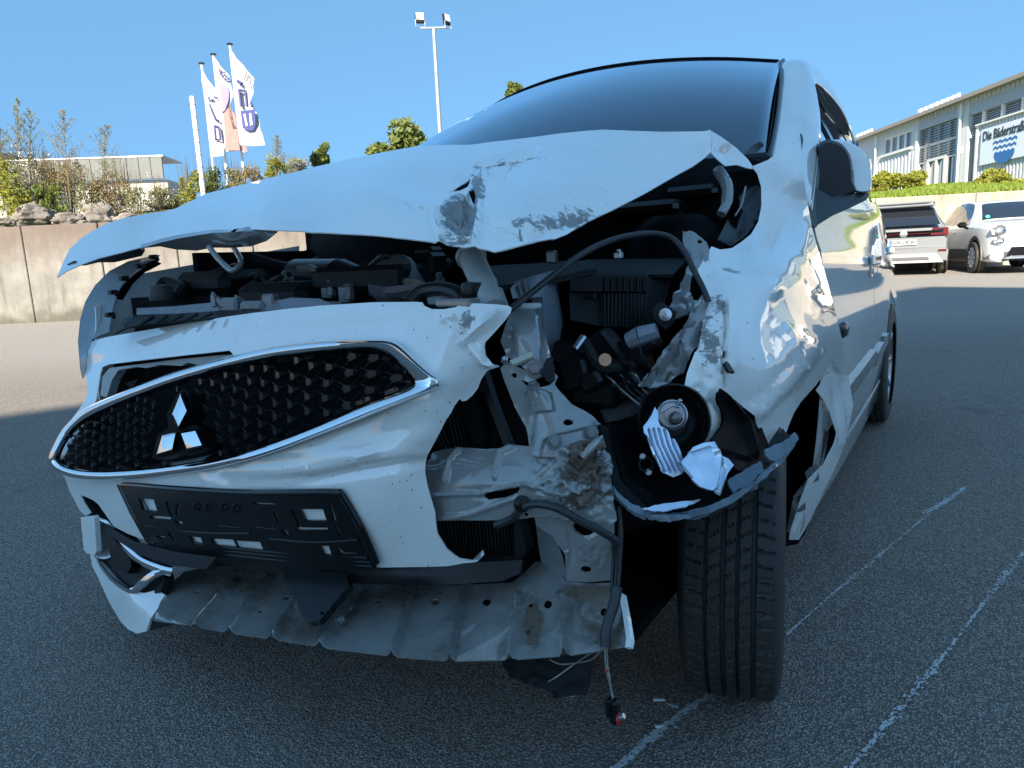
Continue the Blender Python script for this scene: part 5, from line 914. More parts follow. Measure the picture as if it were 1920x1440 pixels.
sheet('black_clip_piece', [(1358, 680), (1364, 676), (1378, 698), (1366, 696)], [(1358, 680, D_, 1.03), (1378, 698, D_, 1.03), (1366, 696, D_, 1.02)], M['black'], body, thick=.004)
sheet('lamp_side_plate', rag([(1126, 796), (1140, 800), (1150, 850), (1162, 895), (1185, 925), (1215, 950), (1200, 955), (1170, 935), (1150, 905), (1140, 860)], .7), [(1126, 796, D_, .99), (1140, 860, D_, .965), (1200, 955, D_, .945), (1185, 925, D_, .96)], M['black'], hb, thick=.01, res=8)
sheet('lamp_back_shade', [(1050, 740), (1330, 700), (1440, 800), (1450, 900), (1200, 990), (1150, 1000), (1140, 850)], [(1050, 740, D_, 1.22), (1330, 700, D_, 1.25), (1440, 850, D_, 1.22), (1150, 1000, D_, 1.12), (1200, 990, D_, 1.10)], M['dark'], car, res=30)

# ---------------------------------------------------------------- wheels
def tyre_mesh(R, Wd, rim, tread=True, nv=520, nu=74):
    us = np.linspace(-1, 1, nu); V = []; hw = Wd/2
    tw = .80
    for j in range(nv):
        a = 2*math.pi*j/nv
        for u in us:
            if abs(u) < tw:
                x = u*hw; r = R-.006*(u/tw)**2; t = u/tw
                if tread:
                    g = 0
                    for gc in (-.52, -.13, .20, .56): g = max(g, 1 if abs(t-gc) < .045 else 0)
                    ph_ = (j/nv*72)
                    if t > .60 or t < -.58:
                        f = (ph_+.15*math.sin(t*4)) % 1; 
                        if f < .11: g = max(g, .55)
                        f2 = (ph_*2+.5) % 1
                        if f2 < .07: g = max(g, .2)
                    else:
                        f = (ph_*.95+t*1.6) % 1
                        if f < .10 and g < .9: g = max(g, .5)
                        f = (ph_*.95*2+t*2.6+.3) % 1
                        if f < .06 and g < .9: g = max(g, .15)
                    r -= .0075*g
                V.append((x, r*math.cos(a), r*math.sin(a)))
            else:
                t = (abs(u)-tw)/(1-tw); ang = t*math.pi*.5; s = 1 if u > 0 else -1
                bul = math.sin(min(t*math.pi*1.1, math.pi)); x = s*(hw*tw+hw*.20*math.sin(t*math.pi*.62)); r = R-.006-(R-.006-rim)*(t**1.6)
                rr = r
                if tread and t < .12 and (j/nv*144) % 1 < .25: rr -= .0025
                V.append((x, rr*math.cos(a), rr*math.sin(a)))
    F = [(j*nu+i, j*nu+i+1, ((j+1) % nv)*nu+i+1, ((j+1) % nv)*nu+i) for j in range(nv) for i in range(nu-1)]
    return V, F
def wheel_at(loc, rz, par, R=.285, Wd=.172, rim=.195, tread=True, spokes=8):
    e = empty('wheel', loc, rz); e.parent = par
    V, F = tyre_mesh(R, Wd, rim, tread, 520 if tread else 60, 74 if tread else 13); mk('tyre', V, F, M['rubber'], e, 40)
    m = MB(); s = 1
    m.lathe([(rim+.002, -.07), (rim-.012, -.06), (rim-.02, 0), (rim-.012, .055), (rim+.004, .066), (rim+.002, .075), (rim-.01, .070), (rim-.022, .03), (rim-.022, -.03)], (0, 0, 0), (1, 0, 0), 40, cap=False)
    m.lathe([(0, .052), (.05, .05), (.055, .03), (.055, -.03), (0, -.03)], (0, 0, 0), (1, 0, 0), 20)
    for k in range(spokes):
        a = 2*math.pi*k/spokes; d = np.array([0, math.cos(a), math.sin(a)]); m.tube([d*.04+np.array([.045, 0, 0]), d*(rim*.6)+np.array([.05, 0, 0]), d*(rim-.012)+np.array([.055, 0, 0])], [.018, .014, .018], 6)
    m.build('rim', M['silver'], e); MB().lathe([(0, -.03), (rim-.03, -.03), (rim-.03, -.02), (0, -.02)], (0, 0, 0), (1, 0, 0), 24).build('brake_disc', M['dark'], e)
    return e
wheel_at((.750, .018, .285), R_(12), car)
wheel_at((.748, 2.45, .285), 0, car)
wheel_at((-.73, .0, .285), R_(180), car, tread=False); wheel_at((-.735, 2.45, .285), R_(180), car, tread=False)
MB().tube([(.70, .04, .30), (.30, .06, .28), (.0, .08, .28)], .025, 10).build('drive_shaft', M['dark'], car)
MB().tube([(.72, .1, .2), (.4, .2, .2)], .02, 8).bbox((.66, .05, .30), (.05, .12, .22), .02).build('suspension_arm', M['dark'], car)
# ---------------------------------------------------------------- surroundings
def leafcloud(n, cen, rad, size, shape=None, seed=1, fill=.35, squash=1.0):
    r = np.random.default_rng(seed); V = []; F = []
    lobes = [(r.uniform(-.72, .72, 3), r.uniform(.22, .55)) for _ in range(13)]
    for i in range(n):
        lo, lr = lobes[r.integers(len(lobes))]; d = r.normal(0, 1, 3); d /= np.linalg.norm(d); p = lo+d*lr*(fill+(1-fill)*r.random()**.5)
        p = np.array(cen)+p*np.array(rad); a = r.normal(0, 1, 3); a /= np.linalg.norm(a); b = np.cross(a, r.normal(0, 1, 3)); b /= np.linalg.norm(b); s = size*r.uniform(.6, 1.4)
        k = len(V); V += [p-a*s, p+b*s*.45, p+a*s, p-b*s*.45]; F.append((k, k+1, k+2, k+3))
    return V, F
def leafmat(name, c1, c2, tr=.35):
    m = mat(name, c1, .6); N = NB(m); ge = N.n('NewGeometry'); sc = N.n('ObjectInfo')
    c = N.mix(N.noise(1.7, 3), c1, c2); c = N.mix(N.noise(14, 3), c, tuple(x*.55 for x in c1)); N.set('Base Color', c)
    t = N.n('BsdfTranslucent'); N.nt.links.new(c, t.inputs[0]); mx = N.n('MixShader'); mx.inputs[0].default_value = tr
    out = N.nt.nodes['Material Output']; N.nt.links.new(N.b.outputs[0], mx.inputs[1]); N.nt.links.new(t.outputs[0], mx.inputs[2]); N.nt.links.new(mx.outputs[0], out.inputs[0]); return m
M['leaf'] = leafmat('green_leaves', (.12, .19, .03), (.24, .29, .06)); M['leafy'] = leafmat('yellow_green_leaves', (.34, .34, .05), (.22, .27, .035))
M['leafd'] = leafmat('dark_tree_leaves', (.13, .18, .035), (.24, .27, .06)); M['dry'] = leafmat('dry_stalks', (.30, .22, .11), (.22, .20, .08)); M['grassm'] = leafmat('lawn_grass', (.20, .29, .03), (.27, .35, .045))
M['weed'] = leafmat('grey_green_weed', (.24, .26, .12), (.40, .34, .21)); M['flower'] = mat('white_blossom', (.62, .62, .55), .8); M['orange'] = mat('orange_blossom', (.6, .28, .02), .8)
M['bark'] = mat('bark', (.10, .075, .05), .9)
def concrete(name, c, c2, stain=None, zt=None):
    m = mat(name, c, .85); N = NB(m); sx = N.n('SeparateXYZ'); N.nt.links.new(N.tc.outputs['Object'], sx.inputs[0])
    k = N.mix(N.ss(N.noise(1.4, 7, .7), .3, .7), c, c2); k = N.mix(N.math('MULTIPLY', N.ss(N.noise(5, 6, .7, stretch=(1, 1, .18)), .45, .75), .6), k, tuple(x*.45 for x in c2))
    if stain:
        f = N.ss(N.math('ADD', sx.outputs[2], N.math('MULTIPLY', N.noise(3, 6, .7, stretch=(1, 1, .3)), .9)), zt-.45+.45, zt+.35+.45); k = N.mix(N.math('MULTIPLY', f, .72), k, stain)
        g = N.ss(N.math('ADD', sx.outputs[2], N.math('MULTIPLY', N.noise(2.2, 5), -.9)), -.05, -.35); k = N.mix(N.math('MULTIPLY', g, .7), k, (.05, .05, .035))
    N.set('Base Color', k); N.bump(N.noise(30, 8, .7), .35, .02); return m
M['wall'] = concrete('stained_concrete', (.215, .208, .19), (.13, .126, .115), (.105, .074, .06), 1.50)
M['wallr'] = concrete('pale_concrete', (.36, .33, .27), (.25, .225, .18))
M['rock'] = concrete('limestone_rock', (.26, .235, .21), (.10, .09, .08)); M['soil'] = mat('soil', (.10, .085, .05), .95, noise=(3, .6, (.10, .12, .04)), bump=(6, 1, .2))
M['wclad'] = mat('white_cladding', (.50, .52, .54), .5); M['wtrim'] = mat('white_trim', (.68, .68, .66), .45); M['greyclad'] = mat('grey_cladding', (.10, .115, .11), .55, noise=(1.2, .6, (.08, .09, .088)))
M['headerg'] = mat('grey_header_panel', (.34, .37, .42), .5); M['louver'] = mat('louver_slat', (.30, .32, .35), .4); M['winglass'] = mat('window_glass', (.10, .13, .16), .08, 0, 1); M['roofm'] = mat('roof_edge', (.26, .24, .21), .6)
M['signw'] = mat('sign_board', (.62, .68, .76), .5); M['signblk'] = mat('sign_black_lettering', (.02, .022, .03), .5); M['signblue'] = mat('sign_blue', (.03, .13, .36), .5)
M['galv'] = mat('galvanised_steel', (.45, .47, .48), .45, .7); M['flagw'] = leafmat('flag_cloth', (.74, .74, .80), (.66, .67, .75), .4); M['flagtxt'] = mat('flag_print_navy', (.03, .04, .16), .7)
M['polew'] = mat('white_pole', (.75, .77, .80), .4); M['rust'] = mat('rust_band', (.33, .15, .09), .7); M['flagpink'] = leafmat('flag_pink_print', (.62, .26, .24), (.75, .45, .42), .4); M['flagviolet'] = leafmat('flag_violet_print', (.34, .30, .60), (.55, .5, .75), .4)

# left retaining wall of concrete panels on the far side of the lot
Dw = 14.2; pw = 1.49
gw = lambda px, D: (px-960)/FPX*D
wall = empty('retaining_wall', W(gw(78, Dw), Dw, 0), YAW); tag(wall, 'weathered concrete retaining wall with rust-brown stained top behind the far end of the car', 'wall')
x0 = -2*pw
for i in range(-3, 7):
    b = random.uniform(-.004, .004)
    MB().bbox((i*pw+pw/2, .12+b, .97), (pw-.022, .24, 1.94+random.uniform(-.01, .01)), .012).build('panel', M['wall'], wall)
MB().box((pw*2, .16, .95), (pw*10, .2, 1.85)).build('joint_filling', mat('joint_sealant', (.10, .06, .05), .8), wall)
# upper ground left
def patch(name, lat0, lat1, f0, f1, z, nx=24, ny=10, amp=.25, mt=None, seed=3, edge0=None, z1=None):
    V = []
    for j in range(ny+1):
        for i in range(nx+1):
            a = lat0+(lat1-lat0)*i/nx; f = f0+(f1-f0)*j/ny; zz = z+((z1 if z1 is not None else z)-z)*j/ny+amp*mnoise.noise(Vector((a*.7, f*.5, seed)))*(min(1, j/1.5))
            V.append(W(a, f, zz))
    F = [(j*(nx+1)+i, j*(nx+1)+i+1, (j+1)*(nx+1)+i+1, (j+1)*(nx+1)+i) for j in range(ny) for i in range(nx)]
    return mk(name, V, F, mt, smooth=60)
struct(patch('upper_ground_left', -14, 3, Dw+.2, Dw+26, 1.90, mt=M['soil'], z1=2.4))
struct(patch('planted_bank', -14, 3, Dw+.24, Dw+3.5, 1.93, mt=M['soil'], z1=2.35, amp=.2, seed=9))
# rocks
def rock(px, py, w_, h_, D, label, seed):
    r = np.random.default_rng(seed); import bmesh
    bm = bmesh.new(); bmesh.ops.create_icosphere(bm, subdivisions=4, radius=1)
    sx, sy, sz = w_/2/FPX*D, w_/2/FPX*D*.8, h_/2/FPX*D*1.0
    for v in bm.verts:
        p = v.co.normalized(); k = 1+.34*mnoise.noise(p*1.6+Vector((seed, 0, 0)))+.17*mnoise.noise(p*4+Vector((0, seed, 0)))+.07*mnoise.noise(p*9)
        q = Vector((round(p.x*2.2)/2.2, round(p.y*2.2)/2.2, round(p.z*2.2)/2.2)); p = p.lerp(q, .10); v.co = Vector((p.x*sx*k, p.y*sy*k, p.z*sz*k))
    me = bpy.data.meshes.new('rock'); bm.to_mesh(me); bm.free(); me.polygons.foreach_set('use_smooth', [True]*len(me.polygons)); me.set_sharp_from_angle(angle=R_(28))
    o = newobj('rock', me, M['rock']); o.location = P(px, py, 'D', D); o.rotation_euler = (0, 0, YAW+r.uniform(-.3, .3)); tag(o, label, 'rock', 'rocks along the top of the retaining wall')
rock(62, 405, 70, 42, 14.9, 'broad grey rock on the wall above the first panel, leftmost of the row', 1)
rock(128, 412, 56, 28, 14.8, 'low rounded pale rock between the broad rock and the dark pointed one', 2)
rock(186, 405, 60, 44, 15.1, 'dark pointed rock on the wall right of the low pale one', 3)
rock(242, 412, 50, 24, 15.2, 'small flat rock on the wall just left of the bonnet edge', 4)
rock(308, 384, 46, 22, 17.5, 'grey rock set further back in front of the white shed', 5)
rock(160, 420, 28, 14, 14.7, 'small stone wedged at the foot of the dark pointed rock', 6)
rock(12, 416, 34, 16, 14.8, 'small grey stone at the picture left edge on top of the wall', 7)
# tall weeds
def weed(px, ytop, ybase, D, label, seed, wide=40, lean=0):
    r = np.random.default_rng(seed); base = P(px, ybase, 'D', D); top = P(px+lean, ytop, 'D', D); e = empty('tall_weed', base); tag(e, label, 'weed', 'tall weeds on the bank')
    e.rotation_euler = (0, 0, 0); H = np.linalg.norm(top-base); st = MB(); lv_V = []; lv_F = []
    d = (top-base)/H; st.tube([d*0, d*H*.5, d*H], [.014, .009, .003], 5)
    nbr = 46
    for k in range(nbr):
        t = .22+.76*k/nbr; L = wide/FPX*D*(1-t)**.75*r.uniform(.6, 1.15)*1.25; a = r.uniform(0, 6.283); o = d*H*t; out = np.array([math.cos(a), math.sin(a), 0]); p1 = o+out*L*.5+np.array([0, 0, L*.35]); p2 = o+out*L+np.array([0, 0, L*1.05])
        st.tube([o, p1, p2], [.004, .003, .0015], 3, cap=False)
        for q in range(34):
            s = r.random(); c = (o*(1-s)+p2*s)+r.normal(0, .012, 3); u = r.normal(0, 1, 3); u /= np.linalg.norm(u); v = np.cross(u, r.normal(0, 1, 3)); v /= np.linalg.norm(v); z = r.uniform(.009, .024)
            n0 = len(lv_V); lv_V += [c-u*z, c+v*z*.4, c+u*z, c-v*z*.4]; lv_F.append((n0, n0+1, n0+2, n0+3))
    st.build('stem', M['dry'], e); mk('foliage', lv_V, lv_F, M['weed'], e, 0)
weed(32, 180, 400, 15.2, 'tallest narrow weed near the picture left edge, left of the twin plume', 1, 34)
weed(58, 202, 400, 15.4, 'bushy tall weed with pale brownish plume second from the left', 2, 52, -2)
weed(133, 204, 402, 15.3, 'tall open-branched weed in the middle above the rocks', 3, 52, -16)
weed(192, 232, 400, 15.6, 'thin bare weed standing furthest right beside the shed roof', 4, 50, 6)
weed(8, 232, 395, 15.0, 'short weed cut by the picture left edge', 5, 36, -10)
weed(520, 252, 345, 20.0, 'faint thin weed behind the bonnet right of the flags', 6, 26)
# shrubs / wild herbs on the bank
def herb(px, py, w_, h_, D, mt, label, seed, n=900, size=.03, fl=None, cat='bush'):
    c = P(px, py, 'D', D); e = empty('wild_bush', c-np.array([0, 0, h_/2/FPX*D])); rad = (w_/2/FPX*D*1.3, w_/2/FPX*D*1.0, h_/2/FPX*D*1.4)
    V, F = leafcloud(int(n*1.7), (0, 0, h_/2/FPX*D), rad, size*1.15, seed=seed); mk('foliage', V, F, M[mt], e, 0)
    m = MB(); r = np.random.default_rng(seed)
    for k in range(26): a = r.uniform(-1, 1, 2)*np.array(rad[:2])*.7; m.tube([(a[0]*.3, a[1]*.3, -.05), (a[0]*.7, a[1]*.7, rad[2]), (a[0], a[1], rad[2]*r.uniform(1.6, 2.3))], [.006, .005, .002], 3, cap=False)
    m.build('stem', M['dry'], e)
    if fl:
        V, F = leafcloud(fl[1], (0, 0, h_/2/FPX*D*1.2), rad, .018, seed=seed+50, fill=.8); mk('flower', V, F, M[fl[0]], e, 0)['kind'] = 'stuff'
    tag(e, label, cat, 'wild bushes on the bank')
herb(20, 360, 70, 100, 15.0, 'leafy', 'yellow-green bush sprinkled with white blossom at the left picture edge', 11, 1500, fl=('flower', 500))
herb(62, 345, 60, 90, 15.8, 'dry', 'brown dried bush between the two leftmost tall weeds', 12, 1100, .022, fl=('flower', 120))
herb(98, 352, 50, 70, 16.0, 'dry', 'tangled tan stalks between the brown bush and the open-branched weed', 24, 1100, .02, fl=('flower', 90))
herb(228, 352, 56, 60, 16.4, 'dry', 'thin dry grass and stalks right of the rightmost tall weed', 25, 900, .02, fl=('flower', 60))
herb(300, 368, 60, 40, 16.6, 'weed', 'low pale herbs behind the small flat rock near the bonnet', 26, 800, .022)
herb(40, 388, 56, 30, 14.95, 'leafy', 'low yellow-green growth behind the broad grey rock', 27, 800, .025)
herb(85, 375, 50, 50, 15.2, 'leaf', 'low green herb in front of the brown bush above the rocks', 13, 800)
herb(125, 360, 60, 84, 15.7, 'dry', 'dry reddish-brown herbs under the open-branched tall weed', 14, 1300, .022, fl=('flower', 80))
herb(165, 372, 50, 56, 15.5, 'weed', 'grey-green herbs above the dark pointed rock', 15, 900, .025)
herb(205, 375, 60, 50, 15.8, 'dry', 'dry herbs at the foot of the rightmost thin weed', 16, 1000, .025, fl=('flower', 60))
herb(255, 375, 60, 56, 15.9, 'weed', 'loose green herbs with small white flowers in front of the grey shed', 17, 800, .022, fl=('flower', 120))
herb(350, 362, 44, 70, 17.0, 'leafy', 'yellow-green bush with an orange blossom below the banded pole', 18, 1100, .03, fl=('orange', 40))
herb(395, 352, 60, 64, 18.0, 'leaf', 'green bush between the banded pole and the flagpoles', 19, 1100, .03)
herb(440, 340, 60, 50, 18.5, 'weed', 'pale green bush at the foot of the flagpoles', 20, 1000, .028, fl=('orange', 50))
herb(475, 333, 40, 30, 18.0, 'dry', 'low brown herbs right of the flagpoles against the dark car', 21, 500, .025, fl=('orange', 40))
herb(516, 318, 40, 34, 19.0, 'leafy', 'small bright yellow-green shrub in front of the dark car', 22, 700, .03)
herb(555, 316, 50, 26, 19.0, 'weed', 'grey-green shrub in front of the dark car, right of the bright one', 23, 600, .03)
# trees peeping over the bonnet and windscreen
def tree(px, py, w_, h_, D, label, seed, n=2600, size=.16, mt='leafd', zg=2.2):
    c = P(px, py, 'D', D); b = np.array([c[0], c[1], zg]); e = empty('tree', b); H = c[2]-zg; rad = (w_/2/FPX*D, w_/2/FPX*D, h_/2/FPX*D)
    m = MB().tube(cr([(0, 0, 0), (.1, 0, H*.5), (0, .1, H)], 4), list(np.linspace(.22, .08, 9)), 8)
    r = np.random.default_rng(seed)
    for k in range(7): a = r.uniform(0, 6.28); m.tube([(0, 0, H*.55), (rad[0]*.4*math.cos(a), rad[0]*.4*math.sin(a), H*.85), (rad[0]*.7*math.cos(a), rad[0]*.7*math.sin(a), H+rad[2]*.4*r.uniform(-1, 1))], [.08, .05, .02], 6)
    m.build('trunk', M['bark'], e); V, F = leafcloud(int(n*.8), (0, 0, H), rad, size, seed=seed, fill=.25); mk('crown', V, F, M[mt], e, 0); tag(e, label, 'tree')
tree(752, 284, 120, 84, 34, 'broad green tree behind the far side of the windscreen below the floodlight mast', 31, 4200)
tree(598, 292, 34, 44, 33, 'small round green tree above the middle of the bonnet', 32, 1500, .13)
tree(966, 172, 34, 34, 30, 'tree top just showing over the roof line of the car', 33, 1300, .12)
tree(708, 288, 40, 30, 36, 'low green tree at the lower left end of the windscreen', 34, 1200)

# flagpoles
def gpoint(px, D, z): b = P(px, 300, 'D', D); return np.array([b[0], b[1], z])
def pole(pxb, pyb, pxt, pyt, D):
    t = P(pxt, pyt, 'D', D); return np.array([t[0], t[1], 2.1]), t
def flag(e, base, top, ol, Dd, mt, waves, printed, seed):
    """cloth cut to its outline, rippled, at the pole's distance"""
    o = sheet('flag', ol, [(ol[0][0], ol[0][1], 'D', Dd), (ol[len(ol)//2][0], ol[len(ol)//2][1]+1, 'D', Dd+.3), (ol[-1][0]+1, ol[-1][1], 'D', Dd)], mt, None, res=5, thick=.01, creases=waves)
    return o
flagdata = [
 ('leftmost flagpole of three, the shortest, with a white banner', (378, 120), 29.0, [(379, 130), (390, 150), (408, 172), (416, 200), (420, 230), (420, 292), (398, 294), (392, 240), (386, 190)], 'white banner with dark blue lettering on the leftmost pole, partly behind the middle pole'),
 ('middle flagpole of three carrying the pink and violet banner', (400, 103), 28.5, [(403, 108), (415, 125), (432, 145), (438, 180), (434, 205), (440, 235), (448, 265), (455, 285), (462, 286), (462, 282), (424, 284), (420, 250), (414, 200), (407, 140)], 'banner printed pink, violet and white on the middle pole'),
 ('rightmost and tallest flagpole of three with the large white banner', (431, 84), 28.0, [(432, 92), (445, 110), (462, 130), (476, 147), (474, 165), (470, 190), (478, 210), (488, 235), (497, 272), (472, 274), (450, 272), (444, 230), (438, 170), (434, 120)], 'large white banner with big dark blue letters on the rightmost pole')]
for k, (lab_, (tx, ty), D, ol, fl_) in enumerate(flagdata):
    b, t = pole(0, 0, tx, ty, D); b = b+0; e = empty('flagpole', b); tag(e, lab_, 'flagpole', 'three flagpoles behind the lot'); h = t-b
    MB().tube([(0, 0, 0), tuple(h*.5), tuple(h)], [.060, .052, .045], 10).build('pole', M['polew'], e); MB().lathe([(0, 0), (.12, 0), (.12, .04), (0, .06)], tuple(h), (0, 0, 1), 12).build('pole_cap', M['gloss'], e)
    MB().lathe([(.12, 0), (.12, .03), (.07, .05), (.06, .4)], (0, 0, 0), (0, 0, 1), 12).build('base_sleeve', M['galv'], e)
    r = np.random.default_rng(k); cx = np.mean([p[0] for p in ol]); wv = [([(cx-20+j*9, ol[0][1]+20+j*12), (cx-12+j*11, ol[0][1]+110+j*10)], 9, .12*(-1)**j) for j in range(5)]
    f = sheet('flag', ol, [(tx, ty, 'D', D-.05), (tx+40, ty+90, 'D', D-.35), (tx+10, ty+190, 'D', D-.05)], M['flagw'], None, res=5, thick=.01, creases=wv)
    tag(f, fl_, 'flag', 'banners on the flagpoles')
    S = Surf([(tx, ty, 'D', D-.22), (tx+40, ty+90, 'D', D-.52), (tx+10, ty+190, 'D', D-.22)])
    def pr(pts_, mt, nm='print'): sheet(nm, pts_, S, mt, f, res=5, thick=.005)
    def stroke(pl, w_, mt='flagtxt'):
        c = [S.pts(np.array([p]))[0] for p in pl]; MB().tube(c, w_/FPX*D, 5).build('letter', M[mt], f)
    if k == 2:
        pr([(451, 208), (478, 205), (479, 233), (475, 244), (464, 245), (455, 240)], M['flagtxt'], 'letter'); sheet('letter_gap', [(456, 214), (460, 213), (465, 236), (461, 237)], Surf([(tx, ty, 'D', D-.26), (tx+40, ty+90, 'D', D-.56), (tx+10, ty+190, 'D', D-.26)]), M['flagw'], f, thick=.004); sheet('letter_gap', [(467, 212), (471, 212), (474, 234), (469, 236)], Surf([(tx, ty, 'D', D-.26), (tx+40, ty+90, 'D', D-.56), (tx+10, ty+190, 'D', D-.26)]), M['flagw'], f, thick=.004)
        stroke([(448, 168), (452, 199)], 2.4); stroke([(449, 169), (460, 171)], 2.4); stroke([(460, 172), (463, 199)], 2.4); stroke([(470, 192), (473, 200)], 2.4); stroke([(446, 152), (454, 157)], 3)
        stroke([(462, 138), (466, 160)], .8, 'greyclad'); stroke([(458, 150), (462, 135), (474, 150)], .8, 'greyclad')
    elif k == 1:
        pr([(414, 160), (424, 158), (430, 172), (428, 190), (422, 206), (416, 212)], M['flagviolet']); pr([(419, 213), (430, 200), (440, 215), (445, 245), (450, 282), (424, 282)], M['flagpink']); pr([(430, 190), (434, 205), (440, 235), (446, 242), (437, 243), (428, 210)], M['greyclad'])
        for q in ([(410, 128), (413, 136)], [(416, 132), (413, 139), (418, 145)], [(422, 136), (415, 135)], [(425, 142), (422, 150), (430, 146), (426, 153), (434, 152)]): stroke(q, 1.1)
        pr([(453, 272), (462, 276), (464, 285), (456, 283)], M['flagpink'])
    else:
        for q in ([(391, 182), (394, 190), (400, 187)], [(402, 182), (408, 184)], [(393, 196), (398, 210), (404, 224), (410, 226)], [(402, 235), (404, 262), (413, 262), (412, 250), (410, 238), (402, 236)]): stroke(q, 1.8)
b, t = pole(0, 0, 360, 181, 17.2); b[2] = 1.95; e = empty('banded_pole', b); tag(e, 'leaning white pole with rust-brown bands left of the flagpoles', 'pole'); h = t-b
MB().tube([(0, 0, 0), tuple(h)], .060, 12).build('pole', M['polew'], e)
for k in range(10): q = h*(.10+.093*k); MB().tube([tuple(q), tuple(q+h*.006)], .0625, 12).build('band', M['rust'], e)
# floodlight mast
b, t = pole(0, 0, 813, 52, 34); e = empty('floodlight_mast', b); tag(e, 'grey floodlight mast with two square lamps behind the windscreen', 'lamp post'); h = t-b
MB().tube([(0, 0, 0), tuple(h)], [.13, .085], 12).build('pole', M['galv'], e)
MB().tube([tuple(h+LAT*-.62), tuple(h+LAT*.62-np.array([0, 0, .02]))], .045, 8).build('cross_arm', M['galv'], e)
for (dx, dz, yaw_, wd) in ((-.62, .50, .25, .44), (.70, .36, .95, .42)):
    hd = empty('lamp_head'); hd.parent = e; hd.location = tuple(h+LAT*dx+np.array([0, 0, dz])); hd.rotation_euler = (R_(-6), 0, YAW+yaw_)
    MB().bbox((0, .09, 0), (wd, .16, .48), .03).build('housing', M['blackm'], hd).parent = hd
    MB().bbox((0, 0, .05), (wd-.06, .03, .32), .005).build('lamp_glass', mat('lamp_glass', (.75, .78, .8), .2, .3), hd)
    MB().tube([(-wd/2, .05, -.1), (-wd/2, .05, -.42), (wd/2, .05, -.42), (wd/2, .05, -.1)], .02, 6).build('bracket', M['galv'], hd)
for hd in [o for o in bpy.data.objects if o.name.startswith('lamp_head')]: pass

# left grey shed with panelled roof edge
Dl = 40; sh = empty('grey_shed', W(gw(200, Dl), Dl, 2.2), YAW+R_(5)); tag(sh, 'low white shed with grey panelled roof band behind the tall weeds', 'building')
zt_ = lambda y, D, px: .85+((488-.0472*(px-960))-y)/FPX*D
zA, zB, zC = zt_(312, Dl, 200)-2.2, zt_(350, Dl, 200)-2.2, zt_(400, Dl, 200)-2.2-1
wL = (350-200)/FPX*Dl
MB().box((-8+wL, 1.2, (zB+zC)/2), (16, 2.4, zB-zC)).build('white_wall', mat('shed_white_wall', (.42, .42, .40), .7, noise=(1, .5, (.35, .35, .33))), sh)
for i in range(21):
    xx = wL-.35-i*.62; MB().bbox((xx, -.25, (zA+zB)/2+.02), (.60, .12, zA-zB), .01).build('roof_panel', M['greyclad'], sh)
MB().box((-8+wL, 1.1, zA+.06), (16.1, 2.9, .07)).build('roof', M['galv'], sh)
MB().box((-2.2, -.03, zB-1.1), (3.6, .04, 2.0)).build('shed_gate', M['greyclad'], sh)
sh2 = empty('flat_roof_building', W(gw(-20, 48), 48, 2.2), YAW); tag(sh2, 'pale flat-roofed building cut by the picture left edge behind the weeds', 'building')
zz = zt_(294, 48, 20)-2.2
MB().box((-5, 3, zz/2-.3), (13.6, 6, zz-.1)).build('wall', M['wclad'], sh2); MB().box((-5, 3, zz-.1), (14.2, 6.6, .28)).build('roof', M['roofm'], sh2)
# dark car roof behind the bonnet
dc = empty('dark_parked_car', W(gw(535, 24), 24, 2.0), YAW+R_(80)); tag(dc, 'dark parked car on the upper level, only its roof and windows showing over the bonnet', 'car')

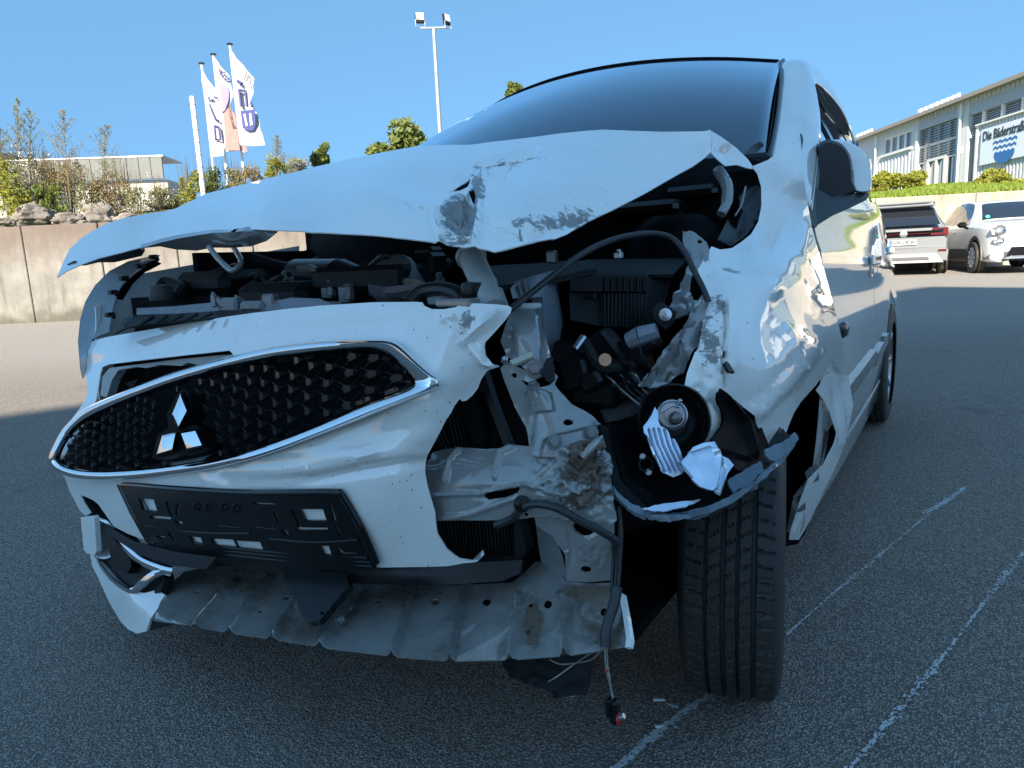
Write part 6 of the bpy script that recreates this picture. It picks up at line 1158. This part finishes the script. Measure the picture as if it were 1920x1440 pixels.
# ---------------------------------------------------------------- generic parked car, lofted through cross sections (x forward, y left)
def carbody(e, st, mt):
    """st: stations (x, zb, w, zbelt, wroof, zroof)"""
    def ring(s):
        x, zb, w_, zt, wr, zr = s; zm = zb+(zt-zb)*.5
        return [(x, w_*.80, zb), (x, w_*.97, zb+.06), (x, w_, zm), (x, w_*.985, zt-.05), (x, w_*.955, zt), (x, wr+(w_*.95-wr)*.45, zt+(zr-zt)*.5), (x, wr, zr-(zr-zt)*.06-.02), (x, wr*.80, zr), (x, wr*.4, zr+.012), (x, 0, zr+.016)]
    A = [ring(s) for s in st]; n = len(A[0]); A = np.array(A); m = len(A)
    def S(s, t):     # s in [0, m-1], t in [0, n-1]
        def c1(a, b, c, d, u): return 0.5*((2*b)+(-a+c)*u+(2*a-5*b+4*c-d)*u*u+(-a+3*b-3*c+d)*u**3)
        i = int(min(max(math.floor(s), 0), m-2)); u = s-i; j = int(min(max(math.floor(t), 0), n-2)); v = t-j; g = lambda a: min(max(a, 0), m-1); k = lambda b: min(max(b, 0), n-1)
        rows = [c1(*[A[g(i+q), k(j+w_)] for w_ in (-1, 0, 1, 2)], v) for q in (-1, 0, 1, 2)]; return c1(*rows, u)
    ns, nt_ = (m-1)*5+1, (n-1)*3+1; V = []; F = []
    for sg in (1, -1):
        o = len(V)
        for a in range(ns):
            for b_ in range(nt_): p = S(a/5, b_/3); V.append((p[0], p[1]*sg, p[2]))
        for a in range(ns-1):
            for b_ in range(nt_-1): q = (o+a*nt_+b_, o+(a+1)*nt_+b_, o+(a+1)*nt_+b_+1, o+a*nt_+b_+1); F.append(q if sg < 0 else q[::-1])
    for a in (0, ns-1): F.append(tuple([a*nt_+b_ for b_ in range(nt_)]+[ns*nt_+a*nt_+b_ for b_ in reversed(range(nt_))]))
    mk('body', V, F, mt, e, 45)
    def patchp(name, poly, mt, sg=1, off=.008, res=.25, par=None):
        ol = np.array(resample([np.array(p, float) for p in poly], res)); q, F = triangulate(ol, [], res); P3 = np.array([S(*p) for p in q]); P3[:, 1] *= sg
        nn = np.zeros_like(P3); f = np.cross(P3[F[:, 1]]-P3[F[:, 0]], P3[F[:, 2]]-P3[F[:, 0]])
        cen = np.array([P3[:, 0].mean()*0.9, 0, .6]); s = np.sign(((P3[F[:, 0]]-cen)*f).sum(1)); f *= s[:, None]
        for k in range(3): np.add.at(nn, F[:, k], f)
        nn /= np.linalg.norm(nn, axis=1)[:, None]+1e-9; F = [tuple(t) if a > 0 else tuple(t[::-1]) for t, a in zip(F, s)]; n0 = len(P3); cnt = {(t[i], t[(i+1) % 3]) for t in F for i in range(3)}
        bd = [(a, b_) for a, b_ in cnt if (b_, a) not in cnt]
        return mk(name, np.r_[P3+nn*off, P3-nn*.01], F+[(t[2]+n0, t[1]+n0, t[0]+n0) for t in F]+[(b_, a, a+n0, b_+n0) for a, b_ in bd], mt, par or e, 40)
    return S, patchp
M['carwhite'] = mat('white_suv_paint', (.66, .66, .645), .25, 0, 1); M['carsilver'] = mat('silver_suv_paint', (.21, .225, .24), .3, .2, 1); M['trimgrey'] = mat('grey_plastic_trim', (.075, .075, .08), .55); M['tail'] = mat('tail_lamp', (.085, .005, .008), .15, 0, 1); M['cardark'] = mat('dark_blue_paint', (.01, .014, .03), .15, 0, 1)
M['rimp'] = mat('wheel_cover_silver', (.42, .43, .44), .35, .2)
def smallwheel(e, x, y, sg, R=.335, sp=10):
    w_ = empty('wheel', (x, y, R), 0 if sg < 0 else math.pi); w_.parent = e
    MB().lathe([(R-.10, -.09), (R-.02, -.105), (R, -.085), (R, .085), (R-.02, .105), (R-.10, .10)], (0, 0, 0), (0, -1, 0), 40, cap=False).build('tyre', M['rubber'], w_)
    m = MB().lathe([(0, .02), (R-.10, .02), (R-.10, .09), (R-.115, .095), (R-.125, .05)], (0, 0, 0), (0, -1, 0), 30, cap=False)
    for k in range(sp): a = 2*math.pi*k/sp; d = np.array([math.cos(a), 0, math.sin(a)]); m.tube([d*.03+np.array([0, -.06, 0]), d*(R-.115)+np.array([0, -.085, 0])], [.03, .022], 6)
    m.build('rim', M['rimp'], w_)
def archring(e, x, y, sg, R=.40, mt='trimgrey', w_=.07):
    V = []; n_ = 28
    for k in range(n_+1):
        a = R_(-8+196*k/n_)
        for (r, o) in ((R-.05, -.03), (R, .012), (R+w_, .014), (R+w_+.01, -.02)): V.append((x+r*math.cos(a), y+sg*o, .335+r*math.sin(a)))
    return mk('wheel_arch_trim', V, [(k*4+i, (k+1)*4+i, (k+1)*4+i+1, k*4+i+1) for k in range(n_) for i in range(3)], M[mt], e, 60)
def disc(e, x, y, R=.385): MB().lathe([(0, -.006), (R, -.006), (R, .006), (0, .006)], (x, y, .335), (0, 1, 0), 30).build('wheel_well', M['dark'], e)

# white compact SUV seen from its front right corner
hd_f = (-.28, -.96); hf = np.array(hd_f)/np.hypot(*hd_f); rgt = np.array([hf[1], -hf[0]])   # heading and right vector in (lat, fwd)
fw_ = np.array([gw(1838, 15.9), 15.9]); c0 = fw_-rgt*.78; mid_ = c0-hf*1.285
hvec = LAT*hf[0]+FWD*hf[1]; e = empty('white_suv', W(mid_[0], mid_[1], gz(mid_[1])+.0), math.atan2(hvec[1], hvec[0])); tag(e, 'white compact SUV with round twin headlamps and grey lower trim at the right edge', 'car')
st = [(2.13, .34, .55, .62, .50, .66), (2.08, .24, .70, .84, .62, .90), (1.95, .22, .82, .95, .70, 1.02), (1.55, .22, .885, .98, .74, 1.09), (1.05, .22, .895, 1.00, .72, 1.13), (.95, .22, .895, 1.0, .70, 1.16), (.40, .22, .895, 1.01, .62, 1.50), (-.2, .22, .895, 1.02, .63, 1.60), (-.9, .22, .895, 1.04, .62, 1.59), (-1.5, .24, .885, 1.06, .58, 1.50), (-1.95, .30, .83, 1.07, .52, 1.12), (-2.12, .36, .70, .95, .50, 1.0)]
S, pp = carbody(e, st, M['carwhite'])
pp('windscreen', [(4.95, 6.2), (4.95, 9), (6.05, 9), (6.05, 6.9), (5.9, 6.6)], M['smoked'], 1, .010); pp('windscreen', [(4.95, 6.2), (4.95, 9), (6.05, 9), (6.05, 6.9), (5.9, 6.6)], M['smoked'], -1, .010)
pp('front_window', [(5.7, 4.25), (6.1, 5.6), (6.35, 6.1), (7.2, 6.2), (7.25, 4.25)], M['smoked'], -1); pp('rear_window', [(7.35, 4.25), (7.35, 6.2), (8.2, 6.1), (8.7, 5.2), (8.9, 4.3)], M['smoked'], -1)
pp('sill_trim', [(5.4, .6), (5.4, 1.75), (7.95, 1.75), (7.95, .6)], M['trimgrey'], -1, .012)
for sg in (-1, 1):
    for x in (1.285, -1.285): smallwheel(e, x, sg*.845, sg); disc(e, x, sg*.893); archring(e, x, sg*.895, sg)
def slabxz(name, pts_yz, x, th, mt, par): # slab facing forward
    x = x-.05 if x < -1.9 else x; n_ = len(pts_yz); V = [(x+(p[2] if len(p) > 2 else 0), p[0], p[1]) for p in pts_yz]+[(x-th+(p[2] if len(p) > 2 else 0), p[0], p[1]) for p in pts_yz]
    F = [tuple(range(n_)), tuple(reversed(range(n_, 2*n_)))]+[(k, k+n_, (k+1) % n_+n_, (k+1) % n_) for k in range(n_)]; return mk(name, V, F, mt, par, 0)
for sg in (-1, 1):
    for (s_, t_, r1, r2, nm) in ((1.25, 4.2, .165, .115, 'headlight'), (.95, 2.5, .12, .075, 'lower_headlight')):
        cpt = S(s_, t_)*np.array([1, sg, 1]); nrm_ = np.array([.80, .55*sg, .22]); nrm_ /= np.linalg.norm(nrm_); sd = np.cross([0, 0, 1], nrm_); sd /= np.linalg.norm(sd); up_ = np.cross(nrm_, sd)
        V = []; pf = [(1.0, -.03), (1.0, .035), (.90, .045), (.82, .025), (.5, -.0), (.0, .02)]; n_ = 26
        for (k, o) in pf: V += [cpt+nrm_*(o+.01)+sd*r1*k*math.cos(6.2832*j/n_)+up_*r2*k*math.sin(6.2832*j/n_) for j in range(n_)]
        hl_ = mk(nm, V, [(i*n_+j, i*n_+(j+1) % n_, (i+1)*n_+(j+1) % n_, (i+1)*n_+j) for i in range(len(pf)-1) for j in range(n_)], M['silver'], e, 40)
        MB().lathe([(0, .0), (r2*.42, 0), (r2*.40, .012), (0, .02)], cpt+nrm_*.015-sd*r1*.1, nrm_, 14).build('lamp_eye', M['galv'], hl_)
bp_ = [(-.86, .30, -.26), (-.60, .26, -.04), (0, .25, .02), (.60, .26, -.04), (.86, .30, -.26), (.80, .42, -.16), (.52, .46, .02), (-.52, .46, .02), (-.80, .42, -.16)]
slabxz('lower_bumper', bp_, 2.15, .25, M['trimgrey'], e); slabxz('lower_grille', [(-.56, .36), (.56, .36), (.48, .54), (-.48, .54)], 2.175, .1, M['gloss'], e); slabxz('bumper_lip', [(-.62, .30), (.62, .30), (.56, .34), (-.56, .34)], 2.21, .1, M['silver'], e); slabxz('upper_slot', [(-.22, .755), (.22, .755), (.2, .785), (-.2, .785)], 2.125, .03, M['gloss'], e)
# mirror, handles, sticker
for sg in (-1, 1): MB().bbox((.80, sg*1.02, 1.06), (.12, .20, .13), .05).tube([(.82, sg*.90, .97), (.80, sg*.98, 1.02)], .03, 8).build('door_mirror', M['gloss'], e)
for xx in (-.18, -1.05): MB().tube(cr([(xx-.09, -.885, .89), (xx-.05, -.915, .895), (xx+.05, -.915, .895), (xx+.09, -.885, .89)], 3), .014, 6).build('door_handle', M['chrome'], e)
sp_ = S(5.15, 7.0)*np.array([1, -1, 1]); MB().lathe([(0, 0), (.045, 0), (.045, .004), (0, .004)], sp_+np.array([.03, -.01, .02]), (.75, -.1, .65), 16).build('round_sticker', mat('green_sticker', (.05, .45, .30), .5), e)
for x in (.55, -.35, -1.2): 
    pass

# silver SUV seen from behind
az = R_(27.5); h2 = np.array([math.sin(az), math.cos(az)]); rc = np.array([gw(1694, 16.2), 16.2]); mid_ = rc+h2*2.05; hvec = LAT*h2[0]+FWD*h2[1]
e = empty('silver_suv', W(mid_[0], mid_[1], gz(mid_[1])), math.atan2(hvec[1], hvec[0])); tag(e, 'silver compact SUV with a full-width tail light strip seen from behind', 'car')
st = [(2.05, .30, .60, .75, .5, .80), (1.9, .24, .80, .85, .6, .92), (1.4, .22, .88, .92, .7, 1.03), (.8, .22, .88, .95, .68, 1.08), (.1, .22, .88, .98, .60, 1.48), (-.6, .22, .88, .98, .62, 1.56), (-1.3, .22, .88, 1.0, .60, 1.54), (-1.75, .26, .875, 1.02, .56, 1.48), (-1.98, .36, .86, 1.02, .60, 1.08), (-2.05, .42, .80, .98, .62, 1.02)]
S, pp = carbody(e, st, M['carsilver'])
for sg in (-1, 1):
    for x in (1.27, -1.25): smallwheel(e, x, sg*.82, sg, .33); disc(e, x, sg*.878); archring(e, x, sg*.88, sg)
    pp('side_window', [(3.8, 4.3), (4.2, 5.9), (7.0, 6.0), (7.2, 4.3)], M['smoked'], sg)
    MB().tube(cr([(.2, sg*.60, 1.51), (.1, sg*.60, 1.56), (-1.2, sg*.60, 1.60), (-1.5, sg*.60, 1.55)], 4), .018, 6).build('roof_rail', M['gloss'], e)
rear = lambda name, p, x, th, mt: slabxz(name, [(a, b_, *(c,)) if False else (a, b_, c) for a, b_, c in p][::-1], x, th, M[mt] if isinstance(mt, str) else mt, e)
rear('rear_window', [(-.70, 1.08, -.06), (.70, 1.08, -.06), (.56, 1.44, .26), (-.56, 1.44, .26)], -2.0, .05, 'smoked')
MB().bbox((-1.86, 0, 1.515), (.34, 1.20, .05), .02).build('rear_spoiler', M['carsilver'], e); MB().bbox((-.7, 0, 1.60), (1.9, 1.10, .05), .02).build('roof_skin', M['carsilver'], e)
rear('light_strip', [(-.84, .87, .05), (-.78, .84, 0), (.78, .84, 0), (.84, .87, .05), (.84, 1.00, .06), (.6, .96, 0), (-.6, .96, 0), (-.84, 1.00, .06)], -2.075, -.05, 'gloss')
for sg in (-1, 1): rear('tail_light', [(min(sg*.52, sg*.86), .83, .04), (max(sg*.52, sg*.86), .83, .04), (max(sg*.56, sg*.86), 1.01, .06), (min(sg*.56, sg*.86), 1.01, .06)], -2.09, -.05, 'tail')
rear('strip_reflector', [(-.5, .89, 0), (.5, .89, 0), (.5, .902, 0), (-.5, .902, 0)], -2.082, -.01, 'tail')
MB().lathe([(0, 0), (.07, 0), (.075, .008), (.055, .012), (0, .012)], (-2.13, 0, .90), (-1, 0, 0), 20).build('round_badge', M['silver'], e)
rear('tailgate_panel', [(-.74, .56, .02), (.74, .56, .02), (.80, .82, .0), (-.80, .82, 0)], -2.07, -.06, 'carsilver')
npl = slabxz('number_plate', [(.26, .66), (-.26, .66), (-.26, .77), (.26, .77)], -2.092, -.02, mat('plate_white', (.45, .46, .47), .4), e)
tx = text('GSK LR 81', .105, M['signblk'], npl, bold=.003); orient(tx, (-2.147, -.01, .715), (0, -1, 0), (0, 0, 1))
slabxz('plate_blue_band', [(.26, .66), (.225, .66), (.225, .77), (.26, .77)], -2.096, -.004, M['signblue'], npl)
rear('bumper_panel', [(-.86, .30, .04), (.86, .30, .04), (.88, .52, .02), (.78, .60, -.02), (-.78, .60, -.02), (-.88, .52, .02)], -2.07, -.12, 'carsilver')
rear('bumper_insert', [(-.80, .26, .03), (.80, .26, .03), (.66, .44, -.01), (-.66, .44, -.01)], -2.11, -.05, mat('light_grey_insert', (.42, .44, .46), .45))
rear('bumper_slot', [(-.52, .33, 0), (.52, .33, 0), (.50, .39, 0), (-.50, .39, 0)], -2.125, -.03, 'trimgrey')
for sg in (-1, 1): rear('rear_reflector', [(min(sg*.68, sg*.84), .50, .01), (max(sg*.68, sg*.84), .50, .01), (max(sg*.68, sg*.84), .54, .01), (min(sg*.68, sg*.84), .54, .01)], -2.10, -.03, 'tail')
# dark car on the upper level
S, pp = carbody(dc, st, M['cardark'])
for sg in (-1, 1):
    pp('side_window', [(3.8, 4.3), (4.2, 5.9), (7.0, 6.0), (7.2, 4.3)], M['smoked'], sg)
    for x in (1.27, -1.25): smallwheel(dc, x, sg*.77, sg, .33)
# ---------------------------------------------------------------- right side: concrete wall, grass bank, bushes
Dr = 19.5
wr_ = empty('low_retaining_wall', W(gw(1640, Dr), Dr, .1), YAW-R_(8)); tag(wr_, 'pale concrete retaining wall behind the two parked SUVs', 'wall')
zw = .85+(452-372)/FPX*Dr-.1
for i in range(-3, 6): MB().bbox((i*2.5+1.25, .15, zw/2), (2.485, .3, zw), .01).build('panel', M['wallr'], wr_)
def wl(px): return gw(px, Dr)
# bank: sheet from the wall's top back to the hall
def Wr(u, v, z):  # wall frame
    m_w = Matrix.Rotation(YAW-R_(8), 3, 'Z')@Vector((u, v, 0)); b0 = W(gw(1640, Dr), Dr, 0); return np.array([b0[0]+m_w.x, b0[1]+m_w.y, z])
HB = lambda D: (30.4+.0676*(D-50))
V = []; rowsn = 14; cols = 30
for j in range(rowsn+1):
    t = j/rowsn
    for i in range(cols+1):
        u = -7.5+i/cols*20; a = Wr(u, .28, zw+.1)
        Db = 74-52*i/cols; b_ = W(HB(Db)+1.5, Db, 4.85); p = a*(1-t)+b_*t; zt2 = 4.85-max(0, 54-Db)*.078-.10; p[2] = (zw+.1)+(zt2-(zw+.1))*min(1, t*1.08)+.05*mnoise.noise(Vector((u*.8, t*9, 3)))*math.sin(math.pi*t); V.append(p)
bank = mk('grass_bank', V, [(j*(cols+1)+i, j*(cols+1)+i+1, (j+1)*(cols+1)+i+1, (j+1)*(cols+1)+i) for j in range(rowsn) for i in range(cols)], M['grassm'], smooth=60); bank['kind'] = 'structure'
# blades of grass over the near part of the bank
r = np.random.default_rng(5); gV = []; gF = []
BV = np.array(V).reshape(rowsn+1, cols+1, 3)
for k in range(26000):
    i = r.uniform(0, cols-.01); j = r.random()**1.7*(rowsn-.01); a, b_ = int(i), int(j); u, v = i-a, j-b_
    p = BV[b_, a]*(1-u)*(1-v)+BV[b_, a+1]*u*(1-v)+BV[b_+1, a]*(1-u)*v+BV[b_+1, a+1]*u*v; an = r.uniform(0, 6.28); hgt = r.uniform(.04, .13); d = np.array([math.cos(an), math.sin(an), 0])*r.uniform(.02, .04)
    n0 = len(gV); gV += [p-d, p+d, p+np.array([r.normal(0, .04), r.normal(0, .04), hgt])]; gF.append((n0, n0+1, n0+2))
g = mk('grass', gV, gF, M['grassm'], smooth=0); tag(g, 'short green grass growing on the bank above the low wall', 'grass', kind='stuff')
def bush(px, py, w_, h_, D, label, seed, n=5000, mt='leafy', size=.10):
    c = P(px, py, 'D', D); rad = (w_/2/FPX*D*1.1, w_/2/FPX*D*1.1, h_/2/FPX*D*1.15); e = empty('bush', c-np.array([0, 0, rad[2]])); V, F = leafcloud(n, (0, 0, rad[2]), rad, size, seed=seed, fill=.55); mk('foliage', V, F, M[mt], e, 0)
    m = MB(); r = np.random.default_rng(seed)
    for k in range(16): a = r.uniform(-1, 1, 2)*rad[0]*.6; m.tube([(a[0]*.3, a[1]*.3, -.4), (a[0], a[1], rad[2]*1.4)], [.04, .015], 4)
    m.build('stem', M['bark'], e); tag(e, label, 'bush', 'bushes in front of the hall')
bush(1688, 345, 74, 36, 40, 'wide yellow-green bush left of the glass entrance', 41)
bush(1646, 348, 40, 38, 38, 'yellow-brown bush partly hidden by the door mirror', 42, 3500)
bush(1868, 338, 70, 32, 36, 'rounded yellow-green bush below the sign', 43)
bush(1990, 320, 80, 36, 33, 'yellow-green bush beyond the right picture edge', 44, 3000)

# ---------------------------------------------------------------- white hall with the sign. local frame: X along the facade towards the viewer, Y out of the facade
o0 = W(HB(75), 75, 4.75); o1 = W(HB(15), 15, 4.75); dx = o1-o0; hall = empty('white_hall', o0, math.atan2(dx[1], dx[0])); tag(hall, 'long white industrial hall with ribbed cladding, louvred windows and a blue wave sign', 'building')
kL = math.hypot(1, .0676)
def U(px): k = (px-960)/FPX; D = (30.4-3.38)/(k-.0676); return (75-D)*kL, D
def hz_(px, y): u, D = U(px); return .85+((488-.0472*(px-960))-y)/FPX*D-4.75
# which side is outwards (towards picture left)?
SGN = -1  # outward = -Y local
out = lambda y: y*SGN
def hb_(name, u0, u1, z0, z1, y0, y1, mt, par=None, bev=.0):
    m = MB(); c = ((u0+u1)/2, out((y0+y1)/2), (z0+z1)/2); d = (abs(u1-u0), abs(y1-y0), abs(z1-z0)); (m.bbox(c, d, bev) if bev else m.box(c, d)); return m.build(name, M[mt], par or hall, 0)
HT = 5.15; Lh = 60
hb_('hall_core', 0, Lh, -2.0, HT-.2, -14, -.35, 'wclad')
uG0, uG1 = U(1713)[0], U(1783)[0]; uR0, uR1 = U(1803)[0], U(1822)[0]; uW0, uW1 = U(1650)[0], U(1700)[0]; zWt, zWb = hz_(1680, 262), hz_(1680, 292)
zG = hz_(1713, 258); zL1, zL0 = hz_(1822, 225), hz_(1822, 247)
# wall pieces round the openings
hb_('wall', 0, uW0, -2.0, HT-.2, -.34, 0, 'wclad'); hb_('wall', uW0, uW1, -2.0, zWb, -.34, 0, 'wclad'); hb_('wall', uW0, uW1, zWt, HT-.2, -.34, 0, 'wclad'); hb_('wall', uW1, uG0, -2.0, HT-.2, -.34, 0, 'wclad')
hb_('wall', uG0, uG1, zG+.75, HT-.2, -.34, 0, 'wclad'); hb_('header_panel', uG0, uG1, zG, zG+.75, -.34, .03, 'headerg'); hb_('pillar', uG1, uR0, -2.0, HT-.2, -.34, .06, 'wclad')
hb_('header_panel', uR0, Lh, zL1, zL1+.7, -.34, .02, 'headerg'); hb_('wall', uR0, Lh, zL1+.7, HT-.2, -.34, 0, 'wclad')
hb_('wall', uR1, Lh, -2.0, zL0, -.34, .0, 'wclad')
hb_('ledge', uR1-.1, Lh, zL0-.08, zL0+.02, 0, .22, 'wtrim'); hb_('corner_trim', uR1-.12, uR1+.12, -2.0, zL0, 0, .14, 'wtrim'); hb_('corner_trim', uG0-.3, uG0-.02, -2.0, zG, 0, .10, 'wtrim')
# ribs of the cladding
def ribrow(u0, u1, z0, z1, st_, y=0.0):
    u = u0+.1
    while u < u1-.05: MB().box((u, out(y+.035), (z0+z1)/2), (st_*.42, .07, z1-z0)).build('cladding_rib', M['wclad'], hall, 0); u += st_
ribrow(uW1-8.5, uG0-.4, -2.0, zWb-.35, .55)
ribrow(uR1+.2, U(1960)[0], -2.0, zL0-.12, .32); ribrow(uG0, U(1960)[0], zL1+.72, HT-.25, .45)
# roof edge, gutter, roof blocks
hb_('roof', -1, Lh, HT-.2, HT-.02, -14, .55, 'roofm'); hb_('gutter', -1, Lh, HT-.32, HT-.14, .56, .70, 'roofm')
for k in range(8): px = 1722+k*9.6; u = U(px)[0]; hb_('roof_block', u, u+.35, HT, HT+.26, .35, .5, 'wtrim')
for k in range(5): px = 1610+k*6; u = U(px)[0]; hb_('roof_block', u, u+.4, HT, HT+.26, .35, .5, 'wtrim')
# row window
wf = hb_('window', uW0, uW1, zWb, zWt, -.3, -.22, 'winglass')
n4 = 4
for k in range(n4+1): u = uW0+(uW1-uW0)*k/n4; hb_('frame', u-.10, u+.10, zWb, zWt, -.2, -.08, 'wtrim', wf)
hb_('frame', uW0, uW1, zWt-.12, zWt, -.195, -.075, 'wtrim', wf); hb_('frame', uW0, uW1, zWb, zWb+.12, -.195, -.075, 'wtrim', wf); hb_('window_sill', uW0-.25, uW1+.25, zWb-.16, zWb-.0, .0, .20, 'wtrim', wf)
# glazed entrance with louvres
gb = hb_('glass_front', uG0, uG1, -2.0, zG, -.33, -.27, 'winglass')
for k in range(5): u = uG0+(uG1-uG0)*k/4; hb_('mullion', u-.07, u+.07, -2.0, zG, -.25, -.12, 'louver', gb)
for z in (zG*.42, zG*.70): hb_('transom', uG0, uG1, z-.05, z+.05, -.255, -.13, 'wtrim', gb)
z = zG*.46
while z < zG-.1: hb_('louver_slat', uG0+.08, uG1-.08, z, z+.035, -.11, -.06, 'louver', gb); z += .17
dr = hb_('entrance_door', uG0+(uG1-uG0)*.27, uG0+(uG1-uG0)*.72, -.2, zG*.42, -.262, -.20, 'winglass', gb)
for f_ in (.27, .49, .71): u = uG0+(uG1-uG0)*f_; hb_('door_frame', u-.12, u+.12, -2.0, zG*.42, -.19, -.02, 'wtrim', gb)
hb_('door_frame', uG0+(uG1-uG0)*.25, uG0+(uG1-uG0)*.73, zG*.42-.05, zG*.42+.12, -.19, -.02, 'wtrim', gb)
rc2 = hb_('louvre_recess', uR0, uR1, -2.0, zL1, -.33, -.3, 'winglass'); z = -.4
while z < zL1-.1: hb_('louver_slat', uR0, uR1, z, z+.04, -.25, -.18, 'louver', rc2); z += .15
lb2 = hb_('louvre_band', uR1, Lh, zL0, zL1, -.33, -.3, 'winglass'); z = zL0+.04
while z < zL1-.05: hb_('louver_slat', uR1, Lh, z, z+.035, -.2, -.14, 'louver', lb2); z += .13
for k in range(14): u = uR1+.3+k*1.9; hb_('band_mullion', u-.06, u+.06, zL0, zL1, -.22, .01, 'wtrim', lb2)
for px in (1641, 1793): u = U(px)[0]; MB().tube([(u, out(.22), -.5), (u, out(.22), HT-.4)], .07, 8).build('downpipe', M['wtrim'], hall)
MB().lathe([(0, 0), (.22, 0), (.2, .1), (0, .14)], (U(1791)[0], out(.06), hz_(1791, 292)), (0, SGN, 0), 18).build('wall_lamp', M['wtrim'], hall)
# the sign
uS0 = U(1832)[0]; zs0, zs1 = hz_(1832, 318), hz_(1832, 256)
sign = MB().bbox((uS0+8, out(.16), (zs0+zs1)/2), (16, .08, zs1-zs0), .01).build('sign_board', M['signw'], hall, 0)
tx = text('Die Bäderstraße', .80, M['signblk'], sign, 'sign_lettering', .01, 'LEFT', .008); ztx = hz_(1836, 271)
orient(tx, (U(1835)[0]+.05, out(.22), ztx+.10), (1, 0, 0), (0, 0, 1)); tx.scale = (.80, 1, 1)
uc = (U(1855)[0]+U(1899)[0])/2; rw = (U(1899)[0]-U(1855)[0])/2; zc = hz_(1877, 278)
Yo = .215
for k in range(3):
    pts_t = []; pts_b = []; w_ = rw*(1.0, .95, .84)[k]; zz = zc+.12-k*.33; nn_ = 40
    for q in range(nn_+1):
        s = q/nn_*2-1; y = zz+.06*abs(((s*5) % 2)-1)*2*.9
        pts_t.append((uc+s*w_, out(Yo), y+.07)); pts_b.append((uc+s*w_, out(Yo), y-.07))
    if k == 2: pts_b = [(uc+math.cos(a)*rw*.84*1.0, out(Yo), zz-.02-abs(math.sin(a))*.58) for a in np.linspace(math.pi, 0, nn_+1)]
    V = pts_t+pts_b; V2 = [(a, out(Yo-.03), c) for a, b_, c in V]; m_ = nn_+1
    F = [(q, q+1, m_+q+1, m_+q) for q in range(nn_)]; F2 = [tuple(2*m_+i for i in reversed(f)) for f in F]
    mk('wave_emblem', V+V2, F+F2, M['signblue'], sign, 0)

# ---------------------------------------------------------------- tall building behind the viewpoint: its shade covers the near lot
Hs = 15.0; off_ = np.array([.30, .954])*Hs/math.tan(SUN_EL); K = np.array([7.45, 12.7])-off_; e1 = np.array([-.80, -.60]); e2 = np.array([.60, -.80])
tb = empty('tall_warehouse', W(K[0], K[1], 0), 0); 
def TB(a, b_, z): q = K+e1*a+e2*b_; return W(q[0], q[1], z)-W(K[0], K[1], 0)
V = [TB(a, b_, z) for z in (0, Hs) for a, b_ in ((0, 0), (17.5, 0), (17.5, 9), (0, 9))]
mk('wall', V, [(3, 2, 1, 0), (4, 5, 6, 7), (0, 1, 5, 4), (1, 2, 6, 5), (2, 3, 7, 6), (3, 0, 4, 7)], mat('beige_render', (.76, .73, .68), .8, noise=(.5, .4, (.66, .63, .59))), tb, 0); tag(tb, 'tall plain warehouse behind the viewpoint shading the crashed car', 'building')
for a in range(2, 15, 4):
    for z in (3, 7, 11):
        p0, p1 = TB(a, -.02, z), TB(a+2.2, -.02, z); MB().quad(p0, p1, p1+np.array([0, 0, 1.6]), p0+np.array([0, 0, 1.6])).build('window', M['winglass'], tb, 0)

# crumbs of plastic and glass on the asphalt below the broken corner
for k, (px, py, lb) in enumerate([(1236, 1312, 'small white plastic splinter on the asphalt just left of the front tyre foot'), (1262, 1322, 'tiny pale crumb beside the worn line near the front tyre'), (1238, 1362, 'white sliver lying across the worn line at the bottom'), (1068, 1214+90, 'pale chip on the asphalt under the torn belly panel'), (1420, 1128, 'small pale fragment on the asphalt right behind the front tyre')]):
    q = P(px, py, 'Z', .004); rr = np.random.default_rng(k); o = MB().bbox((0, 0, 0), (.018+.01*rr.random(), .006, .004), .001).build('plastic_crumb', M['reflector'] if k % 2 else M['wtrim']); o.location = tuple(q); o.rotation_euler = (.1, .2, rr.uniform(0, 3)); tag(o, lb, 'debris', 'plastic crumbs on the asphalt')
